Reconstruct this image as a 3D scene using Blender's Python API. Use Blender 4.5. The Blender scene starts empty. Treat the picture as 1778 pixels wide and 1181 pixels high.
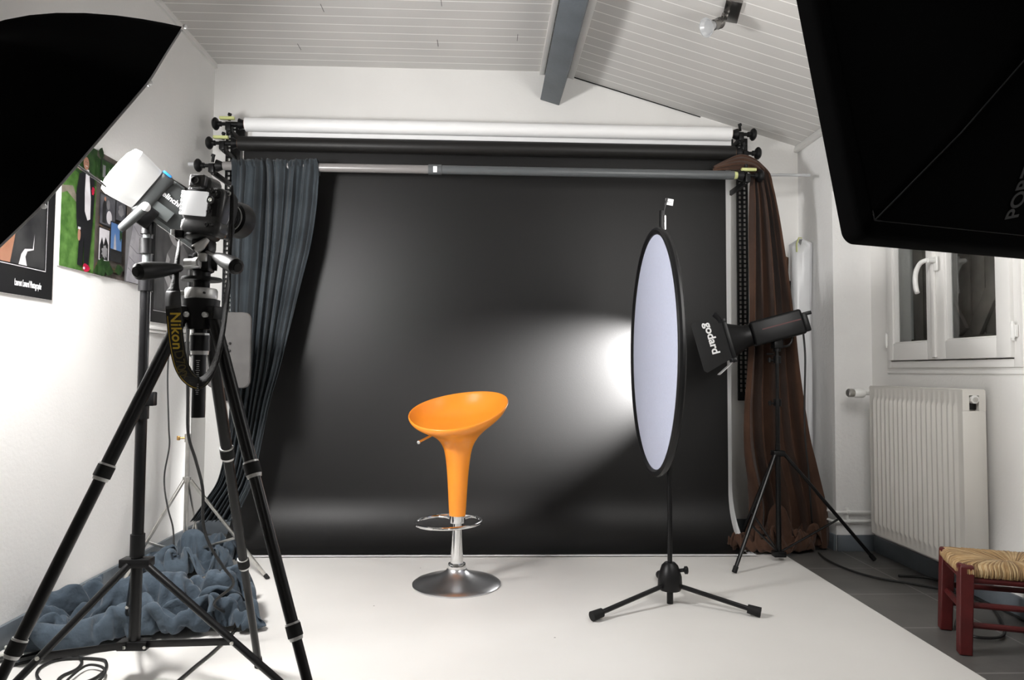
import bpy, bmesh, math, random
from mathutils import Vector, Matrix, noise
V=Vector; PI=math.pi
random.seed(11)
sc=bpy.context.scene
COL=sc.collection

# ---------------------------------------------------------------- camera
CF=1200.0
CAM_POS=V((0,0,1.0))
CAM_ROT=Matrix.Rotation(-math.radians(2.1),3,'Z')@Matrix.Rotation(PI/2+math.radians(2.55),3,'X')@Matrix.Rotation(math.radians(.42),3,'Z')
cd=bpy.data.cameras.new('camera'); cam=bpy.data.objects.new('camera',cd); COL.objects.link(cam)
cd.sensor_width=36; cd.lens=36*CF/1778; cd.clip_start=.05
cam.matrix_world=Matrix.Translation(CAM_POS)@CAM_ROT.to_4x4()
sc.camera=cam
def at(px,py,X=None,Y=None,Z=None):
    """point of the room seen at a photograph pixel, on the plane X, Y or Z"""
    d=CAM_ROT@V(((px-889)/CF,-(py-590.5)/CF,-1))
    t=(X-CAM_POS.x)/d.x if X is not None else (Y-CAM_POS.y)/d.y if Y is not None else (Z-CAM_POS.z)/d.z
    return CAM_POS+d*t

# ---------------------------------------------------------------- world, lights, exposure
sc.view_settings.view_transform='Standard'; sc.view_settings.look='None'
sc.view_settings.exposure=0.0; sc.view_settings.gamma=1.0
sc.cycles.use_denoising=True
sc.cycles.max_bounces=8; sc.cycles.diffuse_bounces=5
w=bpy.data.worlds.new('world'); sc.world=w; w.use_nodes=True
w.node_tree.nodes['Background'].inputs[0].default_value=(.55,.6,.7,1)
w.node_tree.nodes['Background'].inputs[1].default_value=.15
AX=V((-.60,-.60,.50)).normalized()            # umbrella axis, flash towards umbrella
MOUNT=V((-1.116,2.265,1.502)); UMB_C=MOUNT+AX*.27
SB_C=V((1.251,1.928,1.816)); SB_R=V((.955,.295,.0)).normalized(); SB_UP=V((-.005,.22,.97)).normalized()
SB_N=SB_UP.cross(SB_R).normalized()             # front face direction (into the room)
SB_UP=SB_R.cross(SB_N).normalized()
def light(name,kind,energy,pos,direction=None,**kw):
    l=bpy.data.lights.new(name,kind); l.energy=energy
    for k,v in kw.items(): setattr(l,k,v)
    o=bpy.data.objects.new(name,l); COL.objects.link(o); o.location=pos
    if direction is not None: o.rotation_euler=V(direction).to_track_quat('-Z','Y').to_euler()
    return o
light('umbrella_light','AREA',66,UMB_C+AX*.12,-AX+V((0,0,.10)),shape='DISK',size=.38,color=(1,.985,.97))
light('flash_cap_light','POINT',4.5,MOUNT+AX*.22+V((.02,.03,.09)),shadow_soft_size=.05,color=(1,.98,.97))
light('softbox_light','AREA',16,SB_C+SB_N*.03,SB_N,shape='RECTANGLE',size=.72,size_y=.95,color=(1,.98,.95))
light('unseen_fill_light','POINT',9,V((.2,-1.6,2.3)),shadow_soft_size=.35,color=(1,.97,.93))  # unseen point lamp behind the camera, general fill for the room
BARN_C=V((1.56,3.66,1.24)); BARN_D=V((-.92,.25,-.26)).normalized()
light('barn_flash_light','SPOT',2600,BARN_C+BARN_D*.225,BARN_D+V((0,.33,-.06)),spot_size=math.radians(60),spot_blend=1.0,shadow_soft_size=.022,color=(1,.99,.98))

# ---------------------------------------------------------------- materials
def mat(name,color,rough=.6,metal=0.,var=0.,scale=8.,bump=0.,bscale=60.,bdist=.01,spec=.5,color2=None,emit=None,estr=0,sheen=0,coat=0):
    m=bpy.data.materials.new(name); m.use_nodes=True; nt=m.node_tree; b=nt.nodes['Principled BSDF']
    b.inputs['Roughness'].default_value=rough; b.inputs['Metallic'].default_value=metal
    b.inputs['Specular IOR Level'].default_value=spec
    if sheen: b.inputs['Sheen Weight'].default_value=sheen
    if coat: b.inputs['Coat Weight'].default_value=coat
    tc=nt.nodes.new('ShaderNodeTexCoord')
    nz=nt.nodes.new('ShaderNodeTexNoise'); nz.inputs['Scale'].default_value=scale; nz.inputs['Detail'].default_value=5
    nt.links.new(tc.outputs['Object'],nz.inputs['Vector'])
    cr=nt.nodes.new('ShaderNodeMix'); cr.data_type='RGBA'
    c2=color2 or [max(0,min(1,c*(1-var))) for c in color]
    cr.inputs['A'].default_value=(*color,1); cr.inputs['B'].default_value=(*c2,1)
    mr=nt.nodes.new('ShaderNodeMapRange'); mr.inputs['From Min'].default_value=.35; mr.inputs['From Max'].default_value=.65
    nt.links.new(nz.outputs['Fac'],mr.inputs['Value']); nt.links.new(mr.outputs['Result'],cr.inputs['Factor'])
    nt.links.new(cr.outputs['Result'],b.inputs['Base Color'])
    if bump:
        n2=nt.nodes.new('ShaderNodeTexNoise'); n2.inputs['Scale'].default_value=bscale; n2.inputs['Detail'].default_value=4
        nt.links.new(tc.outputs['Object'],n2.inputs['Vector'])
        bp=nt.nodes.new('ShaderNodeBump'); bp.inputs['Strength'].default_value=bump; bp.inputs['Distance'].default_value=bdist
        nt.links.new(n2.outputs['Fac'],bp.inputs['Height']); nt.links.new(bp.outputs['Normal'],b.inputs['Normal'])
    if emit: b.inputs['Emission Color'].default_value=(*emit,1); b.inputs['Emission Strength'].default_value=estr
    return m
M={}
M['wall']=mat('white_plaster',(.78,.77,.75),.75,var=.04,scale=2.5,bump=.12,bscale=70)
M['wall_rough']=mat('rough_white_plaster',(.78,.775,.765),.8,var=.05,scale=3,bump=.35,bscale=45)
M['trimwhite']=mat('white_paint',(.76,.75,.73),.35,var=.04,scale=5)
M['pvc']=mat('white_pvc',(.78,.78,.76),.3,var=.03)
M['greypaint']=mat('blue_grey_paint',(.13,.15,.17),.5,var=.2,scale=6,bump=.1)
M['black']=mat('black_plastic',(.0045,.0045,.005),.42,var=.3,scale=20,spec=.28)
M['blacksat']=mat('black_satin_metal',(.0055,.0055,.006),.30,var=.3,scale=14,spec=.32)
M['rubber']=mat('black_rubber',(.008,.008,.008),.75,spec=.3)
M['blackcloth']=mat('black_nylon',(.0010,.0010,.0011),.9,var=.2,scale=30,spec=.06)
M['blackseam']=mat('black_tape',(.012,.012,.013),.6,spec=.3)
M['seamprint']=mat('dim_grey_print',(.05,.05,.052),.7)
M['chrome']=mat('chrome',(.80,.80,.80),.09,1.,var=.05)
M['chromebase']=mat('brushed_chrome',(.60,.60,.61),.30,1.,var=.15)
M['alu']=mat('brushed_aluminium',(.62,.61,.58),.33,1.,var=.15,scale=30)
M['silver']=mat('silver_grey_alloy',(.55,.55,.54),.4,.6,var=.1)
M['orange']=mat('orange_plastic',(1.0,.33,.032),.27,var=.02,spec=.5)
M['paperwhite']=mat('white_paper',(.80,.80,.80),.55)
M['paperblack']=mat('black_paper',(.0062,.0060,.0059),.47,var=.12,scale=1.2,bump=.03,bscale=180,spec=.3)
M['paperblackroll']=mat('black_paper_roll',(.008,.0075,.007),.5,spec=.35)
M['bluecloth']=mat('slate_blue_muslin',(.060,.080,.102),.9,scale=3.,color2=(.038,.052,.068),bump=.7,bscale=11,bdist=.03,sheen=.15,spec=.15)
M['bluecurtain']=mat('slate_blue_curtain',(.024,.030,.035),.9,scale=5.,color2=(.043,.052,.059),bump=.15,bscale=25,sheen=.1,spec=.15)
M['brown']=mat('brown_velvet',(.085,.043,.027),.85,scale=4,color2=(.05,.025,.016),bump=.2,bscale=30,sheen=.12,spec=.15)
M['reflector']=mat('translucent_white_fabric',(.50,.53,.66),.7,var=.05,scale=90,bump=.3,bscale=400)
M['lime']=mat('pale_lime_plastic',(.55,.58,.25),.5)
M['polegrey']=mat('taupe_grey_pole',(.20,.19,.185),.32)
M['poledark']=mat('slate_grey_pole',(.085,.092,.096),.38)
M['radiator']=mat('cream_enamel',(.70,.68,.64),.35,var=.02)
M['red']=mat('dark_red_paint',(.085,.006,.006),.5,var=.35,scale=12,bump=.1)
M['white']=mat('white_print',(.8,.8,.8),.5)
M['gold']=mat('gold_thread',(.62,.42,.03),.5)
M['golddark']=mat('dim_gold_thread',(.10,.075,.02),.6)
M['blackstrap']=mat('black_webbing',(.008,.008,.008),.7,bump=.3,bscale=200)
M['leather']=mat('dark_grey_leather',(.045,.045,.047),.55,var=.3,scale=40)
M['flashgrey']=mat('graphite_grey_plastic',(.035,.038,.038),.42,var=.1)
M['flashlight']=mat('mid_grey_plastic',(.10,.11,.11),.42)
M['blue']=mat('bright_blue_plastic',(.03,.25,.75),.35)
M['lcd']=mat('screen_cover_painted_glare',(.90,.90,.90),.22,coat=.6,emit=(1,1,1),estr=.45)  # white colour and glow stand in for light reflected off the cover
M['camblack']=mat('camera_rubberised_black',(.034,.034,.035),.27,var=.2,scale=40)
M['silverback']=mat('silver_cloth',(.45,.45,.45),.5)
M['lens']=mat('coated_glass',(.01,.01,.02),.05,coat=1)
M['cardboard']=mat('brown_cardboard',(.16,.085,.045),.8,var=.2)
M['whitewrap']=mat('white_plastic_wrap',(.80,.81,.83),.3,var=.04,bump=.15,bscale=12)
M['greypanel']=mat('grey_fabric_panel',(.055,.052,.050),.8,var=.2,scale=12)
M['brass']=mat('brass',(.55,.33,.12),.35,1.)
M['cable']=mat('black_cable',(.012,.012,.012),.5)
M['cablewhite']=mat('cream_cable',(.6,.6,.55),.45)
M['shutter']=mat('weathered_grey_wood',(.28,.25,.225),.8,var=.45,scale=5,bump=.3,bscale=20)
M['darkmetal']=mat('dark_iron',(.02,.02,.02),.5,.5)
M['nickel']=mat('dark_nickel',(.28,.27,.26),.25,1.)
M['cap']=mat('lit_frosted_cap',(.16,.16,.155),.45,emit=(1,.98,.96),estr=.42)
M['capfront']=mat('glowing_cap_front',(.9,.9,.88),.4,emit=(1,1,1),estr=4)
M['tube']=mat('lit_flash_tube',(.9,.9,.9),.4,emit=(1,.99,.97),estr=9)
M['lining']=mat('white_umbrella_lining',(.8,.8,.8),.6)
M['diffuser']=mat('lit_softbox_diffuser',(.8,.8,.8),.6,emit=(1,.98,.95),estr=2.)
# glass
g=bpy.data.materials.new('window_glass'); g.use_nodes=True; b=g.node_tree.nodes['Principled BSDF']
b.inputs['Transmission Weight'].default_value=1; b.inputs['Roughness'].default_value=.0; b.inputs['IOR'].default_value=1.45; b.inputs['Base Color'].default_value=(.92,.95,.94,1)
M['glass']=g
M['spotglass']=mat('frosted_lamp_glass',(.55,.56,.57),.15,.3)
# white floor sheet: faint mottling and a few specks
def floor_sheet():
    m=mat('white_vinyl_sheet',(.70,.685,.66),.5,scale=1.6,color2=(.66,.645,.62),bump=.02,bscale=120)
    nt=m.node_tree; b=nt.nodes['Principled BSDF']; tc=[n for n in nt.nodes if n.type=='TEX_COORD'][0]
    vo=nt.nodes.new('ShaderNodeTexVoronoi'); vo.inputs['Scale'].default_value=4.2
    nt.links.new(tc.outputs['Object'],vo.inputs['Vector'])
    lt=nt.nodes.new('ShaderNodeMath'); lt.operation='LESS_THAN'; lt.inputs[1].default_value=.016
    nt.links.new(vo.outputs['Distance'],lt.inputs[0])
    mx=nt.nodes.new('ShaderNodeMix'); mx.data_type='RGBA'; mx.inputs['B'].default_value=(.2,.19,.18,1)
    old=b.inputs['Base Color'].links[0].from_socket
    nt.links.new(lt.outputs[0],mx.inputs['Factor']); nt.links.new(old,mx.inputs['A']); nt.links.new(mx.outputs['Result'],b.inputs['Base Color'])
    return m
M['vinyl']=floor_sheet()
def tiles():
    m=mat('grey_stone_tile',(.115,.110,.104),.42,scale=3.,color2=(.078,.075,.072),bump=.05,bscale=40)
    nt=m.node_tree; b=nt.nodes['Principled BSDF']; tc=[n for n in nt.nodes if n.type=='TEX_COORD'][0]
    mp=nt.nodes.new('ShaderNodeMapping'); mp.inputs['Location'].default_value=(-2.0+.41*20,-3.12+.41*30,0)
    nt.links.new(tc.outputs['Object'],mp.inputs['Vector'])
    br=nt.nodes.new('ShaderNodeTexBrick'); br.offset=0; br.inputs['Scale'].default_value=1; br.inputs['Brick Width'].default_value=.41; br.inputs['Row Height'].default_value=.41; br.inputs['Mortar Size'].default_value=.0035; br.inputs['Mortar Smooth'].default_value=.1
    br.inputs['Color1'].default_value=(0,0,0,1); br.inputs['Color2'].default_value=(0,0,0,1); br.inputs['Mortar'].default_value=(1,1,1,1)
    nt.links.new(mp.outputs['Vector'],br.inputs['Vector'])
    mx=nt.nodes.new('ShaderNodeMix'); mx.data_type='RGBA'; mx.inputs['B'].default_value=(.24,.23,.22,1)
    old=b.inputs['Base Color'].links[0].from_socket
    nt.links.new(br.outputs['Fac'],mx.inputs['Factor']); nt.links.new(old,mx.inputs['A']); nt.links.new(mx.outputs['Result'],b.inputs['Base Color'])
    return m
M['tile']=tiles()
def boards(name,offy):
    m=mat(name,(.60,.585,.565),.5,scale=2,color2=(.55,.54,.525),bump=.06,bscale=70)
    nt=m.node_tree; b=nt.nodes['Principled BSDF']; tc=[n for n in nt.nodes if n.type=='TEX_COORD'][0]
    mp=nt.nodes.new('ShaderNodeMapping'); mp.inputs['Location'].default_value=(40,offy+.09*100,0)
    nt.links.new(tc.outputs['Object'],mp.inputs['Vector'])
    def brick(mort,off,width):
        br=nt.nodes.new('ShaderNodeTexBrick'); br.offset=off; br.inputs['Scale'].default_value=1; br.inputs['Brick Width'].default_value=width; br.inputs['Row Height'].default_value=.09; br.inputs['Mortar Size'].default_value=mort; br.inputs['Mortar Smooth'].default_value=.15
        nt.links.new(mp.outputs['Vector'],br.inputs['Vector']); return br
    b1=brick(.0035,.5,400.)
    mx=nt.nodes.new('ShaderNodeMix'); mx.data_type='RGBA'; mx.inputs['B'].default_value=(.88,.87,.85,1)
    old=b.inputs['Base Color'].links[0].from_socket
    nt.links.new(b1.outputs['Fac'],mx.inputs['Factor']); nt.links.new(old,mx.inputs['A']); nt.links.new(mx.outputs['Result'],b.inputs['Base Color'])
    return m
M['boards']=boards('white_ceiling_boards',.02)

# ---------------------------------------------------------------- geometry builder
def frame(z,up=V((0,0,1))):
    z=V(z).normalized(); x=up.cross(z)
    if x.length<1e-4: x=V((1,0,0)).cross(z)
    x.normalize(); y=z.cross(x); return Matrix((x,y,z)).transposed()
class G:
    def __init__(s,material=None):
        s.bm=bmesh.new(); s.mats=[]; s.mi=0; s.T=Matrix.Identity(4)
        if material: s.m(material)
    def m(s,name):
        if name not in s.mats: s.mats.append(name)
        s.mi=s.mats.index(name); return s
    def v(s,p): return s.bm.verts.new(s.T@V(p))
    def f(s,vs):
        try: fc=s.bm.faces.new(vs); fc.material_index=s.mi; fc.smooth=True; return fc
        except ValueError: return None
    def box(s,c,size,bev=0,R=None,seg=2,taper=None):
        R=R or Matrix.Identity(3); c=V(c); hx,hy,hz=[q/2 for q in size]; vs=[]
        for z in (-1,1):
            for x,y in ((-1,-1),(1,-1),(1,1),(-1,1)):
                k=(taper if taper and z>0 else 1); vs.append(s.v(c+R@V((x*hx*k,y*hy*k,z*hz))))
        fs=[s.f([vs[i] for i in q]) for q in ((3,2,1,0),(4,5,6,7),(0,1,5,4),(1,2,6,5),(2,3,7,6),(3,0,4,7))]
        if bev:
            es=list({e for fc in fs for e in fc.edges})
            r=bmesh.ops.bevel(s.bm,geom=es,offset=bev,segments=seg,affect='EDGES',profile=.5)
            for fc in r['faces']: fc.material_index=s.mi; fc.smooth=True
        return s
    def loft(s,rings,cap0=True,cap1=True,closed=True):
        n=len(rings[0]); V_=[[s.v(p) for p in r] for r in rings]
        for a,b in zip(V_,V_[1:]):
            for i in range(n if closed else n-1): s.f((a[i],a[(i+1)%n],b[(i+1)%n],b[i]))
        if cap0: s.f(list(reversed(V_[0])))
        if cap1: s.f(V_[-1])
        return s
    def cyl(s,p0,p1,r0,r1=None,seg=16,cap=True):
        p0=V(p0);p1=V(p1); r1=r0 if r1 is None else r1; R=frame(p1-p0)
        ring=lambda p,r:[p+R@V((r*math.cos(2*PI*i/seg),r*math.sin(2*PI*i/seg),0)) for i in range(seg)]
        return s.loft([ring(p0,r0),ring(p1,r1)],cap,cap)
    def lathe(s,prof,base=(0,0,0),axis=(0,0,1),seg=32,up=V((0,0,1)),sx=1,sy=1):
        R=frame(axis,up); base=V(base); rings=[]
        for r,z in prof: rings.append([base+R@V((sx*r*math.cos(2*PI*i/seg),sy*r*math.sin(2*PI*i/seg),z)) for i in range(seg)])
        return s.loft(rings)
    def tube(s,pts,r,seg=8,closed=False,sub=0):
        pts=[V(p) for p in pts]
        if sub: pts=spline(pts,sub,closed)
        n=len(pts); rr=r if isinstance(r,(list,tuple)) else [r]*n
        if len(rr)!=n: rr=[rr[min(len(rr)-1,int(i*len(rr)/n))] for i in range(n)]
        rings=[]; prev=None
        for i,p in enumerate(pts):
            if closed: t=pts[(i+1)%n]-pts[i-1]
            else: t=pts[min(i+1,n-1)]-pts[max(i-1,0)]
            t.normalize()
            if prev is None: R=frame(t)
            else:
                x=R.col[0]-t*R.col[0].dot(t)
                x.normalize(); R=Matrix((x,t.cross(x),t)).transposed()
            prev=t
            rings.append([p+R@V((rr[i]*math.cos(2*PI*k/seg),rr[i]*math.sin(2*PI*k/seg),0)) for k in range(seg)])
        if closed: rings.append(rings[0]); return s.loft(rings,False,False)
        return s.loft(rings)
    def quad(s,*p): s.f([s.v(q) for q in p]); return s
    def plate(s,pts,n,th):
        """flat outline with thickness th along n"""
        n=V(n).normalized()*th; a=[V(p) for p in pts]; b=[p+n for p in a]
        return s.loft([a,b])
    def ball(s,c,r,seg=14,rings=8,sc=(1,1,1),R=None):
        R=R or Matrix.Identity(3); c=V(c); rg=[]
        for j in range(1,rings):
            a=PI*j/rings; rg.append([c+R@V((sc[0]*r*math.sin(a)*math.cos(2*PI*i/seg),sc[1]*r*math.sin(a)*math.sin(2*PI*i/seg),-sc[2]*r*math.cos(a))) for i in range(seg)])
        return s.loft(rg)
    def grid(s,P,closed=False):
        vs=[[s.v(p) for p in row] for row in P]; n=len(vs[0])
        for a,b in zip(vs,vs[1:]):
            for i in range(n if closed else n-1): s.f((a[i],a[(i+1)%n],b[(i+1)%n],b[i]))
        return s
    def build(s,name,parent=None,sharp=35,flat=False):
        me=bpy.data.meshes.new(name); off=V((0,0,0))
        r=parent
        while r is not None and r.parent is not None: r=r.parent
        if r is not None: off=r.location.copy()
        if off.length: bmesh.ops.translate(s.bm,verts=s.bm.verts,vec=-off)
        bmesh.ops.recalc_face_normals(s.bm,faces=s.bm.faces)
        s.bm.to_mesh(me); s.bm.free()
        for k in s.mats: me.materials.append(M[k] if isinstance(k,str) else k)
        if flat:
            for p in me.polygons: p.use_smooth=False
        else: me.set_sharp_from_angle(angle=math.radians(sharp))
        o=bpy.data.objects.new(name,me); COL.objects.link(o)
        if parent is not None: o.parent=parent
        return o
def spline(P,k,closed=False):
    n=len(P); out=[]
    rng=n if closed else n-1
    for i in range(rng):
        p0=P[(i-1)%n] if closed else P[max(i-1,0)]; p1=P[i]; p2=P[(i+1)%n]; p3=P[(i+2)%n] if closed else P[min(i+2,n-1)]
        for j in range(k):
            t=j/k; out.append(.5*((2*p1)+(p2-p0)*t+(2*p0-5*p1+4*p2-p3)*t*t+(3*p1-p0-3*p2+p3)*t**3))
    if not closed: out.append(P[-1].copy())
    return out
def thing(name,loc,label,cat,group=None):
    o=bpy.data.objects.new(name,None); COL.objects.link(o); o.location=loc; o.empty_display_size=.1
    return tag(o,label,cat,group)
def tag(o,label,cat,group=None):
    o['label']=label; o['category']=cat
    if group: o['group']=group
    return o
def struct_(o,label=None):
    o['kind']='structure'
    if label: o['label']=label
    return o
def text(name,body,material,size,parent,origin,xdir,ydir,depth=.0006,shear=0,align='LEFT',spacing=1.,bold=0,xs=1):
    """lettering as a real raised mesh; xdir = reading direction, ydir = up of the letters"""
    cu=bpy.data.curves.new(name,'FONT'); cu.body=body; cu.size=size; cu.extrude=depth; cu.align_x=align; cu.align_y='CENTER'; cu.shear=shear; cu.space_character=spacing; cu.offset=bold
    to=bpy.data.objects.new(name,cu); COL.objects.link(to)
    bpy.context.view_layer.update()
    me=bpy.data.meshes.new_from_object(to.evaluated_get(bpy.context.evaluated_depsgraph_get()))
    bpy.data.objects.remove(to); bpy.data.curves.remove(cu)
    x=V(xdir).normalized(); z=x.cross(V(ydir)).normalized(); y=z.cross(x)
    r=parent
    while r is not None and r.parent is not None: r=r.parent
    if xs!=1:
        me.transform(Matrix.Scale(xs,4,(1,0,0)))
    T=Matrix.Translation(V(origin)-(r.location if r else V((0,0,0))))@Matrix((x,y,z)).transposed().to_4x4()
    me.transform(T); me.materials.clear(); me.materials.append(M[material]); me.name=name
    o=bpy.data.objects.new(name,me); COL.objects.link(o); o.parent=parent
    return o
def copy_tree(o,parent=None):
    c=o.copy(); COL.objects.link(c)
    if parent is not None: c.parent=parent
    for ch in list(o.children): copy_tree(ch,c)
    return c

# ---------------------------------------------------------------- the room
LX,BY,RX,NX=-1.71,4.30,1.98,2.20
JY=3.87; NY0=1.90; NTOP=2.05; CZ=2.90; FRONT=-2.6
SL=(2.885-2.44)/(2.0-.50)
def cz(x): return CZ if x<.45 else 2.885-(x-.50)*SL
g=G('wall'); g.box(((LX+2.3)/2,BY+.06,1.5),(4.4,.12,3.1)); struct_(g.build('wall_back'))
g=G('wall'); g.box((LX-.06,(FRONT+BY)/2,1.5),(.12,BY-FRONT+.2,3.1)); struct_(g.build('wall_left'))
g=G('wall'); g.box(((LX+2.3)/2,FRONT-.06,1.5),(4.4,.12,3.1)); struct_(g.build('wall_front'))
# right wall: outer leaf behind the niche, with window opening, and thick wall around it
WY0,WY1,WZ0,WZ1=2.755,3.70,1.03,1.98
g=G('wall_rough')
g.box(((RX+2.5)/2,(JY+BY)/2,1.25),(2.5-RX,BY-JY,2.5))
g.box(((RX+2.5)/2,(FRONT+NY0)/2,1.25),(2.5-RX,NY0-FRONT,2.5))
g.box(((RX+2.5)/2,(NY0+JY)/2,(NTOP+2.5)/2),(2.5-RX,JY-NY0,2.5-NTOP))
g.m('wall')
t=.16
g.box((NX+t/2,(NY0+JY)/2,WZ0/2),(t,JY-NY0,WZ0))
g.box((NX+t/2,(NY0+WY0)/2,(WZ0+NTOP)/2),(t,WY0-NY0,NTOP-WZ0))
g.box((NX+t/2,(JY+WY1)/2,(WZ0+NTOP)/2),(t,JY-WY1,NTOP-WZ0))
g.box((NX+t/2,(WY0+WY1)/2,(WZ1+NTOP)/2),(t,WY1-WY0,NTOP-WZ1))
struct_(g.build('wall_right'))
g=G('tile'); g.box(((LX+2.4)/2,(FRONT+BY)/2,-.05),(4.3,BY-FRONT+.2,.1)); struct_(g.build('floor'))
g=G('vinyl'); g.box(((LX+1.642)/2,(-.6+4.2)/2,.0015),(1.642-LX,4.8,.003)); o=g.build('white_floor_sheet')
tag(o,'white vinyl sheet covering the studio floor up to the grey tiles','floor covering')
# ceiling: flat boarded part and the boarded slope to the right wall
g=G('boards'); g.box(((LX-.1+.40)/2,(FRONT+BY)/2,CZ+.03),(.50-LX,BY-FRONT+.2,.06)); struct_(g.build('ceiling'))
g=G('boards'); ang=math.atan(SL); L=2.45
o=None
g.box((L/2-.12,(FRONT+BY)/2,.03),(L,BY-FRONT+.2,.06)); o=g.build('ceiling'); o.location=(.50,0,2.885); o.rotation_euler=(0,ang,0); struct_(o)
# board end joints (fine dark cracks)
g=G('darkmetal')
for x,k in ((-1.12,.09*2),(-.30,.09*3),(.16,.09*4),(-.88,.09*7),(-.25,.09*8),(-1.4,.09*9)):
    g.box((x,4.24-k-.02,CZ-.0005),(.0025,.08,.001))
struct_(g.build('trim_3'))
g=G('darkmetal')
for y0,y1,x0,x1 in ((4.297,4.2995,.52,1.35),):
    g.quad((x0,y0-.004,cz(x0)-.004),(x1,y0-.004,cz(x1)-.004),(x1,y0-.004,cz(x1)-.011),(x0,y0-.004,cz(x0)-.013))
struct_(g.build('trim_4'))
# purlin: blue-grey beam, square to the slope
R=Matrix.Rotation(ang,3,'Y')
g=G('greypaint')
bc=V((.385,(FRONT+BY)/2,2.70))+R@V((0,0,.11)); g.box(bc,(.125,BY-FRONT,.22),.004,R); struct_(g.build('trim_1'),'blue-grey painted ceiling beam')
g=G('trimwhite'); g.box((.335,(FRONT+BY)/2,CZ-.012),(.03,BY-FRONT,.024),.003)
g.box((.515,(FRONT+BY)/2,2.868),(.05,BY-FRONT,.02),.003,R); struct_(g.build('trim_2'))
g=G('trimwhite'); g.box((RX-.01,(FRONT+BY)/2,cz(RX)-.018),(.03,BY-FRONT,.04),.004,R); g.box((LX+.008,(FRONT+BY)/2,CZ-.015),(.016,BY-FRONT,.03)); struct_(g.build('trim_5'))
g=G('greypaint'); g.box((RX-.001,3.80,2.255),(.004,.17,.15)); struct_(g.build('trim_6'),'grey painted patch on the rough white right wall')
# baseboards
g=G('greypaint'); g.box((LX+.008,(FRONT+BY)/2,.045),(.016,BY-FRONT,.085),.003); struct_(g.build('baseboard_left'))
g=G('greypaint')
g.box((NX-.008,(NY0+JY)/2,.045),(.016,JY-NY0,.09),.003); g.box(((RX+NX)/2,JY-.008,.045),(NX-RX,.016,.09),.003); g.box((RX-.008,(JY+BY)/2,.045),(.016,BY-JY,.09),.003)
g.box((RX-.008,(FRONT+NY0)/2,.045),(.016,NY0-FRONT,.09),.003); struct_(g.build('baseboard_right'))
g=G('greypaint'); g.box(((LX+RX)/2,BY-.008,.045),(RX-LX,.016,.09),.003); struct_(g.build('baseboard_back'))
# ---- window in the niche (two sashes, shutters closed outside)
win=bpy.data.objects.new('window_1',None); COL.objects.link(win); win.location=(NX,3.2275,WZ0); struct_(win,'white double casement window with closed wooden shutters behind')
def ring_frame(g,x0,x1,y0,y1,z0,z1,wd,bev=.003):
    xc=(x0+x1)/2;dx=x1-x0
    g.box((xc,y0+wd/2,(z0+z1)/2),(dx,wd,z1-z0),bev); g.box((xc,y1-wd/2,(z0+z1)/2),(dx,wd,z1-z0),bev)
    g.box((xc,(y0+y1)/2,z0+wd/2),(dx,y1-y0-2*wd,wd),bev); g.box((xc,(y0+y1)/2,z1-wd/2),(dx,y1-y0-2*wd,wd),bev)
g=G('trimwhite'); ring_frame(g,NX-.012,NX+.06,WY0,WY1,WZ0,WZ1,.035); g.build('window_frame',win)
g=G('trimwhite'); g.box((NX-.003,3.2275,WZ0-.022),(.008,WY1-WY0+.02,.016),.004); g.build('window_sill',win)
for k,(y0,y1) in enumerate(((3.280,3.665),(2.785,3.277))):
    g=G('trimwhite')
    bw=.050 if k==0 else .082
    g.box((NX-.005,y0+bw/2,1.52),(.05,bw,.90),.006); g.box((NX-.005,y1-bw/2,1.52),(.05,bw,.90),.006)
    g.box((NX-.005,(y0+y1)/2,1.07+.045),(.05,y1-y0-2*bw,.09),.006); g.box((NX-.005,(y0+y1)/2,1.97-.04),(.05,y1-y0-2*bw,.08),.006)
    ring_frame(g,NX-.02,NX+.01,y0+bw-.006,y1-bw+.006,1.155,1.895,.012,.003)
    if k==1: g.box((NX-.036,y1-.012,1.52),(.014,.03,.88),.004)
    s_=g.build('sash',win)
    g=G('glass'); g.box((NX+.008,(y0+y1)/2,1.525),(.004,y1-y0-2*bw,.73)); g.build('pane',s_)
    hy=y1+.012 if k==0 else y0-.012
    for hz in (1.18,1.75):
        g=G('pvc'); g.cyl((NX-.028,hy,hz-.03),(NX-.028,hy,hz+.03),.008,seg=12); g.box((NX-.02,hy,hz),(.012,.028,.05),.002); g.cyl((NX-.028,hy,hz+.03),(NX-.028,hy,hz+.04),.005,seg=8); g.cyl((NX-.028,hy,hz-.04),(NX-.028,hy,hz-.03),.005,seg=8); g.build('hinge',s_)
    if k==1:
        g=G('pvc'); hy=3.225
        g.box((NX-.046,hy,1.53),(.008,.028,.07),.003); g.cyl((NX-.045,hy,1.545),(NX-.085,hy,1.545),.011,seg=14)
        g.tube([(NX-.083,hy,1.545),(NX-.09,hy+.02,1.545),(NX-.093,hy+.05,1.535),(NX-.095,hy+.075,1.505),(NX-.095,hy+.085,1.465),(NX-.095,hy+.08,1.42),(NX-.095,hy+.07,1.395)],[.011,.011,.011,.0115,.012,.012,.011],12,sub=4); g.build('handle',s_)
sh=[]
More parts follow.
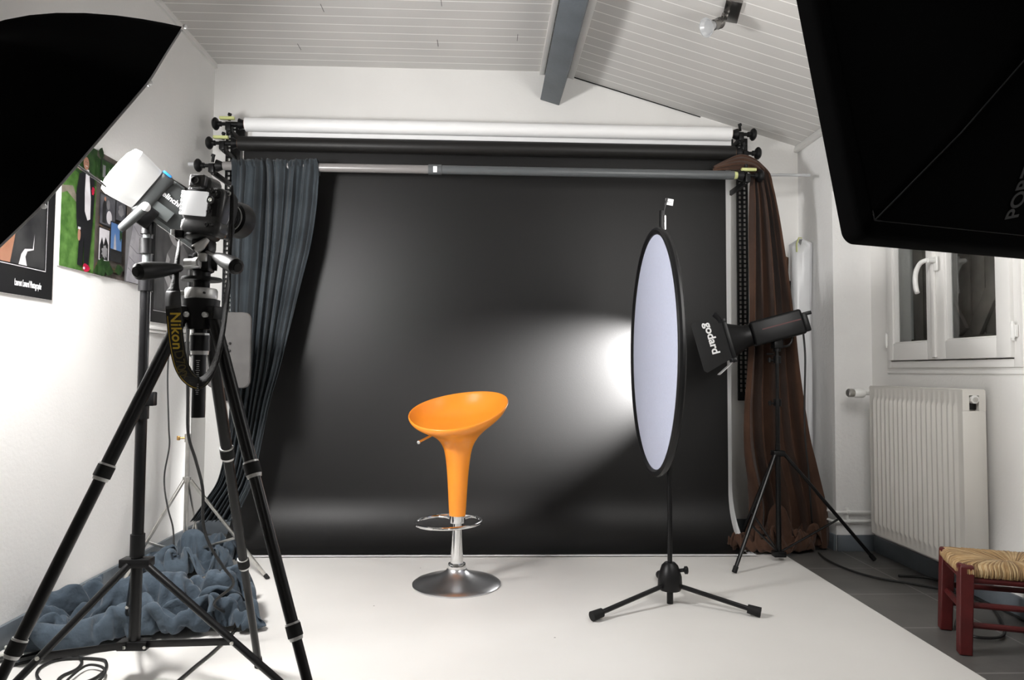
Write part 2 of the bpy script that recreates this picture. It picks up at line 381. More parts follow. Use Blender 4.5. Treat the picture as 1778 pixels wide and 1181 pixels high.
for k,(y0,y1) in enumerate(((3.24,3.69),(2.765,3.235))):
    g=G('shutter'); n=5; w_=(y1-y0)/n
    for i in range(n): g.box((NX+.145,y0+w_*(i+.5),1.5),(.022,w_-.004,.94),.002)
    for z in (1.14,1.86): g.box((NX+.122,(y0+y1)/2,z),(.022,y1-y0-.03,.09),.003)
    so=g.build('shutter',win)
    g=G('shutter'); a=V((NX+.122,y1-.04,1.2)); b=V((NX+.122,y0+.04,1.8)); 
    if k==0: a,b=V((NX+.122,y0+.04,1.2)),V((NX+.122,y1-.04,1.8))
    d=b-a; Rr=Matrix((V((1,0,0)),d.normalized().cross(V((1,0,0))),d.normalized())).transposed(); g.box((a+b)/2,(.02,.08,d.length),.003,Rr); g.build('brace',so)
g=G('darkmetal'); g.quad((NX+.3,2.4,.8),(NX+.3,4.1,.8),(NX+.3,4.1,2.2),(NX+.3,2.4,2.2))
g.bm.free()

# ---------------------------------------------------------------- backdrop system
def roll(name,x0,x1,y,z,r,material,label,group):
    t=thing(name,(x0,y,z),label,'paper roll',group)
    g=G(material); g.cyl((x0,y,z),(x1,y,z),r,seg=32); g.build('roll',t)
    g=G('lime' if 0 else 'cardboard'); g.cyl((x0-.006,y,z),(x1+.006,y,z),r*.72,seg=24); g.build('core',t)
    return t
wr=roll('paper_roll',-1.423,1.456,4.05,2.433,.041,'paperwhite','white seamless background paper on the topmost roll','backdrop paper')
g=G('paperwhite'); rows=[]
prof=[(4.088,2.43),(4.10,2.3),(4.115,1.6),(4.12,.8),(4.12,.34)]
prof+=[(4.12-.33*(1-math.cos(a)),.34-.33*math.sin(a)) for a in [PI/2*k/10 for k in range(1,11)]]+[(3.74,.009)]
for y,z in prof: rows.append([(-1.40,y,z),(1.475,y,z)])
g.grid(rows); o=g.build('paper_sheet',wr)
br_=roll('paper_roll',-1.452,1.468,4.03,2.312,.042,'paperblackroll','black seamless background paper hanging behind the orange stool','backdrop paper')
g=G('paperblack'); rows=[]
prof=[(4.07,2.31),(4.072,2.2),(4.07,1.6),(4.062,.9),(4.055,.31)]
prof+=[(4.055-.262*(1-math.cos(a)),.31-.295*math.sin(a)) for a in [PI/2*k/14 for k in range(1,15)]]+[(3.765,.014)]
for y,z in prof: rows.append([(x,y+.004*math.sin(x*2.2+z)*(1 if z>.3 else .2),z) for x in [-1.437+2.867*i/24 for i in range(25)]])
g.grid(rows); g.build('paper_sheet',br_)
# grey pole
t=thing('curtain_pole',(-1.43,3.85,2.126),'grey telescopic curtain pole across the top of the black paper','pole')
g=G('polegrey'); g.cyl((-1.47,3.85,2.126),(-.26,3.85,2.126),.0235,seg=24); g.build('tube',t)
g=G('poledark'); g.cyl((-.26,3.85,2.126),(1.40,3.85,2.124),.0245,seg=24); g.build('tube',t)
g=G('poledark'); g.cyl((-.335,3.85,2.126),(-.262,3.85,2.126),.028,seg=24); g.build('coupling',t)
g=G('white'); g.box((-.296,3.8215,2.12),(.022,.002,.034)); o=g.build('sticker',t); o['label']='small white sticker'
g=G('lime'); g.cyl((1.395,3.85,2.124),(1.42,3.85,2.124),.024,.02,seg=20); o=g.build('end_cap',t); o['label']='pale lime end cap'
# slotted uprights
def upright(x,z0,z1,label,y=4.275):
    t=G('black'); w_=.058
    for dx in (-w_/2,0,w_/2): t.box((x+dx,y,(z0+z1)/2),(.011,.014,z1-z0))
    z=z0
    while z<z1: t.box((x,y,z+.004),(w_,.014,.009)); z+=.029
    t.box((x,y,z0-.02),(w_+.012,.018,.05),.002); t.box((x,y,z1+.01),(w_+.012,.018,.03),.002)
    o=t.build('slotted_upright',None,flat=True); return tag(o,label,'wall upright','slotted wall uprights')
upright(-1.585,.85,2.50,'black slotted wall upright left of the backdrop, behind the blue-grey curtain')
upright(1.608,.87,2.46,'black slotted wall upright right of the backdrop, beside the brown curtain')
def bracket(side,x,y,z,xe,label,lime=True):
    """hook on the upright: plate, arm reaching the roll end, expanding cone, knob outwards"""
    t=thing('roll_bracket',(x,4.26,z),label,'roll bracket','black roll brackets at the ends of the backdrop rolls')
    s_=side
    g=G('black'); g.box((x,4.25,z-.01),(.05,.03,.09),.003); g.box((x,(4.25+y)/2,z-.035),(.016,4.25-y,.03),.003)
    g.box((x,y,z-.018),(.03,.05,.05),.004); g.cyl((x,y,z+.02),(x-.004*s_,y,z+.058),.008,seg=10); g.cyl((x,y,z+.05),(x-.004*s_,y,z+.064),.011,seg=10); g.build('arm',t)
    g=G('black'); g.cyl((x,y,z),(xe,y,z),.014,seg=14); g.cyl((xe-.03*s_*-1,y,z),(xe,y,z),.034,.022,seg=18); g.build('cone',t)
    g=G('black'); g.cyl((x,y,z),(x+s_*.075,y,z),.010,seg=12); g.cyl((x+s_*.045,y,z),(x+s_*.065,y,z),.016,seg=12)
    g.lathe([(.012,0),(.03,.006),(.037,.014),(.037,.022),(.028,.032),(.012,.036)],(x+s_*.06,y,z),(s_,0,0),seg=16); g.build('knob',t)
    if lime:
        g=G('lime'); g.box((x+s_*.005,y-.02,z+.028),(.085,.022,.016),.002); o=g.build('clip',t); o['label']='pale lime clip'
    return t
bracket(-1,-1.52,4.05,2.433,-1.43,'black bracket with round knob, topmost of the three left of the rolls')
bracket(-1,-1.545,4.03,2.312,-1.46,'black bracket with round knob, middle of the three left of the rolls')
bracket(-1,-1.53,3.85,2.126,-1.475,'black bracket with round knob, lowest of the three left, at the curtain end',False)
bracket(1,1.515,4.05,2.433,1.465,'black bracket with round knob at the right end of the white roll',False)
bracket(1,1.535,4.03,2.312,1.475,'black bracket with round knob above the brown curtain',False)
bracket(1,1.475,3.85,2.124,1.42,'black bracket with lime clip at the right end of the grey pole')
g=G('glass'); g.m('spotglass'); g.cyl((1.62,3.98,2.168),(1.905,3.98,2.17),.009,seg=12); o=g.build('clear_rod')
tag(o,'thin clear rod sticking out right above the brown curtain','rod')
g=G('spotglass'); g.cyl((-1.60,3.86,2.135),(-1.665,3.86,2.135),.011,seg=12); o=g.build('clear_rod')
tag(o,'short clear rod end sticking out left of the lowest left bracket','rod')

# ---------------------------------------------------------------- cloths
def cloth_rows(rows,Y,nu,nv,pleats,amp,seed,ruffle=0,harm=.4,uexp=1.):
    """rows: (py, px_left, px_right[, Y]) ; pleated sheet"""
    pts=[]
    for r in rows:
        yy=r[3] if len(r)>3 else Y
        a=at(r[1],r[0],Y=yy); b=at(r[2],r[0],Y=yy); pts.append((a,b))
    A=spline([p[0] for p in pts],nv); B=spline([p[1] for p in pts],nv)
    out=[]; n=len(A)
    for j,(a,b) in enumerate(zip(A,B)):
        v=j/(n-1); row=[]
        for i in range(nu+1):
            u=i/nu
            ph=noise.noise(V((u*3.1,v*1.3,seed)))*1.6+noise.noise(V((u*9,v*2.5,seed+5)))*.35
            env=min(1,.55+v*2.2)
            uw=1-(1-u)**uexp
            w1=math.sin(2*PI*pleats*(uw+.035*ph)+ph*1.3)
            w1=math.copysign(abs(w1)**.75,w1)
            d=amp*env*(w1*(.7+.5*noise.noise(V((u*7,v*2,seed+2))))+harm*math.sin(2*PI*pleats*2.3*u+5*ph))
            if ruffle and v<.1:
                d+=ruffle*noise.noise(V((u*60,v*6,seed)))*1.0
            p=a.lerp(b,u); p=p+V((amp*.18*math.cos(2*PI*pleats*u+ph)*env*min(1,4*min(u,1-u)),-d,0))
            row.append(p)
        out.append(row)
    return out
def sheet(name,rows,material,thick=.003):
    g=G(material); g.grid(rows); o=g.build(name,None,sharp=180)
    m=o.modifiers.new('thickness','SOLIDIFY'); m.thickness=thick
    m=o.modifiers.new('smooth','SUBSURF'); m.levels=1; m.render_levels=1
    return o
rows=[(277,403,551,3.815),(283,404,551,3.80),(300,405,551,3.80),(322,405,549,3.81),(360,404,546,3.82),(420,404,537,3.82),(480,404,523,3.82),(560,404,505,3.82),(640,404,487,3.82),(700,402,470,3.81),(762,396,457,3.80),(829,382,441,3.79),(868,358,424,3.75),(905,332,405,3.70)]
cr=cloth_rows(rows,3.82,120,7,8.5,.034,4,ruffle=.03,harm=.3,uexp=1.5)
top=cr[0]
back=[[p+V((0,.012,.006)) for p in top],[p+V((0,.05,.004)) for p in top],[p+V((0,.075,-.03)) for p in top],[p+V((0,.082,-.075)) for p in top]]
cr=list(reversed(back))+cr
for j,row in enumerate(cr):          # ruffled crest
    if 2<=j<=6:
        for i,p in enumerate(row): p.z+=.006*noise.noise(V((i*.9,0,j*.1)))
o=sheet('blue_curtain',cr,'bluecurtain')
tag(o,'slate blue-grey muslin curtain gathered on the left end of the grey pole','curtain')
# hem seam of the gathered heading is a fold ring lower down: kept in the same mesh
rows=[(303,1305,1335,3.90),(322,1304,1339,3.90),(350,1304,1345,3.90),(400,1303,1354,3.90),(480,1302,1366,3.91),(560,1300,1376,3.91),(640,1295,1384,3.91),(700,1289,1392,3.91),(760,1287,1402,3.91),(800,1290,1412,3.91),(840,1298,1422,3.91),(880,1304,1432,3.91),(920,1300,1440,3.91),(950,1290,1444,3.91)]
cr=cloth_rows(rows,3.90,100,7,4.5,.060,21,harm=.14)
# upper swag: runs from the black roll over the pole end and down into the first row
first=cr[0]; n=len(first); sw=[]
ctrl_top=[at(1238,291,Y=3.99),at(1262,279,Y=3.97),at(1286,270,Y=3.95),at(1310,277,Y=3.93),at(1328,291,Y=3.91)]
ctrl_bot=[at(1236,297,Y=3.94),at(1256,296,Y=3.93),at(1280,297,Y=3.90),at(1300,299,Y=3.89),at(1304,301,Y=3.89)]
for k in range(len(ctrl_top)):
    a=ctrl_top[k]; b=ctrl_bot[k]; row=[]
    for i in range(n):
        u=1-i/(n-1)
        p=a.lerp(b,1-u) if 0 else b.lerp(a,1-u)
        row.append(p+V((0,-.030*math.sin(PI*(1-u))-.008*math.sin(2*PI*3.5*u+k*.5),.004*math.sin(2*PI*4*u+k))))
    sw.append(row)
swr=[]
for k in range(n): pass
cols=[spline([sw[k][i] for k in range(len(sw))]+[cr[0][i]],5) for i in range(n)]
swag=[[cols[i][j] for i in range(n)] for j in range(len(cols[0])-1)]
o=sheet('brown_curtain',swag+cr,'brown')
tag(o,'dark brown velvety curtain draped over the right end of the grey pole','curtain')
def unpack(data,nx,ny):
    a=data      # every row is stored as differences, in steps of two millimetres
    pts=[];k=0
    for j in range(ny):
        acc=[0,0,0]; row=[]
        for i in range(nx):
            for c in range(3): acc[c]+=a[k]; k+=1
            row.append(V(acc)*.002)
        pts.append(row)
    return pts
def pile(name,data,nx,ny,material,loc,scale,rz,label,warp=None,thick=.0025,lim=None):
    P=unpack(data,nx,ny); R=Matrix.Rotation(rz,3,'Z'); rows=[]
    for row in P:
        r=[]
        for p in row:
            q=R@V((p.x*scale[0],p.y*scale[1],p.z*scale[2]))+V(loc)
            if lim:
                if q.x<lim[0]: q.x=lim[0]+.02*noise.noise(q*9)+.02
                if lim[1] and q.x>lim[1]: q.x=lim[1]-.02-.02*noise.noise(q*9)
                if lim[2] and q.y>lim[2]: q.y=lim[2]-.02-.02*noise.noise(q*9)
            if warp: q=warp(q)
            q.z=max(q.z,.005); r.append(q)
        rows.append(r)
    o=sheet(name,rows,material,thick); return tag(o,label,'cloth','blue-grey muslin heaps' if 'blue' in label else None) if 'blue' in label else tag(o,label,'cloth')
HEAP_A=(
-406,-212,13,1,-14,-5,5,-14,-2,6,-14,0,0,-15,0,2,-16,3,7,-9,11,8,-10,12,9,-9,13,11,-3,14,5,17,6,12,18,0,11,18,-3,14,15,-6,18,11,-5,18,11,-3,18,11,-2,18,12,-3,17,12,-3,16,12,-2,16,13,0,16,12,1,17,9,0,17,7,0,17,6,0,17,6,0,16,5,1,15,6,4,14,5,5,14,4,7,13,3,6,14,0,9,13,-3,7,16,-5,2,10,-7,-9,9,-7,-11,10,-7,-11,10,-11,-1,12,-12,1,16,-9,-2,17,0,-6,15,-4,-6,18,-4,-4,14,-10,-8,15,-1,10,9,-8,13,11,-10,11,8,2,-11,9,-12,3,-2,-9,7,9,-14,-7,7,-15,-5,9,-14,-5,16,-7,5,15,4,-1,11,15,-1,6,16,-2,2,15,0,0,10,5,6,4,-2,-10,2,-4,0,13,-10,6,4,-7,7,-2,-11,15,-3,2,13,1,-7,9,-14,4,7,-2,-1,0,-10,2,16,-6,0,5,-12,8,2,-12,0,5,-13,-10,10,-6,11,5,-14,1,-1,6,-13,10,15,-2,12,15,-1,
-420,-224,12,8,-6,6,4,-14,-2,0,-14,0,-2,-13,-3,7,-9,10,8,-10,11,9,-9,11,11,-6,11,16,1,-1,17,1,-3,9,18,-1,14,14,-1,16,10,8,16,11,-8,17,11,-5,18,11,-2,17,12,-1,18,11,-1,16,13,0,15,13,3,12,14,6,12,14,1,17,8,0,17,5,1,16,1,0,17,3,-1,16,3,-1,15,3,2,14,3,4,14,2,3,11,1,8,15,1,-3,12,-5,4,10,-6,8,12,-7,-6,9,-7,-10,6,-9,-13,14,-5,-9,14,-9,-3,13,-8,5,16,-2,-9,18,-4,1,15,-9,1,16,-3,5,11,-9,4,11,-1,6,13,-6,-6,8,10,4,10,-14,7,9,-14,0,8,-14,-3,3,-14,-6,12,1,-3,9,-3,13,9,10,5,8,14,-1,0,14,-1,5,10,1,2,12,-2,-8,7,-10,-3,6,-6,13,2,-7,12,5,-11,15,-1,-9,15,-8,2,8,-7,2,6,-6,2,2,-12,-1,-5,-15,2,11,-2,3,10,-9,-12,13,-12,1,10,-10,4,-4,-13,1,13,-2,-6,7,11,0,7,17,4,
-426,-226,6,4,-4,1,4,-11,5,0,-10,7,6,-10,8,11,-9,7,10,-7,11,12,-8,8,15,-6,1,6,-6,-14,18,0,-1,14,6,1,18,8,7,15,9,6,16,13,-2,17,10,0,17,11,-2,17,10,-2,16,12,-1,16,13,1,14,13,3,14,14,2,7,13,-10,16,8,0,16,3,7,15,4,7,15,5,4,14,2,4,16,0,0,14,1,3,15,-1,-2,15,1,-1,10,5,-5,7,0,0,14,-2,0,9,-12,6,12,-9,0,11,-6,-7,15,-5,-8,3,-11,-13,14,-6,-3,18,-4,-5,19,-5,-2,14,-5,11,14,-5,6,15,-8,-1,13,-4,8,9,6,-7,11,1,-9,13,-4,0,9,-10,5,7,-13,-2,2,-8,-6,10,-3,8,4,1,13,6,10,10,8,6,8,3,16,0,-2,11,-7,1,9,-1,3,8,-4,11,5,-6,11,4,-9,13,3,-9,12,-3,-12,16,-3,-2,12,-6,8,4,-10,-3,-5,-10,2,-2,-15,6,11,-15,-2,16,-6,-6,12,0,-12,2,-9,6,8,-14,5,13,-8,-9,8,8,-9,5,18,0,
-437,-215,14,9,-6,1,7,-8,11,10,-9,5,11,-9,-1,11,-8,8,12,-8,9,12,-9,6,10,-6,-9,7,-7,-13,14,-7,-5,17,1,6,18,2,8,17,4,5,15,13,-2,16,11,5,16,9,5,16,10,1,16,12,0,15,12,-1,15,13,0,7,14,-6,9,12,-11,14,8,5,13,5,9,15,4,8,15,0,1,14,2,7,15,2,-1,16,-1,2,16,-1,3,10,3,-8,3,10,-8,11,1,-5,16,-2,-3,13,-12,4,12,-11,6,12,-6,7,14,-7,-2,5,-10,-13,10,-8,-11,18,-5,-5,18,-6,-5,13,-2,12,13,-7,8,17,-7,-3,13,3,-1,16,2,-3,11,-4,-7,6,2,-6,9,-8,2,11,-2,-4,9,2,3,7,-5,0,5,6,14,8,3,12,-3,7,11,-8,10,4,2,11,5,10,7,2,13,0,-6,14,-1,-10,6,3,-11,6,4,-12,12,-6,-9,17,2,4,10,2,7,11,-7,-6,4,-13,-5,-1,-8,13,10,-15,-3,12,-8,-5,8,6,-10,11,-11,-2,6,-13,8,12,-11,-7,12,1,-10,6,16,-6,
-433,-200,14,11,-5,10,12,-10,3,12,-11,1,13,-8,5,12,-11,3,11,-11,2,13,-6,9,10,-9,-4,9,-11,-12,8,-4,-13,16,-5,1,18,2,7,17,-1,7,17,7,7,13,12,2,13,13,1,17,4,8,14,12,-1,15,11,3,8,14,-4,4,15,-10,16,8,-5,12,9,8,7,7,15,13,4,9,16,-2,-5,16,1,-1,15,0,2,16,-1,5,16,-1,-1,4,10,-11,8,7,-10,10,7,-8,13,-8,3,12,-8,13,12,-11,8,13,-10,7,14,-8,-4,15,-9,-4,10,-9,-14,14,-4,-6,19,-2,0,14,-7,-7,8,-9,10,14,1,-6,15,1,-2,17,-3,-5,11,5,-7,8,-6,-3,7,11,0,11,10,0,16,3,1,13,-7,2,10,-5,5,-1,9,11,-2,10,11,-13,5,4,2,13,10,10,8,9,16,-2,1,15,-3,-6,11,-3,-10,-2,-7,-14,11,-7,-5,17,1,4,13,10,4,14,-7,-4,7,-3,-14,3,-7,12,4,-13,-11,11,-6,4,12,4,-4,6,-15,3,14,-10,-5,9,-8,-8,16,-9,-3,8,10,-12,
-419,-187,8,12,-6,10,12,-11,0,12,-12,0,12,-10,4,13,-10,4,12,-7,9,13,-8,6,9,-11,-6,2,-7,-15,14,-6,-8,14,-7,-4,17,-5,4,14,7,9,14,6,8,17,-1,3,12,10,0,14,3,7,15,9,2,14,11,2,2,14,-2,7,12,-7,14,9,6,13,10,6,14,10,6,4,2,14,13,-3,3,16,-1,-4,15,-1,-4,16,-1,4,12,4,-7,11,5,-8,7,8,-10,16,4,-7,0,-5,12,11,-7,14,12,-11,6,12,-12,0,16,-9,-2,17,-6,-4,16,-8,-7,14,-6,-10,13,2,-13,12,-9,-2,15,3,-1,13,-5,-2,15,8,-5,10,9,7,7,-8,-7,12,3,-9,14,2,-2,16,3,-2,16,4,1,16,4,-1,8,5,9,3,5,14,-6,10,4,-8,5,5,1,12,10,5,10,10,14,3,7,15,-3,0,5,-7,-8,7,-7,-8,15,-8,-3,11,-8,11,19,1,-1,17,2,-10,1,5,-12,5,-10,-4,3,-10,-7,5,-4,6,12,-2,10,16,-9,-6,9,-11,-12,15,-11,-6,17,-7,2,12,-5,-9,
-407,-171,7,14,-10,2,13,-11,2,12,-10,4,12,-10,6,13,-10,3,11,-10,4,10,-8,1,2,-11,-9,8,-7,-5,14,-6,-5,14,-8,2,17,-4,-2,14,4,1,13,1,5,14,-5,3,14,5,0,12,11,6,15,-3,6,12,11,2,1,16,-4,8,7,5,11,9,9,14,11,6,14,10,3,10,11,4,6,-8,7,11,-7,0,15,-2,-3,17,1,-2,17,0,-2,9,8,-11,12,7,-8,14,2,-8,-1,-6,13,11,-6,12,9,0,-2,10,-10,2,14,-8,-7,17,-3,-6,16,-3,-6,12,-9,-10,16,-4,-9,17,1,-5,12,8,6,14,4,9,13,2,-5,15,2,-4,9,2,-1,10,4,-4,14,2,1,13,4,-2,12,6,-5,15,4,0,3,1,6,-3,-2,15,10,3,-8,4,8,4,2,11,10,0,13,8,10,7,9,7,-5,6,9,-4,-2,14,-6,4,17,-6,0,10,-10,2,12,2,-10,18,3,-5,11,-1,-14,-8,-8,-5,7,-8,-5,5,-7,-3,16,1,10,13,-11,-6,12,-11,-10,14,-9,-3,18,-8,1,16,-8,0,
-390,-168,12,12,0,-6,14,-11,3,10,-11,2,10,-12,1,12,-12,1,10,-11,3,5,-10,-2,7,-5,1,13,-7,6,11,-10,-2,12,-8,-1,15,-2,4,12,7,-6,14,-4,-3,10,-1,-1,14,-2,-1,13,6,-1,13,1,8,14,4,3,4,14,-1,4,9,8,14,2,9,14,10,6,14,10,6,7,14,-3,9,6,7,6,-15,0,11,-9,-3,18,-3,-2,16,4,-5,9,12,-5,11,2,-10,16,-4,-3,2,-9,13,15,4,5,9,13,-2,15,2,3,11,-11,-9,15,-8,-6,9,-3,-11,16,-3,0,17,-2,-3,13,6,-8,15,3,4,16,3,7,13,2,8,10,3,-8,12,4,-8,13,2,2,11,5,-2,10,3,8,12,5,-3,11,8,-5,5,1,3,-5,-1,14,12,0,-4,11,1,-9,9,6,2,-1,12,6,7,0,8,9,-6,11,12,-1,7,15,2,9,10,-9,-4,10,1,0,6,-4,-10,8,4,-9,12,-5,-2,2,-6,-8,2,-7,-10,14,-6,-4,15,-4,4,13,-8,4,10,-7,-12,18,-8,0,17,-8,0,16,-8,1,
-371,-172,17,9,12,-5,13,-8,-6,11,-13,1,10,-13,2,9,-12,-1,5,-7,5,7,-12,-7,6,-14,0,13,-10,5,12,-2,5,10,-1,5,14,-1,3,15,-2,4,9,4,-10,6,1,-5,10,-3,-4,13,2,-3,15,3,4,14,0,4,14,4,0,0,14,1,13,-2,7,14,6,9,14,9,6,11,12,2,-2,15,0,14,-8,6,9,-11,-5,11,-1,2,13,5,-6,10,0,-13,13,-9,-6,11,-2,6,15,-5,1,14,14,1,13,14,0,15,1,3,14,1,8,7,-5,-15,10,-3,-10,17,-1,7,19,-2,1,16,-1,-5,10,8,-8,13,3,7,12,1,4,14,3,1,14,-2,4,10,8,-6,8,4,2,8,7,-2,13,3,3,0,4,-11,12,7,4,-1,1,14,13,-1,2,4,0,-14,12,4,-7,15,3,-1,10,-8,8,4,-9,8,12,6,8,8,-4,9,10,1,-4,12,6,9,4,-3,5,5,-5,-9,8,2,-9,-1,-14,-7,8,1,-12,18,-3,-5,18,-8,2,13,-5,10,9,-5,-13,17,-8,0,16,-9,-1,16,-7,1,
-362,-160,24,12,-9,-2,14,0,-8,13,-5,-3,10,-13,-4,9,-13,1,1,-13,5,0,-12,6,12,-9,-5,13,-3,-7,10,-1,9,8,1,8,12,-3,7,13,-2,2,6,4,-12,8,2,-6,9,-2,-5,8,-4,4,13,4,1,13,1,-7,15,5,-1,16,5,0,8,7,9,14,-8,0,13,5,6,12,14,2,-8,11,2,16,2,6,9,2,2,11,0,3,4,-6,-12,10,-8,-14,15,2,-1,17,1,4,19,-5,-3,20,2,0,16,8,4,14,11,4,5,14,10,13,-3,-9,8,-3,-12,17,-4,0,16,-2,2,13,2,9,15,5,-5,12,4,-5,14,0,10,6,-3,12,9,4,-10,12,7,0,14,5,3,13,1,5,-2,8,-8,9,2,-1,4,11,-6,7,5,7,12,0,6,1,-3,-10,14,-2,2,13,3,1,2,-10,4,13,-2,3,4,0,13,13,-2,7,11,2,-5,14,5,4,12,-10,5,9,-13,1,3,8,-9,7,-5,-16,5,-1,-11,16,-4,-6,16,-3,-3,12,-4,11,9,-7,-11,17,-6,-1,14,-8,1,2,-15,6,
-352,-169,36,11,3,-6,11,-2,-3,6,-15,-2,9,-13,-3,15,-6,0,7,-8,-2,-4,-9,-1,9,-3,-8,14,0,-4,10,-5,7,10,0,8,8,1,11,12,-2,-1,12,0,-4,0,3,-12,7,-1,-4,12,-3,-6,9,4,7,12,-2,7,13,5,-2,14,6,-4,15,7,-2,14,-9,1,11,-2,-1,12,13,-2,1,14,2,6,6,11,9,4,8,18,3,0,7,-5,-14,7,-8,-8,19,1,-2,18,2,4,15,-4,10,16,5,-8,16,3,-5,10,10,1,12,8,8,14,5,-2,11,-1,-8,15,-5,1,12,-3,8,14,2,2,12,7,1,13,2,-2,11,-1,7,13,-4,0,11,-1,8,10,-6,6,12,1,-1,7,9,1,4,14,-1,10,7,-3,4,12,-7,8,9,-7,9,2,1,6,-5,-9,9,-2,-4,4,0,11,11,-5,7,11,0,6,2,-4,13,13,-3,1,13,3,5,14,-5,8,14,-6,-4,13,-8,-1,12,0,-8,3,-4,-14,6,2,-14,13,-6,-4,14,1,-3,13,-4,3,7,-10,2,13,-4,-4,3,-10,2,-6,-16,0,
-343,-177,45,-1,2,-9,12,0,4,12,-7,-3,11,-10,-7,12,-11,0,3,-8,4,-1,-10,-3,14,-1,-8,12,6,-10,7,0,-4,12,1,9,8,-3,8,9,4,6,13,0,-3,2,1,-10,0,0,-10,14,0,-3,12,-2,5,10,-2,5,10,3,4,12,4,5,14,-1,2,16,-4,2,9,5,-7,7,13,-10,11,14,-5,8,5,9,11,4,2,15,4,0,12,-4,0,11,-10,5,15,7,-10,18,2,-6,6,-1,15,17,3,-5,13,2,-8,14,8,1,12,6,1,14,8,-3,16,0,6,11,-9,3,13,0,3,12,-3,11,11,10,-5,16,-1,4,14,-4,1,15,1,3,12,-4,4,10,-8,9,12,-1,4,12,9,-5,8,11,-2,3,15,-2,9,7,-6,2,12,-3,9,1,-10,4,4,-4,2,-1,-10,8,-2,1,13,-4,6,3,2,15,8,-6,6,11,-1,5,12,0,12,17,-4,1,15,-7,-1,16,-7,1,10,-7,-10,6,2,-14,10,-6,-8,10,-3,-7,14,-1,-4,12,-1,4,4,-12,5,6,-7,5,-1,-10,0,-9,-9,-9,
-353,-181,44,6,-6,-11,16,0,5,14,-2,7,13,4,-6,10,-11,2,-2,-13,5,9,-7,-2,5,1,-14,12,7,-9,12,4,-9,9,-3,-2,10,-4,4,10,5,7,7,7,6,6,0,-6,0,0,-13,9,-2,4,14,-2,3,12,-4,0,12,-1,-5,9,7,9,13,-1,10,15,-2,8,10,6,-2,10,10,-10,2,15,-10,16,2,-8,13,5,3,10,5,12,15,-7,11,16,-3,-1,12,8,-9,11,3,-12,6,2,11,15,-1,-10,15,2,-1,11,4,0,13,9,-5,13,3,10,14,-8,6,13,-8,8,11,5,1,15,3,6,16,1,3,14,-5,3,16,-4,3,17,-3,1,16,4,0,9,2,5,9,-2,9,14,4,-1,11,10,-7,11,9,-3,5,14,-6,8,7,-7,1,10,-7,6,1,-9,-7,7,-7,6,-2,-5,16,-2,1,3,-2,13,11,-9,2,13,-2,8,11,5,13,16,-3,6,17,-7,3,10,-11,-7,9,-7,-13,15,0,2,8,-4,-15,11,-5,-11,11,-2,4,15,0,0,1,-9,11,-3,-9,10,-5,-13,0,-11,-8,-11,
-359,-191,33,10,-5,9,14,-5,-4,16,-1,2,13,5,6,5,11,4,5,-11,5,12,-5,-7,8,-1,-14,13,-9,-2,8,7,-9,3,5,-4,10,2,-7,6,3,9,10,2,-4,9,6,3,4,3,-11,9,-2,3,11,-3,7,12,-2,-6,12,-1,-6,16,0,2,15,-3,8,9,4,13,10,5,11,9,11,-6,9,13,-11,13,5,-14,18,-1,-3,12,4,11,12,-5,11,8,4,12,11,8,-12,0,-4,-12,12,2,-7,17,6,4,12,2,-3,9,2,-1,12,5,3,8,-12,8,15,-2,9,13,-8,8,16,5,6,17,-2,4,15,3,6,16,-6,3,17,-1,3,17,1,0,15,3,-1,7,10,-1,12,0,0,13,4,3,14,7,1,13,8,-4,13,7,-3,9,10,-7,1,13,-6,4,2,-9,-7,7,-9,0,5,-16,14,-2,-2,11,-12,5,9,-3,9,10,-2,5,14,-8,7,14,-1,6,10,-10,4,19,-1,0,9,-1,-12,15,-6,-1,14,-2,-3,5,-1,-15,7,-1,3,6,-9,10,8,-2,10,-7,-10,9,-9,-11,-5,-13,-10,-6,
-363,-203,28,11,-4,12,9,1,10,13,6,2,13,1,6,8,11,2,14,3,-2,8,-3,-7,11,-8,-4,13,-6,-5,9,4,-7,-3,7,-9,6,3,-10,7,5,-1,12,1,-6,12,7,5,8,4,-1,11,-5,0,7,-8,-4,12,5,-1,13,2,7,12,-5,6,16,4,3,13,5,0,10,5,11,17,5,2,15,4,-8,13,9,-11,13,6,-10,13,1,7,-4,0,18,10,4,11,7,4,-13,0,-3,-16,14,3,-4,15,6,-1,13,2,2,8,1,0,11,-4,4,8,-8,12,14,-5,10,14,-6,9,16,-4,8,18,1,5,18,3,3,17,3,1,16,1,-6,17,0,-7,13,1,-1,4,9,6,15,5,0,15,5,2,14,5,0,13,7,-2,11,7,-4,11,10,0,11,9,-2,4,8,-12,-8,8,-11,3,3,-12,6,-14,5,16,-2,-5,12,-6,-3,11,2,10,9,-9,2,7,-13,0,17,2,8,17,0,0,16,-1,2,12,-6,1,7,2,-14,8,-2,-8,15,-7,1,-2,-4,11,-6,-7,8,-5,-7,6,-6,-11,7,-13,-8,-3,
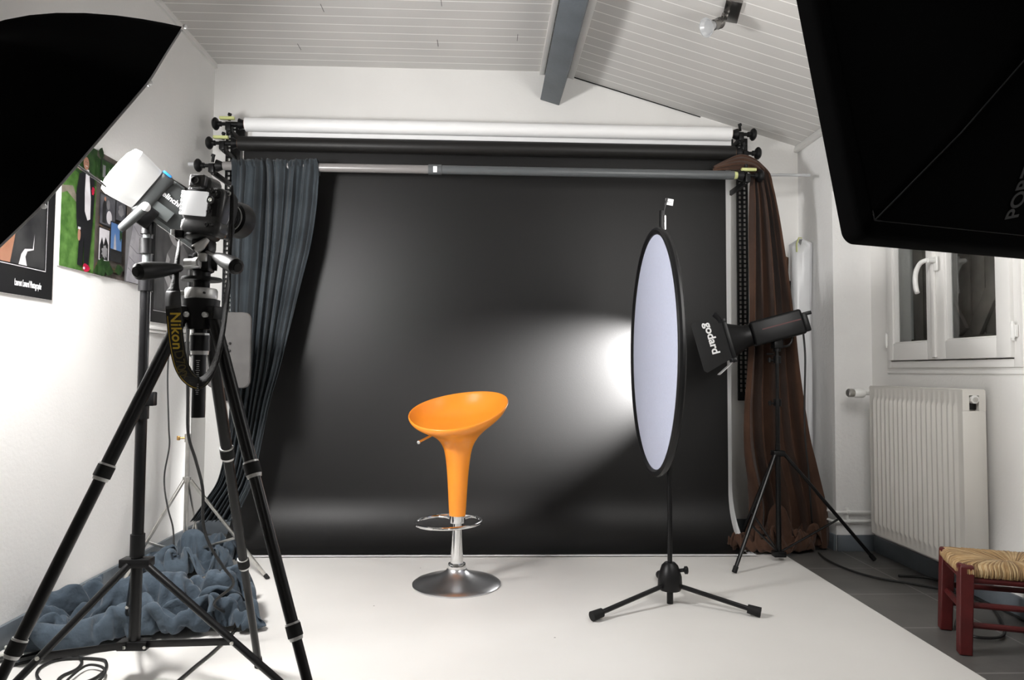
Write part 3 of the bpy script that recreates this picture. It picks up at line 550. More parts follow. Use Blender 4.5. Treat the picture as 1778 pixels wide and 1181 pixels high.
-373,-204,37,12,-1,5,6,2,13,12,7,6,14,3,5,15,4,2,13,6,2,13,2,-6,12,-5,-6,8,-1,-14,13,1,-1,-5,6,-12,4,3,-7,8,5,-10,9,3,-7,12,1,7,13,3,9,11,-5,0,13,2,-7,7,4,-6,11,1,11,14,1,-2,16,2,2,14,2,-1,13,1,-1,17,5,3,18,7,1,16,6,-2,9,10,-8,7,4,5,-5,0,18,10,1,10,7,-5,-11,2,2,-15,12,4,-9,13,3,-1,12,5,0,12,0,5,15,-4,4,8,-8,9,10,-10,7,13,-2,13,15,-3,10,18,-1,-1,16,7,2,17,0,-2,16,-2,-8,17,-2,-6,12,3,-4,6,10,7,16,4,0,16,3,-2,15,3,-1,12,10,1,11,8,1,8,9,-2,10,13,3,5,9,-4,-1,8,-11,9,2,-8,5,-14,7,14,-6,-6,10,-3,-10,11,0,-2,7,-11,0,10,-8,7,16,0,5,16,4,9,14,-3,3,14,0,-6,4,-1,-13,16,-1,-1,8,-8,7,4,-8,12,-16,-3,0,-12,-9,5,-6,-11,8,-8,-8,8,
-381,-194,40,11,-3,-5,7,6,13,11,6,10,12,5,7,15,4,3,14,-2,-2,15,4,-3,12,-1,-8,12,4,-7,12,-2,5,2,6,-13,-5,4,-13,7,4,-12,14,2,-2,12,0,2,14,2,8,16,2,3,9,0,-11,12,5,-2,14,0,1,11,5,9,16,-1,1,9,3,-11,16,0,-3,18,4,4,16,4,-6,13,8,5,3,9,4,9,7,5,1,1,18,11,-9,-1,11,-1,0,6,4,-16,4,4,-17,12,2,9,14,2,-4,13,-3,-3,15,-1,8,12,-10,5,8,-14,3,12,-3,13,13,-5,13,14,8,-1,17,4,2,15,6,0,17,-2,-4,17,-1,-7,5,-7,-8,13,8,0,17,3,-1,16,3,-2,13,10,1,13,9,1,11,9,4,8,11,6,5,9,-6,2,12,5,8,8,-2,11,-6,-3,12,-3,4,6,-3,-16,13,-2,-5,12,-4,-6,9,-10,4,13,-9,2,12,-1,7,11,4,2,13,1,8,10,-1,-11,13,2,-7,11,-4,5,3,-10,12,6,-7,12,-15,-6,3,-12,-8,3,-11,-9,0,-10,-8,8,
-392,-188,29,15,4,5,10,5,3,7,7,12,15,3,3,12,5,6,16,1,3,10,-5,-6,10,2,-9,13,1,10,15,6,3,6,5,-9,6,-1,-13,4,8,-13,8,5,-13,15,-3,-4,17,1,3,11,8,12,16,-3,-4,10,4,-3,14,2,7,14,0,-10,8,7,11,15,4,-9,13,1,-3,14,1,-4,16,5,3,10,7,-1,1,1,15,10,11,4,14,-6,1,4,-5,12,13,0,-8,2,6,-10,3,6,-15,14,0,5,15,-1,-5,16,-2,-1,17,-7,-1,8,-14,3,15,-9,5,12,-4,13,6,0,18,13,-2,-7,18,7,0,15,11,5,16,3,-1,12,-6,-11,7,-10,-9,17,2,-4,16,5,-1,14,9,0,14,9,0,13,8,2,10,12,5,1,5,14,7,10,4,-3,10,-2,14,3,9,15,-5,0,7,11,-7,17,-3,-7,15,-2,-8,15,-1,-8,8,-13,-10,15,-8,2,10,-1,7,13,-3,-2,0,8,12,15,-2,4,16,0,-2,12,-2,2,-2,-7,12,0,-8,13,-13,-8,5,-12,-7,-5,-12,-5,-1,-15,-9,3,
-396,-174,20,9,4,10,12,3,-3,10,8,9,15,2,3,14,2,3,12,2,5,6,-3,-1,10,1,3,14,5,8,15,3,-4,16,2,0,13,0,-7,10,2,-13,7,7,-12,8,5,-4,10,2,-7,15,5,5,14,1,4,11,5,-1,13,2,0,13,-1,-9,15,-1,1,10,11,3,15,1,0,15,-2,6,10,9,-8,12,6,0,1,-1,14,3,-4,12,14,5,1,12,-3,-1,7,-3,2,3,8,-13,10,7,-11,13,1,-5,12,-7,5,17,-3,2,18,-5,-3,12,-8,-7,9,-10,8,8,-4,13,9,1,17,13,-2,-7,16,3,-6,17,2,3,11,5,-3,9,-7,-8,15,2,-6,16,1,-7,16,3,-3,14,6,-2,13,9,1,10,10,6,7,11,9,5,5,12,3,-2,12,1,7,5,13,-1,4,14,3,4,16,3,-4,17,1,-6,16,-1,-10,16,-3,-9,11,2,-14,13,-2,-6,9,0,1,11,-2,0,11,-3,10,8,7,9,12,-5,9,11,-1,4,1,-2,11,-12,-8,7,-11,-8,2,-11,-6,-11,-15,-7,-2,-10,-7,7,
-401,-158,15,7,3,11,14,1,-7,12,6,3,14,4,5,14,-1,1,10,4,9,11,-1,2,11,0,-3,10,6,10,14,-5,-7,14,4,1,12,2,-1,15,-1,-6,10,7,-1,11,7,-2,2,6,-11,12,3,-3,17,1,1,13,5,7,12,4,-7,14,-1,-5,17,2,-6,17,5,1,11,3,9,14,0,10,11,5,-9,10,9,2,7,-2,8,-2,-5,14,12,-4,9,11,7,-8,13,-5,0,6,6,-6,8,7,-11,12,1,-8,11,-7,-5,16,1,0,16,-4,-2,13,-10,3,2,-13,7,13,-2,8,11,5,14,5,-7,-12,18,3,6,17,2,-3,13,3,-9,13,-2,-11,14,6,7,14,1,-10,13,2,1,12,6,-5,12,9,3,8,0,12,5,4,8,8,4,7,3,0,11,9,-6,4,11,1,7,16,1,4,15,0,-7,17,2,-6,14,3,-9,16,0,-9,17,0,-8,7,13,0,8,8,-12,13,-1,0,15,-4,3,10,0,11,8,2,11,5,1,11,0,-2,11,-10,-8,10,-12,-7,-7,-12,-7,-10,-13,-7,1,5,-9,10,
-406,-143,12,7,3,11,14,1,-9,14,2,-3,16,3,2,14,3,5,11,4,8,9,0,10,8,0,-5,11,5,4,13,-7,-9,13,3,1,11,-2,-3,16,0,-3,12,7,6,8,8,10,10,6,-8,6,6,-15,15,1,9,15,3,-1,14,6,-3,14,1,-12,18,3,-1,19,4,1,14,3,6,11,2,14,7,4,-11,13,3,8,11,-2,6,3,-1,10,6,-3,15,13,-2,-5,8,2,-6,14,-1,0,7,10,-10,9,-11,-5,14,-2,-6,12,8,-8,16,-1,0,8,-13,8,2,-14,8,12,1,-1,8,2,9,7,0,-13,18,-5,-2,16,-1,-5,15,8,-5,15,6,-7,11,6,8,12,-2,-5,12,3,2,12,8,-6,10,6,6,4,-9,12,6,1,9,9,3,9,7,-12,4,12,-7,7,13,-2,6,17,0,3,16,2,-5,18,3,-3,17,4,-4,18,5,-6,13,10,-6,12,9,-8,6,13,-10,7,7,-8,13,-2,7,12,-3,2,1,4,15,5,1,15,5,-2,14,-11,-6,1,-10,-8,-9,-15,-8,-2,-2,-11,3,5,-8,13,
-413,-127,9,10,3,10,14,-1,-6,15,3,-3,16,3,-2,15,2,3,11,3,8,4,2,15,13,1,0,10,1,-12,8,-8,-8,16,5,1,12,-3,-5,16,2,1,12,7,8,5,7,13,10,2,-6,11,12,-6,14,-8,-7,17,8,0,17,7,5,10,4,-10,18,4,-2,18,2,2,15,3,7,13,4,11,9,-11,1,5,13,-3,18,-1,2,12,-5,10,2,2,16,8,-5,7,9,5,-12,12,-5,3,13,2,-3,7,-13,-5,11,4,-7,9,11,-9,17,0,0,6,-13,9,3,-14,8,8,1,-5,10,4,5,15,2,-11,14,-6,-11,7,-2,-12,15,9,-3,15,10,0,18,5,2,13,-1,9,6,3,1,9,9,-11,4,-8,11,5,-8,14,9,2,11,7,-7,7,14,-2,5,13,-4,7,16,-2,6,17,-1,2,17,1,-1,19,2,-2,18,3,-4,19,5,-4,17,8,-6,12,9,-10,1,16,-9,4,12,-13,14,-1,-8,16,0,3,4,2,16,9,-3,16,-5,2,14,-14,-6,-4,-14,-8,-6,-10,-10,7,9,-11,6,-4,-6,15,
-408,-116,6,3,5,12,15,-1,3,14,4,-7,15,3,-5,15,4,0,9,2,9,5,3,14,11,-1,-5,6,-7,-11,15,0,-4,11,0,-2,13,1,-1,14,0,10,12,3,7,9,13,-1,6,0,-6,13,3,-8,17,3,-2,15,7,6,18,7,1,16,-3,2,18,1,1,15,2,1,12,10,5,7,-9,7,13,-3,8,11,10,-1,14,4,-2,12,1,7,15,0,8,1,-5,11,11,-2,-3,13,1,-4,9,-10,3,11,-7,-3,6,10,-10,9,9,-7,17,2,0,4,-14,8,4,-12,8,11,1,-5,14,6,-9,13,-10,3,7,-9,-10,17,4,-8,11,10,-3,12,12,0,16,-4,1,10,11,4,13,9,-2,10,7,-5,9,-7,7,0,-7,12,3,-3,12,8,-11,8,12,1,6,15,1,4,16,-1,1,18,1,0,17,1,-2,17,2,-5,18,3,-2,16,1,-10,15,7,-5,16,9,-1,15,8,-7,9,8,-13,2,13,-13,16,1,2,9,0,15,2,-1,18,-11,-6,7,-16,-1,5,-15,-8,-4,-1,-12,4,15,-10,9,-11,-5,10,
-419,-108,6,13,7,9,13,2,5,15,2,-6,15,4,-4,12,4,1,10,5,7,7,3,11,11,-4,-3,14,-7,-1,8,0,-12,12,2,-5,6,-5,10,11,-3,11,13,4,-2,11,12,-6,10,7,-10,14,5,5,13,3,-10,19,4,0,18,4,2,16,2,8,15,-1,9,12,-8,9,11,8,3,8,-2,7,14,-1,8,11,8,-6,12,4,0,14,-2,9,15,0,8,12,0,2,9,-4,6,10,-5,-3,10,-6,2,12,-5,0,1,13,-12,11,7,-5,18,-1,1,11,-9,5,-3,-9,7,15,-6,-3,14,4,-7,11,1,-13,10,-11,5,15,7,-10,15,1,-1,13,5,4,13,7,-2,3,15,-7,9,6,-3,12,0,7,13,-2,7,6,-6,4,9,-6,-2,6,-7,6,8,4,8,10,3,5,15,-1,-3,16,1,2,17,3,2,17,1,-5,17,2,-3,14,-1,-10,14,1,-13,14,11,4,16,9,-3,17,7,-5,7,12,-5,9,8,-9,10,0,14,-2,-4,17,-12,-7,11,-13,-6,3,-16,-7,4,-1,-16,8,16,-3,0,6,-12,7,
-424,-94,6,14,4,8,16,2,2,15,1,-2,13,6,-8,12,4,8,11,5,6,11,-2,1,13,-4,2,11,1,5,4,1,-15,9,-2,-2,8,-4,11,12,-8,3,11,3,3,11,10,-9,8,13,-9,14,6,-1,16,7,-3,17,2,4,15,-3,8,15,-6,8,15,-7,8,12,-5,3,8,9,10,12,8,9,15,2,-2,12,2,2,12,1,4,13,-8,7,13,6,5,14,-1,1,14,2,4,11,-2,2,6,-14,4,13,4,-2,2,11,-10,13,2,-2,18,-3,2,15,2,1,-3,-9,7,15,-9,-1,13,0,-7,10,10,-13,12,-11,5,15,6,-9,15,-2,1,16,0,3,7,14,-5,0,8,-7,12,2,0,10,6,-2,15,1,1,13,-6,-2,9,-7,-1,5,-8,-1,9,5,6,3,9,6,15,0,-1,17,2,1,16,0,1,15,-3,-5,16,6,-2,15,-2,-5,7,0,-14,15,11,3,17,6,-6,16,6,-5,11,11,7,11,12,-1,11,4,7,-2,-6,16,-9,-10,13,-12,-10,11,-13,-11,3,-2,-12,10,15,-7,-1,14,-6,-10,
-427,-80,6,18,2,1,16,3,6,15,1,7,8,6,-10,14,5,2,10,1,5,12,-5,-4,16,2,4,7,3,13,8,-3,-11,2,-1,-5,14,-6,-1,15,-6,2,6,5,15,13,3,1,9,11,-8,14,4,-5,9,11,-2,13,-11,1,15,-9,7,15,-9,7,15,-6,8,17,2,7,15,3,6,12,11,10,5,15,3,14,6,6,11,-4,4,10,-8,7,16,3,4,14,5,-2,10,0,-3,11,-6,10,13,-6,8,11,9,-6,2,4,-9,18,-4,2,15,7,-2,16,4,1,3,-12,10,15,-10,0,13,5,-8,9,12,-13,12,-9,3,12,3,-6,17,-6,4,15,6,-1,-5,11,-10,11,8,-6,15,3,0,15,3,-2,11,-10,0,15,-2,-5,8,0,-9,-1,-6,-11,10,5,2,4,10,7,16,1,0,16,-5,-2,15,2,0,13,-8,-5,17,5,-2,13,7,8,2,2,-12,16,9,-5,18,7,-1,18,3,4,7,11,-5,10,12,8,9,5,7,-2,-13,14,-4,-3,18,-12,-12,3,1,-13,13,2,-15,8,6,-3,-5,15,1,-12,
-427,-65,6,18,2,1,16,1,5,13,1,10,13,3,-2,9,7,-10,13,-5,-3,12,3,5,11,1,10,12,-3,-5,8,5,2,6,-5,-11,11,-4,5,14,-3,-1,7,2,14,6,6,4,14,0,3,16,1,1,10,11,-2,12,-9,-3,7,-14,7,13,-8,9,16,-5,7,17,-1,5,12,11,4,10,8,9,14,4,8,11,10,6,10,9,1,11,-3,8,14,3,1,12,3,-8,15,0,5,16,-1,4,4,-9,10,12,6,2,9,6,-10,16,-5,3,18,-1,1,13,10,-1,15,-9,3,11,-9,3,4,5,-9,14,-3,-5,9,10,-10,17,-2,4,15,-5,4,3,8,-10,9,11,-6,13,3,-1,14,-3,0,15,2,-2,12,1,-10,12,-1,-8,0,-4,-12,-3,-3,-13,12,1,-8,11,5,4,15,-5,-1,16,-1,-1,16,0,1,14,3,8,10,4,4,12,6,3,15,-4,1,5,14,-5,18,0,3,18,8,2,1,12,-9,9,14,-2,10,0,16,3,-7,15,-12,-11,8,-3,-10,16,-5,-15,6,15,-8,7,12,-3,-10,5,3,-18,
-427,-51,6,17,2,1,16,1,8,13,1,10,13,1,-2,12,4,-9,11,2,-8,11,0,7,11,-2,5,9,-1,-8,10,2,5,9,-1,-1,13,-4,-5,5,-4,9,2,-1,13,13,7,3,17,2,2,10,3,4,18,0,-1,16,-5,-6,8,-9,3,9,-10,9,17,-1,3,9,1,7,6,7,14,12,9,9,12,0,13,13,8,6,13,9,2,11,5,3,12,4,-5,13,-6,7,15,-1,2,13,1,0,15,1,-1,9,-1,9,11,2,0,14,1,1,16,2,-4,16,3,2,17,-3,-2,8,-11,3,12,-3,-1,12,7,-10,8,8,-8,16,-6,7,10,3,-7,12,6,-6,15,3,-3,8,7,-8,8,3,-11,14,-1,-3,15,3,-4,7,-3,-12,2,-5,-12,0,-3,-11,7,1,-11,14,-2,-2,14,-1,4,15,0,4,15,2,5,11,3,8,10,-3,6,9,-3,9,14,8,5,13,11,0,16,1,2,16,12,-2,-2,10,-10,5,15,-7,11,1,15,6,-8,17,-9,-10,8,-2,-12,13,2,-13,11,16,-4,-2,8,-2,-16,13,-1,-13,
-427,-36,6,16,2,4,13,0,11,13,1,3,13,1,-7,14,4,-3,11,3,-4,13,-3,8,11,-2,0,9,-1,-3,8,1,-8,13,-1,4,11,-1,5,4,-10,3,0,5,14,13,2,11,15,0,7,14,2,-4,17,1,-5,14,-1,-3,11,-13,2,12,-8,-4,15,4,3,1,6,18,5,4,17,9,1,15,13,4,12,14,7,5,15,6,5,14,9,0,12,-5,-1,12,0,8,14,3,-5,15,1,3,16,3,0,14,1,0,6,-4,11,17,2,2,18,3,-4,15,4,-6,10,-10,-1,13,-5,4,17,-1,1,12,4,-10,14,8,-9,14,0,1,10,0,-4,6,3,-11,16,6,-4,14,4,-7,9,4,-12,3,-2,-13,14,4,-5,5,-5,-12,3,-8,-9,9,-2,-1,8,-1,-8,8,4,-5,14,1,5,14,-1,7,14,0,8,10,-2,9,8,-9,8,11,-2,9,15,8,7,13,11,4,17,5,1,11,16,-4,-5,11,-13,2,14,-10,12,0,15,5,-10,14,1,-7,13,0,-14,10,7,-7,10,12,-3,-12,5,-1,-17,14,-1,-13,
-427,-19,7,15,2,7,10,0,10,15,1,-4,14,1,2,13,6,-6,14,2,1,13,-4,8,9,-10,4,5,6,-9,12,2,-6,12,-3,-3,12,-5,-4,14,-7,4,2,2,15,4,7,13,13,1,12,15,-4,8,10,0,-10,14,-8,5,13,-5,-7,13,1,-11,16,2,8,12,2,14,7,0,18,3,5,16,1,7,15,15,4,4,16,4,-5,16,3,-2,14,0,6,7,5,13,17,3,2,17,3,-1,11,1,-10,11,-2,12,12,-1,7,16,0,-8,17,1,-6,17,1,-4,14,-7,6,13,0,7,16,-2,-9,16,4,2,11,5,-11,18,1,4,14,1,-8,2,3,-17,7,2,-13,14,4,-5,12,7,-7,8,-2,-14,4,-4,-13,11,0,-8,6,-9,-9,9,-4,1,5,-1,11,11,3,-5,9,4,2,11,-7,9,12,-1,10,8,-13,8,11,-5,11,15,1,12,15,8,7,14,12,4,13,14,-2,8,17,-7,-4,13,-13,-3,11,-12,11,-2,15,3,-13,13,7,-3,13,13,-9,5,8,-4,9,6,-2,-17,5,-1,-17,12,-1,-14,
-414,-7,5,-3,6,10,15,-1,-2,14,4,3,11,2,10,14,4,-1,12,-4,8,9,-10,7,14,-1,3,11,6,-8,9,6,-11,14,-5,-3,10,-12,2,6,1,-13,15,-5,2,11,2,14,10,7,14,0,1,16,17,-3,4,16,-6,-4,10,-2,-13,14,1,0,9,-4,14,16,4,11,15,3,10,-2,6,11,0,8,14,15,5,6,16,3,-2,17,1,-2,17,1,1,10,1,9,12,0,-1,12,9,6,16,-2,0,14,0,1,7,3,11,18,-1,-2,17,0,-6,17,-5,0,14,0,-4,14,-2,5,19,-5,-3,10,-1,-12,11,12,3,19,2,0,15,0,-8,11,-1,-14,3,1,-16,2,-1,-14,11,4,-10,13,6,-9,4,-5,-13,10,-4,-10,13,-3,-5,11,-4,5,-1,1,14,8,-9,6,8,-1,4,10,0,10,7,-13,6,11,-5,11,12,-1,11,14,4,10,15,9,6,13,14,2,10,13,-5,5,10,-16,-4,14,-7,-2,13,-5,9,-7,15,6,-11,14,10,-10,13,15,10,0,15,-1,2,7,-1,-17,5,-1,-17,10,-3,-13,
-404,9,6,-11,6,4,7,-1,9,13,1,5,11,0,8,12,-3,10,10,-6,8,14,1,3,16,4,1,13,6,-8,12,-2,-5,11,-7,-4,15,-2,-6,10,1,-12,9,-3,-11,12,1,9,3,6,18,12,1,13,14,-7,0,7,-11,-7,11,2,5,15,3,9,14,0,10,8,0,14,15,6,4,13,3,7,-7,12,5,15,3,7,16,1,4,16,3,4,15,-1,-4,16,1,-2,13,-3,-2,12,4,2,9,1,3,10,2,11,14,2,3,16,2,4,18,-1,3,13,-4,-7,16,-5,-7,13,-9,-4,17,-5,-4,9,12,6,14,6,-6,16,4,0,12,-1,-6,11,1,-10,5,0,-17,4,-1,-16,7,-3,-14,12,4,-11,13,2,-9,12,-2,-7,10,-3,-2,9,-4,11,6,-2,14,5,-9,11,3,-12,6,7,-3,11,11,-7,8,14,5,5,10,2,7,11,6,6,15,6,-6,11,10,3,11,0,-9,6,14,-12,2,14,-12,-12,0,11,5,0,18,5,-5,15,12,2,11,18,8,0,13,0,-11,11,4,-12,8,-3,-12,-3,-11,-11,
-397,26,6,-12,6,6,3,-4,11,10,-6,9,5,-4,11,10,-1,10,14,2,4,15,2,-4,15,4,-3,14,-2,-5,14,3,2,14,1,-8,15,-1,-8,17,-2,-7,4,1,-16,12,-1,5,7,5,16,9,-7,4,15,-7,-2,8,-5,8,2,0,18,13,4,5,12,3,10,14,3,3,16,1,0,17,0,1,-3,12,5,15,1,5,15,1,3,15,5,5,14,-1,-1,11,-2,-7,14,1,4,16,-1,-1,5,8,10,15,-3,5,10,-10,-2,15,6,4,16,6,4,13,-7,-3,9,-9,-5,17,2,-3,17,-4,-6,5,9,10,16,0,2,13,7,-1,14,-2,-6,10,4,-9,9,-3,-14,7,0,-16,6,-2,-16,6,-1,-16,13,2,-10,15,4,-2,8,-7,6,4,-11,11,6,-5,13,7,-7,13,6,-9,11,9,-5,10,13,-1,9,13,5,4,7,9,-4,16,5,0,14,7,-4,7,-4,-6,15,3,-5,11,7,-12,-9,9,-5,-7,7,10,0,-3,15,4,8,16,13,9,10,15,-2,-6,14,2,-8,9,1,-9,8,-7,-8,4,2,-11,
-401,43,6,6,0,9,0,0,11,1,-4,10,1,-3,14,10,-1,7,11,0,-10,14,-3,-9,16,1,-5,13,1,6,14,4,-6,16,2,-3,16,-2,-9,17,1,-8,16,4,-1,9,2,1,8,-3,4,12,-9,6,5,-4,12,9,2,7,4,-2,11,10,7,9,10,-9,-3,18,2,-1,18,1,-1,17,3,2,8,5,11,9,10,3,15,-1,2,15,-5,1,8,8,3,13,3,-1,14,-7,-3,11,3,0,12,7,9,12,-10,3,11,-4,3,13,-4,-3,15,6,3,12,8,2,4,-12,-8,17,2,-1,17,-1,-5,11,6,9,10,-7,2,7,11,7,17,-1,1,8,-6,-11,13,6,-9,9,0,-16,7,1,-16,7,0,-17,7,0,-13,15,-1,6,11,-6,10,8,-12,9,-1,-8,13,6,-7,13,8,-5,13,12,-2,11,15,2,7,13,5,4,8,9,-11,13,5,-9,12,-6,-5,13,3,-4,10,-5,-9,5,4,-7,0,14,-7,-12,4,9,-2,8,14,10,9,13,10,11,12,9,-8,-8,16,6,-1,14,-1,-1,5,-3,-16,3,-2,-16,
-406,57,19,15,2,2,8,-2,10,-6,-1,12,-3,-1,13,13,-1,2,11,-2,-9,13,-9,0,14,-1,-3,5,8,-13,15,2,-10,17,1,-7,18,2,-6,19,3,-4,21,3,0,15,2,7,-1,-10,13,11,-6,9,11,-4,-2,1,3,10,12,2,11,11,-4,-6,15,-4,5,9,4,10,16,4,-7,13,0,7,14,1,-4,12,-5,-1,12,3,0,15,-4,0,7,12,3,15,4,2,16,0,1,14,-9,-1,9,9,3,14,-5,6,13,-6,8,5,-2,-4,11,3,-4,8,12,5,13,-10,-7,13,-6,-7,14,8,1,15,3,5,4,-11,3,10,3,9,12,5,6,16,4,1,0,-5,-16,8,-3,-14,8,4,-16,10,7,-15,13,4,-7,10,-8,11,11,-11,9,14,-1,6,10,-10,9,8,-8,10,5,-2,17,5,0,15,14,2,8,16,6,0,15,4,-6,13,2,-11,3,-1,-17,12,1,-8,7,-13,-11,7,1,-8,-8,14,0,6,12,7,-8,11,9,8,9,12,-1,4,15,13,2,-4,12,0,10,16,6,-9,5,-2,-13,0,-6,-17,
-408,67,35,13,6,-2,13,1,5,-1,0,10,-6,-2,14,14,-2,1,13,-6,0,12,-12,3,10,0,-8,14,3,-12,13,5,-12,13,6,-11,15,6,-8,19,4,-5,20,2,2,10,-3,3,6,-6,10,16,-5,5,2,-11,-8,12,5,13,9,5,14,13,-2,1,14,-4,-2,10,4,14,16,-1,2,12,0,-10,8,-10,-7,10,-1,-6,13,5,0,16,-4,-1,13,5,3,11,9,1,15,-6,0,16,-4,0,14,5,4,11,-3,8,5,2,13,7,4,3,6,-5,-12,8,9,0,13,-11,-3,15,-2,-6,16,2,-2,16,4,3,0,-12,5,15,6,10,14,-4,8,2,12,4,13,3,-1,3,-3,-14,9,1,-14,14,5,-13,14,6,-8,14,-3,2,12,-10,9,6,-6,15,6,-13,7,8,0,9,3,-2,16,13,0,9,15,2,0,13,5,4,13,3,-7,6,0,-12,4,-3,-13,6,-16,-5,7,-9,-9,5,8,-12,4,13,-6,9,13,6,-2,14,8,0,13,13,-5,3,16,10,2,11,14,5,5,13,2,-13,11,1,-14,-6,-10,-10,
-410,76,52,13,5,-2,12,6,-1,9,-1,7,-4,1,13,12,-8,5,13,-7,2,13,-8,-4,12,-8,-10,15,-5,-6,14,7,-11,13,10,-9,9,13,-8,17,4,-5,17,3,-1,13,-3,-9,13,-4,5,8,-10,-4,12,-9,-3,12,0,13,9,4,13,8,9,11,14,-2,-1,13,-2,4,16,1,4,12,-5,5,9,-5,-5,2,2,-17,10,-2,-11,14,-1,-2,16,1,1,13,4,1,15,-1,3,16,-1,0,11,1,8,7,5,11,-2,2,14,11,6,3,2,-9,-10,9,-4,-11,15,-10,-3,16,-1,-4,16,6,-2,16,-5,3,10,-7,4,12,5,9,12,-6,7,6,10,6,4,13,7,13,-1,-2,12,-8,-8,14,1,-13,6,13,-7,15,6,1,10,-11,6,9,-11,10,12,-8,2,5,0,12,4,4,16,12,1,10,15,0,-2,4,-6,-9,7,-6,-6,3,1,-10,6,-7,-6,5,-16,-3,6,-4,-13,6,10,-7,9,10,5,3,13,0,-2,17,-1,4,12,10,1,7,17,2,6,18,15,9,1,13,-1,-13,9,3,-12,-5,-9,-12,
-406,83,68,10,8,-6,11,5,0,11,3,-2,5,-5,7,9,-3,10,7,-10,-6,15,-5,-5,16,-7,-3,15,-9,4,14,6,-11,14,7,-8,12,9,-10,9,13,-4,10,5,-13,17,-3,-5,13,-7,-6,12,-10,-4,16,-6,5,10,-2,5,4,5,15,12,0,3,16,-1,6,13,3,6,9,3,14,14,-4,10,12,-2,-11,5,1,-16,4,-2,-17,11,-1,-8,16,0,-1,15,2,3,15,1,-1,13,0,4,12,1,10,-3,5,13,-1,1,11,14,5,-1,6,-8,-10,11,-10,-9,9,-11,-8,16,-5,-5,17,-1,-2,16,-3,2,15,1,4,12,-4,11,14,-3,5,10,11,7,-4,15,6,10,4,2,14,-5,4,17,-5,1,3,14,-7,17,1,2,5,-4,5,10,-8,2,17,-3,5,10,-1,-2,2,8,16,14,1,5,16,-7,-2,0,-11,-10,-7,-11,-1,3,-8,-5,9,-10,-7,0,-7,-9,9,7,-6,7,4,2,9,9,3,9,9,2,-5,16,0,0,10,5,4,15,5,5,14,14,8,7,7,14,-3,-9,8,-4,-11,-2,5,-13,
-407,95,79,13,6,-5,12,4,-3,13,-2,1,12,-3,-12,-1,-9,7,12,0,7,15,-5,-2,17,-7,-1,15,-9,4,14,5,-13,14,6,-7,16,1,-8,9,10,-12,6,15,-12,10,1,-13,16,-7,-1,14,-10,6,16,-4,-9,13,-3,6,-2,6,15,5,-4,11,17,2,2,17,4,6,14,0,11,10,-1,14,2,-5,-12,6,0,-17,8,1,-16,14,1,-9,16,0,-1,16,0,-3,15,-1,-3,16,0,5,4,3,15,-10,-2,10,4,7,9,15,3,-4,13,-6,-9,7,-12,-9,12,-9,-5,15,-3,-2,15,-3,-3,16,-2,2,10,-2,13,16,-3,4,14,-7,-5,2,5,11,3,15,-2,10,11,7,13,-9,5,13,3,6,7,0,16,14,8,-2,9,5,0,16,-7,7,9,-4,-15,12,4,-3,8,7,14,16,-6,-1,0,-17,-1,5,-13,-9,-5,-13,-2,-4,-14,1,10,-13,-3,0,16,-3,10,9,-2,12,1,-7,13,-1,-4,0,12,7,-5,12,11,1,13,1,5,9,9,0,17,10,9,13,-2,15,-7,-8,14,4,-5,-11,3,-10,
-411,104,74,14,7,2,16,6,-3,15,1,-5,2,-8,-8,13,-4,8,15,-5,1,13,-8,9,16,-6,3,17,-8,1,15,2,-11,10,10,-12,14,5,-11,16,1,-8,8,11,-12,7,8,-12,8,-7,-1,14,-4,-3,18,-4,-6,8,-4,5,0,3,13,11,-4,9,6,-2,15,13,-2,8,14,4,9,15,6,4,11,-9,-7,5,2,-15,4,4,-16,13,2,-11,15,0,-7,16,-1,-4,17,0,-1,16,0,5,-5,0,12,-9,-2,10,6,4,6,14,-1,-7,12,-6,-9,14,-7,-7,15,-5,4,13,-7,3,13,-3,4,15,-3,2,14,3,-3,9,-5,1,11,-6,-8,7,5,11,15,1,-4,10,11,3,11,3,12,-1,6,14,11,5,15,16,6,5,17,5,-2,17,-3,1,4,-5,-15,8,-1,-6,8,-1,3,10,-15,-3,-5,-16,3,0,-14,2,5,-10,-11,2,-12,-5,3,-12,-2,6,8,1,10,2,2,8,6,-5,6,11,-1,-2,8,10,-1,4,12,2,18,2,7,16,2,-2,15,5,12,8,-1,14,0,-5,12,8,9,-2,10,-9,
-409,94,64,11,14,-3,13,11,-2,16,7,-3,12,-6,0,14,-3,8,14,-3,9,14,-8,8,15,-10,8,18,-7,0,14,1,-10,10,8,-12,15,4,-10,14,4,-11,13,5,-11,7,9,-13,2,-3,-13,12,-1,3,18,-2,-3,7,-3,2,-7,-2,15,11,-1,8,8,-5,13,7,-5,14,15,5,5,17,5,-5,9,-11,-7,12,8,-2,8,3,-15,12,3,-12,14,2,-9,16,0,-7,17,-1,-3,14,1,7,-10,-3,7,-8,0,12,12,4,2,12,-5,-9,15,-3,-5,16,-6,2,11,-9,8,12,-8,6,13,-3,1,14,2,-1,14,1,-4,5,-5,-11,11,-2,-8,10,6,10,17,-1,-6,16,2,1,9,8,12,10,4,15,7,9,15,3,12,10,19,5,0,19,-4,-5,2,-10,-13,-1,-13,-5,13,-7,-4,2,-12,3,-1,-18,3,-1,-12,-4,5,-11,-7,11,-2,-3,-2,-7,-4,12,-7,-2,9,3,3,5,5,7,-3,10,-1,-4,10,9,-1,10,10,3,17,4,7,16,8,4,16,-2,15,5,-5,12,12,0,6,5,16,9,10,-1,
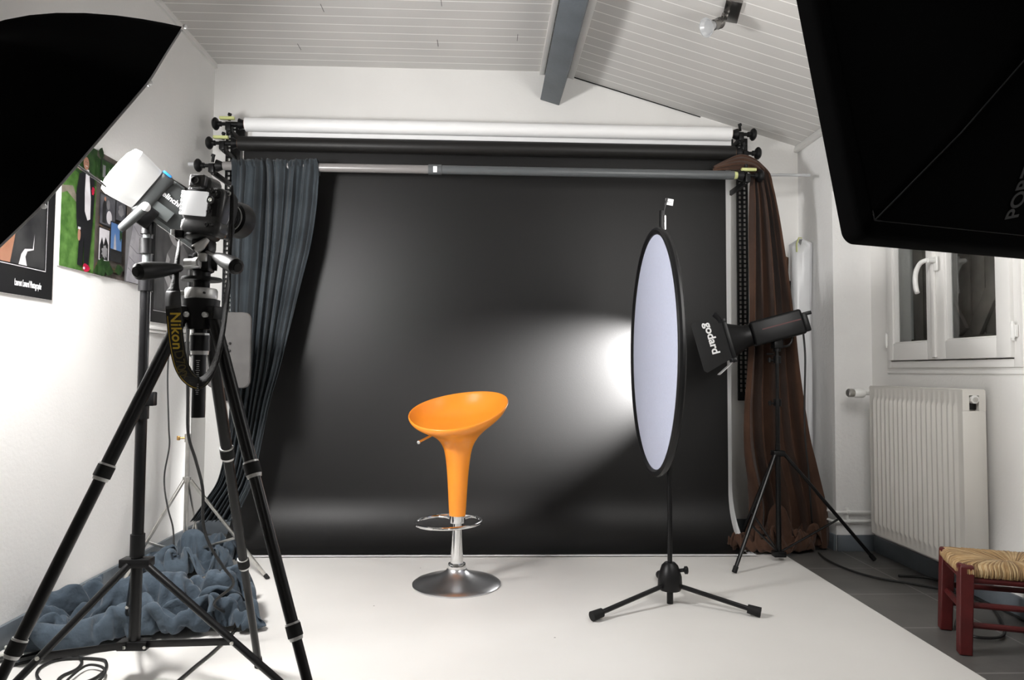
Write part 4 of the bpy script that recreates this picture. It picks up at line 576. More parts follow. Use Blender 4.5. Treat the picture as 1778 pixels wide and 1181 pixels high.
-409,96,51,15,5,1,13,11,3,15,8,-4,16,4,-3,15,0,8,14,-3,10,15,-9,9,9,-14,8,17,1,3,16,1,1,14,5,-10,12,5,-12,12,6,-13,10,6,-13,9,5,-14,0,1,-15,12,0,-1,18,-2,1,10,-3,2,-8,-2,12,4,-1,12,4,-9,14,11,-2,11,14,-3,-2,16,-3,-6,13,2,-8,10,9,7,15,2,-8,14,-1,-10,15,2,-9,15,3,-9,15,3,-8,9,3,6,-12,-3,6,-8,-1,9,16,2,-1,16,-3,-4,17,-4,1,14,-8,6,10,-10,8,9,-9,1,11,2,-2,15,4,-1,11,0,-9,6,-6,-13,11,1,-8,12,7,7,16,-1,-3,11,-3,11,14,7,10,15,6,4,0,1,14,10,9,4,16,0,3,14,6,-9,9,-12,-11,3,-17,-5,3,-18,0,-9,-8,8,0,-16,2,6,-10,-6,9,5,-6,15,0,1,6,-9,-9,11,-8,-2,11,-8,3,0,4,6,-8,10,2,-9,9,8,-2,15,6,4,18,7,1,17,10,5,17,5,13,5,-9,12,7,11,7,11,13,12,13,-1,
-404,94,39,14,11,4,16,2,6,11,3,-4,14,3,1,17,0,7,15,-1,6,9,-6,6,15,-6,8,15,-8,6,12,16,3,13,9,-4,7,1,-16,10,0,-15,9,7,-12,9,7,-12,6,7,-12,14,2,-5,18,-3,0,9,-3,6,-2,-4,14,-7,-4,14,9,-4,13,15,-3,2,15,-7,-5,8,-12,-6,10,11,-1,15,5,0,15,0,-5,17,6,-4,16,4,-4,14,4,-11,12,4,-11,10,4,8,-11,-4,1,-2,-1,14,15,-4,5,16,1,-3,16,-5,3,11,-11,8,14,-6,1,6,-7,-12,11,0,-4,14,5,1,4,-6,-12,11,1,-9,15,4,2,11,8,-5,7,-8,14,12,0,7,18,5,-4,9,10,10,-2,-2,18,17,6,6,17,1,-8,10,-12,-5,3,-8,-16,9,-18,-6,-1,-13,3,-7,-14,4,13,-11,-5,3,-13,-2,14,11,-4,13,11,1,12,-6,6,13,-8,0,13,-12,1,0,3,5,-10,11,2,-10,10,4,-8,11,-6,-6,17,7,-1,17,10,2,16,9,14,11,5,18,6,4,4,9,7,10,11,-3,
-395,89,30,12,8,7,8,4,3,9,-3,4,17,1,3,17,0,5,14,1,4,13,-2,2,12,-9,12,15,7,-3,8,15,4,13,11,-2,10,8,-8,2,-3,-16,9,1,-12,9,8,-12,11,10,-4,15,4,-5,15,2,-5,10,-4,5,-6,-8,14,5,-1,14,7,-3,13,16,-5,-4,13,-8,-8,3,-13,-9,15,1,-3,13,8,2,14,-2,-4,15,9,-3,14,8,0,12,2,-12,14,10,-5,12,6,8,-10,-3,2,7,-4,14,11,-2,7,16,-2,1,12,-8,7,17,-5,-2,13,-6,-4,1,-8,-13,9,0,-3,12,4,-2,5,-5,-11,15,4,-1,14,3,-3,10,0,9,12,2,7,9,0,9,16,4,-4,0,-1,10,6,11,13,15,1,-1,11,-11,-12,7,-14,3,8,-16,-4,4,-13,-14,4,-12,-8,12,-10,1,3,-13,-4,13,-11,-1,16,-1,4,13,10,0,13,11,1,10,0,10,13,-8,3,4,-3,7,-8,10,4,-9,11,-5,-7,9,-8,-8,17,3,-9,16,6,6,12,7,3,14,3,17,6,4,-1,11,8,5,14,5,
-384,95,21,5,-7,8,8,3,1,6,-4,15,15,-2,5,17,0,3,14,1,1,12,0,1,16,-2,5,5,16,-1,15,11,-1,13,10,-1,5,16,-2,8,3,-10,12,-4,-7,8,8,-7,6,9,-13,13,5,-7,13,6,-3,9,-2,3,-3,-8,15,5,-2,16,14,-6,3,10,-11,-8,11,-7,-7,6,-11,-10,13,1,3,16,8,3,12,2,0,12,4,-6,15,1,-7,10,12,-6,13,10,2,14,8,7,-5,-4,8,8,-5,8,13,1,7,14,-3,6,15,-5,1,17,-6,-3,8,-8,-8,0,-8,-10,8,-5,-9,10,6,-3,9,0,-3,15,5,-2,15,1,3,13,1,-1,5,2,12,12,-1,2,8,-1,0,13,5,2,4,11,12,15,-5,0,4,-13,-4,6,-13,-4,7,-15,0,5,-14,-13,10,-9,-10,17,-10,0,11,-10,11,11,-11,-11,15,-13,1,14,-1,3,6,11,3,12,6,6,13,2,6,10,0,9,-4,10,2,-8,7,-8,-4,11,-2,-8,16,4,-10,11,13,-1,14,-5,-2,13,-5,8,11,0,3,11,8,0,15,7,
-379,93,9,0,-12,7,12,-2,7,4,-5,16,11,-3,12,17,0,3,16,1,-1,16,3,-3,13,11,-3,-2,17,3,16,11,-2,17,8,-3,3,14,-3,7,13,-1,11,-3,-7,10,5,1,9,9,-7,12,8,-7,6,9,-12,11,-1,2,1,-7,16,10,-4,10,6,-14,-4,11,-12,-7,12,-5,-5,11,-7,-11,10,3,12,12,8,9,15,1,-2,10,-2,-12,11,3,-11,10,12,6,13,10,3,12,6,6,7,-1,13,12,-4,-6,8,4,13,13,-1,6,16,-5,-4,14,-7,-6,4,-10,-7,9,-5,-5,3,-4,-9,9,2,-10,8,2,12,15,1,3,13,1,-1,11,7,-10,13,-1,2,8,-3,8,9,2,7,12,7,-6,13,0,3,13,-1,7,9,-11,-3,-6,-15,-7,14,-11,-2,8,-15,-6,11,-7,-4,14,-7,2,13,-10,9,12,-12,-10,14,-15,-3,16,-12,0,4,5,8,7,-5,5,16,4,3,11,8,3,-5,12,-2,2,11,-4,-2,14,7,-8,9,9,-9,12,7,-3,16,3,-3,7,-13,2,15,-4,6,14,1,1,12,9,
-367,90,8,-3,-17,1,5,-9,11,11,1,12,10,7,11,8,-9,-1,14,6,0,16,3,-5,6,14,4,7,15,-4,18,9,1,11,14,-1,10,10,-7,-1,15,0,11,9,0,5,3,3,12,2,-10,11,14,-4,12,5,1,5,3,-4,12,-4,10,6,-11,-1,13,-9,3,9,-13,-5,4,-6,-13,17,-2,-4,5,3,16,15,6,4,15,-1,-2,14,1,-4,2,5,-14,15,8,2,8,9,11,8,-2,11,10,6,1,13,2,-4,11,2,11,11,-5,0,14,-5,-5,11,-11,-5,14,-3,-2,13,0,0,-1,-3,-12,11,-2,-1,12,-1,0,10,3,7,13,3,5,14,2,-3,5,3,-13,15,-5,0,9,5,10,10,4,13,8,0,-13,12,-9,0,12,-8,1,-1,-8,-9,14,-12,-3,10,-14,3,10,-11,6,16,-5,-6,11,-6,10,13,-12,-8,11,-14,-7,18,-13,-1,14,-9,8,-1,-14,-2,12,0,5,11,13,-1,4,13,4,3,13,7,1,13,0,-7,10,13,-8,16,-3,-8,3,10,1,16,-6,-3,16,1,1,16,-1,4,0,-9,
-351,84,13,-2,-14,-7,0,-7,5,9,5,11,-1,8,8,12,-5,3,11,2,-2,9,8,-3,8,10,0,17,1,-1,12,14,-3,9,17,-1,3,16,3,4,10,-7,3,12,10,12,10,0,12,5,-10,8,2,11,10,11,-4,7,3,-6,15,-2,-1,16,-8,-1,11,-13,0,0,-12,-2,12,-1,-8,17,1,-1,0,1,14,17,1,-5,17,3,1,17,3,4,-6,4,-11,13,5,1,3,1,14,14,5,7,8,1,-12,12,6,6,16,0,0,8,-10,-2,12,-4,-6,14,-7,-4,16,3,4,16,1,0,4,-3,-9,11,-4,-1,15,-1,1,7,2,9,7,7,5,15,1,3,12,1,-12,11,-2,-2,13,2,3,0,5,10,14,-7,6,14,-5,-6,6,-11,-14,13,-10,-5,5,-9,13,12,-11,-7,9,-13,5,12,-9,4,16,0,-5,7,-13,-9,14,-13,5,15,-11,-1,15,-13,-3,9,-15,-1,11,-10,4,9,5,9,8,13,3,5,17,1,3,16,4,-7,15,9,-12,10,9,-6,15,-3,-6,8,12,-4,11,2,6,14,-1,-10,4,-6,
-332,80,6,-4,-8,5,-12,6,7,-2,7,7,10,3,9,8,-2,6,8,0,-13,6,4,-6,11,4,-3,15,2,-3,5,14,4,8,15,1,6,16,3,4,13,7,5,9,-2,10,10,-5,13,11,-2,6,9,9,14,4,-4,15,7,-1,17,-3,-1,14,-12,6,8,-13,3,9,-5,-12,6,-3,-7,9,3,-6,12,-1,11,15,3,3,12,4,4,13,3,4,-5,4,-13,8,3,-6,7,3,11,13,5,7,9,2,-9,16,-1,0,13,-4,-1,7,-10,-5,12,-4,-3,16,1,-4,16,-1,0,16,0,3,14,-4,5,8,-7,3,10,6,0,8,6,-6,8,7,11,9,-2,-7,15,1,-3,14,3,1,9,-2,-3,8,-2,2,13,-9,3,10,4,3,8,-12,-3,14,-7,-6,9,-11,6,11,-15,-1,9,-13,-5,7,-7,10,11,-4,-4,14,-8,-6,13,-13,3,14,-14,0,14,-14,-2,13,-12,1,13,-9,-5,14,-4,9,7,7,13,2,16,7,2,14,5,-4,16,4,-5,16,0,-6,17,5,-6,13,6,-9,6,12,-1,10,0,-8,1,-3,
-328,89,6,-8,-4,8,-1,10,5,-5,4,11,-4,4,9,13,2,2,6,-1,-14,5,-1,-14,13,5,-3,14,4,-1,-1,8,14,5,10,9,10,12,7,7,14,3,9,11,0,4,10,-6,15,5,2,5,18,2,17,6,1,17,6,-2,14,-7,3,15,-10,0,17,-6,0,4,-3,-16,-1,-6,-14,9,6,0,15,-2,4,14,5,7,11,3,12,13,5,-1,1,3,-14,2,-1,-13,14,3,6,13,5,7,10,7,4,11,-7,-4,14,-5,-5,13,-5,-6,10,-3,9,15,1,-2,14,-1,-2,14,-4,8,12,-5,-2,13,-1,-8,9,6,9,10,4,-9,9,3,0,10,3,5,15,-2,3,14,3,-3,10,-4,-3,7,-9,-7,16,-5,-1,12,-2,7,3,-9,12,8,-8,-1,15,-6,-9,10,-13,-5,11,-14,-3,9,-7,9,7,-9,11,12,-9,-7,14,-11,-4,12,-12,-8,14,-11,1,15,-10,-1,14,-8,3,17,-6,1,14,-1,10,5,10,13,-1,16,10,-1,17,0,-4,15,5,-5,18,3,-7,12,10,-9,7,13,-1,8,-6,-10,8,3,
-343,106,5,-9,-6,3,3,4,12,3,4,6,5,11,3,5,7,8,8,-2,-12,5,-2,-14,10,2,0,13,7,-4,5,5,13,-4,7,14,6,10,10,10,9,9,8,3,-8,9,10,6,12,14,0,14,4,7,17,10,0,16,11,0,15,-2,1,18,-2,-4,12,-2,-14,-1,-6,-16,-2,-5,-14,15,2,-4,17,2,6,5,3,17,13,4,11,8,1,-8,3,0,-17,11,7,-6,15,0,0,8,5,3,12,2,0,15,-1,-2,13,-4,0,14,-2,-4,9,-3,12,15,-1,5,15,-1,-2,10,-6,0,10,-5,-12,16,3,-2,11,6,11,11,3,-7,12,0,-6,15,-1,7,11,4,12,15,-2,-2,13,-7,-3,4,-4,-13,16,-6,-1,11,-6,6,3,-6,16,9,-13,3,12,-13,-2,10,-7,-12,9,-7,-10,7,-10,9,11,-8,10,13,-12,-4,13,-11,-3,12,-9,-10,15,-10,-2,9,-12,5,17,-6,-3,18,-5,-1,8,-3,12,12,8,11,11,10,9,-1,14,10,-4,16,7,-4,18,2,-8,9,13,-8,9,11,-6,13,0,-6,13,-8,
-355,120,16,-7,-3,-7,-6,-3,12,5,7,6,7,0,9,7,8,-9,9,7,-10,13,4,-6,15,2,-5,8,5,8,9,9,1,-4,6,14,-3,7,14,10,9,5,11,3,-7,7,6,14,11,9,9,18,7,5,17,8,4,17,10,1,16,5,-9,17,2,-11,9,-3,-16,-4,-7,-17,2,-3,-12,18,3,-3,18,2,5,3,2,18,12,4,10,6,0,-10,5,1,-17,15,5,3,13,2,-8,16,3,-1,7,3,11,16,0,0,14,-2,-5,13,-1,-3,9,-3,13,16,-2,1,13,-4,0,7,-7,-13,13,-3,1,15,5,-4,16,4,4,12,4,0,15,-1,-5,16,-4,1,10,4,11,16,-5,7,15,-7,-2,1,-1,-16,15,-7,4,12,-7,4,6,-10,13,8,-12,0,7,-15,-6,12,-9,1,9,-7,-9,7,-10,-5,9,-10,5,13,-5,5,11,-11,-7,15,-9,-4,5,-14,7,17,-7,-2,15,-5,-7,14,-8,6,18,-4,4,1,13,10,16,7,7,9,10,13,-1,15,8,-5,8,14,-7,13,9,-6,15,3,-6,14,4,-6,14,-4,
-359,137,9,4,-3,6,-8,1,9,-1,1,14,8,4,5,14,2,0,7,6,-9,10,3,-8,1,4,-13,10,7,-7,7,8,7,1,3,11,5,7,9,5,12,5,8,7,0,8,4,11,16,5,6,17,6,7,13,10,1,14,11,3,18,7,-5,15,-1,-9,2,-9,-13,1,-1,-18,7,2,-10,18,3,-3,19,3,4,10,2,13,5,4,10,7,0,-11,10,1,-15,16,1,-2,13,5,4,12,4,-2,11,4,6,14,-1,-6,15,0,1,13,-1,2,10,-5,7,14,-4,-3,8,-10,-5,15,-1,-2,17,-1,-3,15,2,7,14,5,-5,16,2,1,15,1,0,12,-6,3,15,-2,-2,15,-5,2,15,-2,7,4,-1,-12,12,-9,2,5,-6,12,9,-13,0,6,-15,-7,11,-12,1,10,-11,0,11,-8,4,8,-7,-10,9,-13,-3,10,-9,6,13,-4,-1,9,-11,5,11,-13,6,15,-3,-9,12,-8,-1,15,-8,4,16,-3,-8,6,12,11,5,10,12,13,10,10,7,10,12,-2,7,16,-1,14,5,-9,14,-2,-5,13,5,-3,14,5,
-357,155,14,4,-5,3,4,2,9,-5,1,14,-4,3,11,14,3,1,9,5,-11,5,3,-10,3,8,-11,10,6,-9,11,4,1,13,-5,3,9,4,7,-1,14,4,0,14,7,8,7,12,15,2,10,8,4,12,11,10,0,14,8,-9,16,8,-7,14,-6,-4,14,2,-7,2,3,-16,1,-1,-11,16,5,-1,19,2,2,12,3,3,5,3,9,13,2,-9,17,0,-4,12,2,-4,8,2,7,11,6,-6,14,5,-1,16,-1,-3,16,1,1,13,-4,4,11,-9,4,13,-6,-5,10,-7,5,15,3,-1,16,1,-7,17,0,1,17,2,4,14,3,-4,15,0,0,12,-7,3,14,-1,-1,15,-5,-2,14,-1,7,9,-2,-8,11,-10,7,8,-11,4,6,-14,-7,9,-14,-4,10,-14,1,9,-7,7,10,-7,-3,10,-10,-2,10,-11,-3,8,-9,6,10,-8,-4,10,-12,5,10,-7,10,13,-3,-8,11,-11,7,12,-7,-2,12,2,-14,15,8,5,-1,11,13,10,8,15,2,13,10,1,9,14,10,8,1,-6,13,3,2,9,8,-5,11,-3,
-363,151,8,3,11,6,6,7,12,-4,-1,13,2,7,6,6,6,9,9,3,-11,9,2,-5,13,1,-4,12,1,-9,13,3,-7,9,2,-8,9,4,1,9,8,9,1,10,11,2,14,7,11,5,8,-3,7,13,11,7,10,14,7,-2,14,2,-9,15,1,-10,15,4,-5,0,0,-15,3,2,-13,10,5,-8,19,4,2,15,4,2,10,2,12,18,0,1,14,3,-11,14,2,-5,12,-1,12,8,-5,-1,12,5,-1,16,1,0,16,-1,0,15,3,2,15,-5,1,13,-10,1,8,-11,5,16,2,-4,15,-2,-6,13,8,2,17,5,1,16,1,-2,15,-7,-1,14,4,2,13,-8,-3,16,2,-3,17,-4,-2,12,-8,4,10,-6,-7,10,-15,0,10,-14,-1,5,-12,7,10,-13,2,7,-8,-3,12,-7,3,8,-8,-7,8,-8,5,10,-12,4,11,-11,-5,2,-12,4,12,0,4,7,-11,8,14,-8,3,6,-2,-14,11,4,-11,18,7,1,6,8,15,7,10,13,0,12,10,-4,11,11,12,2,-4,5,5,10,5,7,6,-3,15,-3,
-370,164,6,-4,-3,13,4,14,5,0,7,6,0,6,14,12,11,4,15,6,-3,14,2,-6,12,-2,-10,6,-4,-13,14,7,0,10,5,-6,12,4,-4,10,5,8,3,7,10,12,7,3,-5,10,9,5,8,11,9,8,13,12,5,12,17,-3,-1,16,0,-9,-3,6,-17,5,5,-13,6,3,-7,7,6,-14,18,4,-5,19,5,4,18,1,6,16,2,10,12,4,-10,18,1,-3,17,-5,3,7,-9,11,9,-12,6,15,-3,-5,14,6,7,13,0,0,14,-8,-5,14,0,8,17,-2,2,16,-4,-3,13,-10,-5,12,8,2,16,1,-5,13,0,-1,16,2,6,14,-5,-6,16,2,4,16,-1,-5,17,3,-2,18,0,-4,12,-8,-9,11,-13,-4,6,-13,5,9,-12,8,2,-8,-12,13,-11,-3,12,-10,2,11,-10,4,8,-11,-5,8,-5,8,2,-12,1,-3,-11,14,14,-1,4,9,-11,7,13,-3,-10,0,-2,-17,11,4,-6,17,5,0,2,5,15,13,13,6,-4,8,8,-2,13,10,17,3,5,15,-5,1,6,4,3,-2,17,-2,
-364,174,12,-13,-1,-3,-5,12,5,2,8,7,11,2,6,13,-3,2,10,13,-4,11,11,-3,10,0,-8,10,2,-4,12,7,-2,12,6,3,10,4,-2,6,3,5,14,4,-4,7,8,6,4,7,12,12,4,10,8,8,12,7,6,12,12,2,6,16,2,-2,3,1,-15,-12,0,-8,11,9,-13,16,-2,-6,15,-10,-5,15,11,6,17,9,4,17,9,2,17,1,2,17,-5,-2,14,-1,1,13,-8,8,12,-13,6,6,-13,1,12,3,0,14,-8,-2,13,-8,-4,17,-2,1,16,-1,4,17,-2,0,16,-3,-4,15,0,-8,11,-1,-8,16,0,5,14,2,9,15,-3,-2,17,1,1,15,0,-7,16,0,-5,17,3,2,13,2,0,6,-12,-4,13,1,-1,7,-4,-9,12,-8,-8,13,-10,0,12,-10,3,9,-11,-2,9,-11,5,7,-11,2,1,-10,12,-5,-8,11,9,-6,11,9,-6,-9,2,-3,-15,7,0,-14,12,1,-2,12,-1,4,14,7,-1,6,14,6,-6,10,8,8,10,9,14,0,6,11,-13,-4,14,6,3,5,17,2,
-352,176,9,-15,11,0,-14,11,0,-3,4,7,11,2,10,12,-6,-1,10,11,-7,10,12,-6,12,11,-3,12,4,6,8,6,-1,8,2,-3,10,4,0,13,6,-4,15,7,-1,13,6,5,3,7,14,11,3,8,12,4,10,0,5,16,7,1,9,14,5,-2,10,1,-8,-8,-3,-9,7,-5,-8,16,-7,-5,12,1,-5,18,7,4,18,6,6,17,2,2,14,4,-2,16,-6,-3,12,-6,2,10,-5,8,11,-13,2,13,-12,1,11,-7,-8,12,-3,-5,16,-4,1,17,-3,1,17,-2,0,16,-4,0,14,-2,-6,15,0,-7,14,-3,5,15,0,4,15,-1,4,17,-1,1,17,0,-6,15,0,-5,17,0,1,16,4,0,10,8,10,14,3,-1,9,10,-9,12,0,-10,15,-8,-6,12,-10,-2,7,-13,1,5,-14,2,6,-13,7,3,-5,5,1,-8,5,8,-5,6,7,-9,5,4,-9,-3,5,-5,-13,10,-5,-7,13,2,3,1,9,-14,19,6,-1,9,9,4,-5,14,5,10,6,9,12,-7,-2,13,-10,-3,17,3,4,9,13,3,
-342,187,13,-14,12,-5,-13,10,5,-15,5,5,7,0,9,6,-5,8,9,13,-7,11,12,-4,14,11,-2,10,8,-6,6,-5,4,9,10,-4,14,7,-4,15,7,-3,16,6,1,14,6,-1,11,5,8,12,4,10,3,4,15,5,4,15,8,0,13,13,-3,3,0,5,-11,0,-6,-13,11,-8,-4,17,-7,2,9,-7,-8,13,10,10,13,3,2,16,-6,-6,17,-3,-5,14,-3,-10,17,-6,1,5,-7,9,10,-12,2,14,-11,-1,15,-9,-3,13,-1,-7,15,-2,2,17,-1,2,16,-3,0,15,-5,-5,15,-3,-3,15,-2,3,15,-1,1,17,-2,1,16,-3,3,17,-1,-2,17,-1,-4,17,0,-1,14,3,7,16,5,7,15,8,2,12,12,-3,14,11,-1,14,10,-3,13,1,-7,3,-15,1,2,-16,3,4,-15,2,-1,-15,4,11,-3,6,2,-14,-1,11,-1,5,13,-1,-3,6,-5,-10,1,-12,-9,13,-4,1,3,7,-7,10,5,3,11,9,-10,10,7,-7,10,13,2,5,11,10,13,-13,-5,14,-10,-3,16,-1,0,14,7,5,
-330,198,10,-15,12,-5,-17,10,3,-14,7,8,-12,-6,9,9,2,15,12,8,3,7,15,-6,10,13,-7,16,-4,4,16,-5,1,13,6,-5,8,16,-3,10,13,-7,14,9,-4,15,6,1,14,5,3,14,6,8,11,1,11,8,0,14,5,2,14,12,-3,8,1,-1,-15,-3,0,-14,13,-7,-3,5,-13,-2,5,-17,10,14,4,7,17,-5,-3,15,-7,-6,14,-4,-13,17,-4,-8,18,-4,-4,0,-5,6,10,-8,0,17,-8,-5,16,-7,-2,15,-9,1,14,-4,7,17,-2,2,16,-2,2,15,-3,-2,14,-4,-4,16,-3,0,16,-1,0,17,-3,-1,17,-2,1,17,-2,-3,17,-1,0,17,0,7,16,4,6,16,7,-2,15,11,-5,17,10,-3,14,12,-1,13,6,7,7,10,12,11,-2,4,-2,-16,5,-1,-16,4,0,-16,4,4,-15,2,13,-9,0,12,-12,-5,-1,4,-13,17,3,1,5,-1,-14,5,4,0,-1,4,-8,13,1,6,3,5,-19,12,13,-6,15,12,-2,17,7,1,13,-11,0,5,-9,-1,18,2,-1,17,2,0)
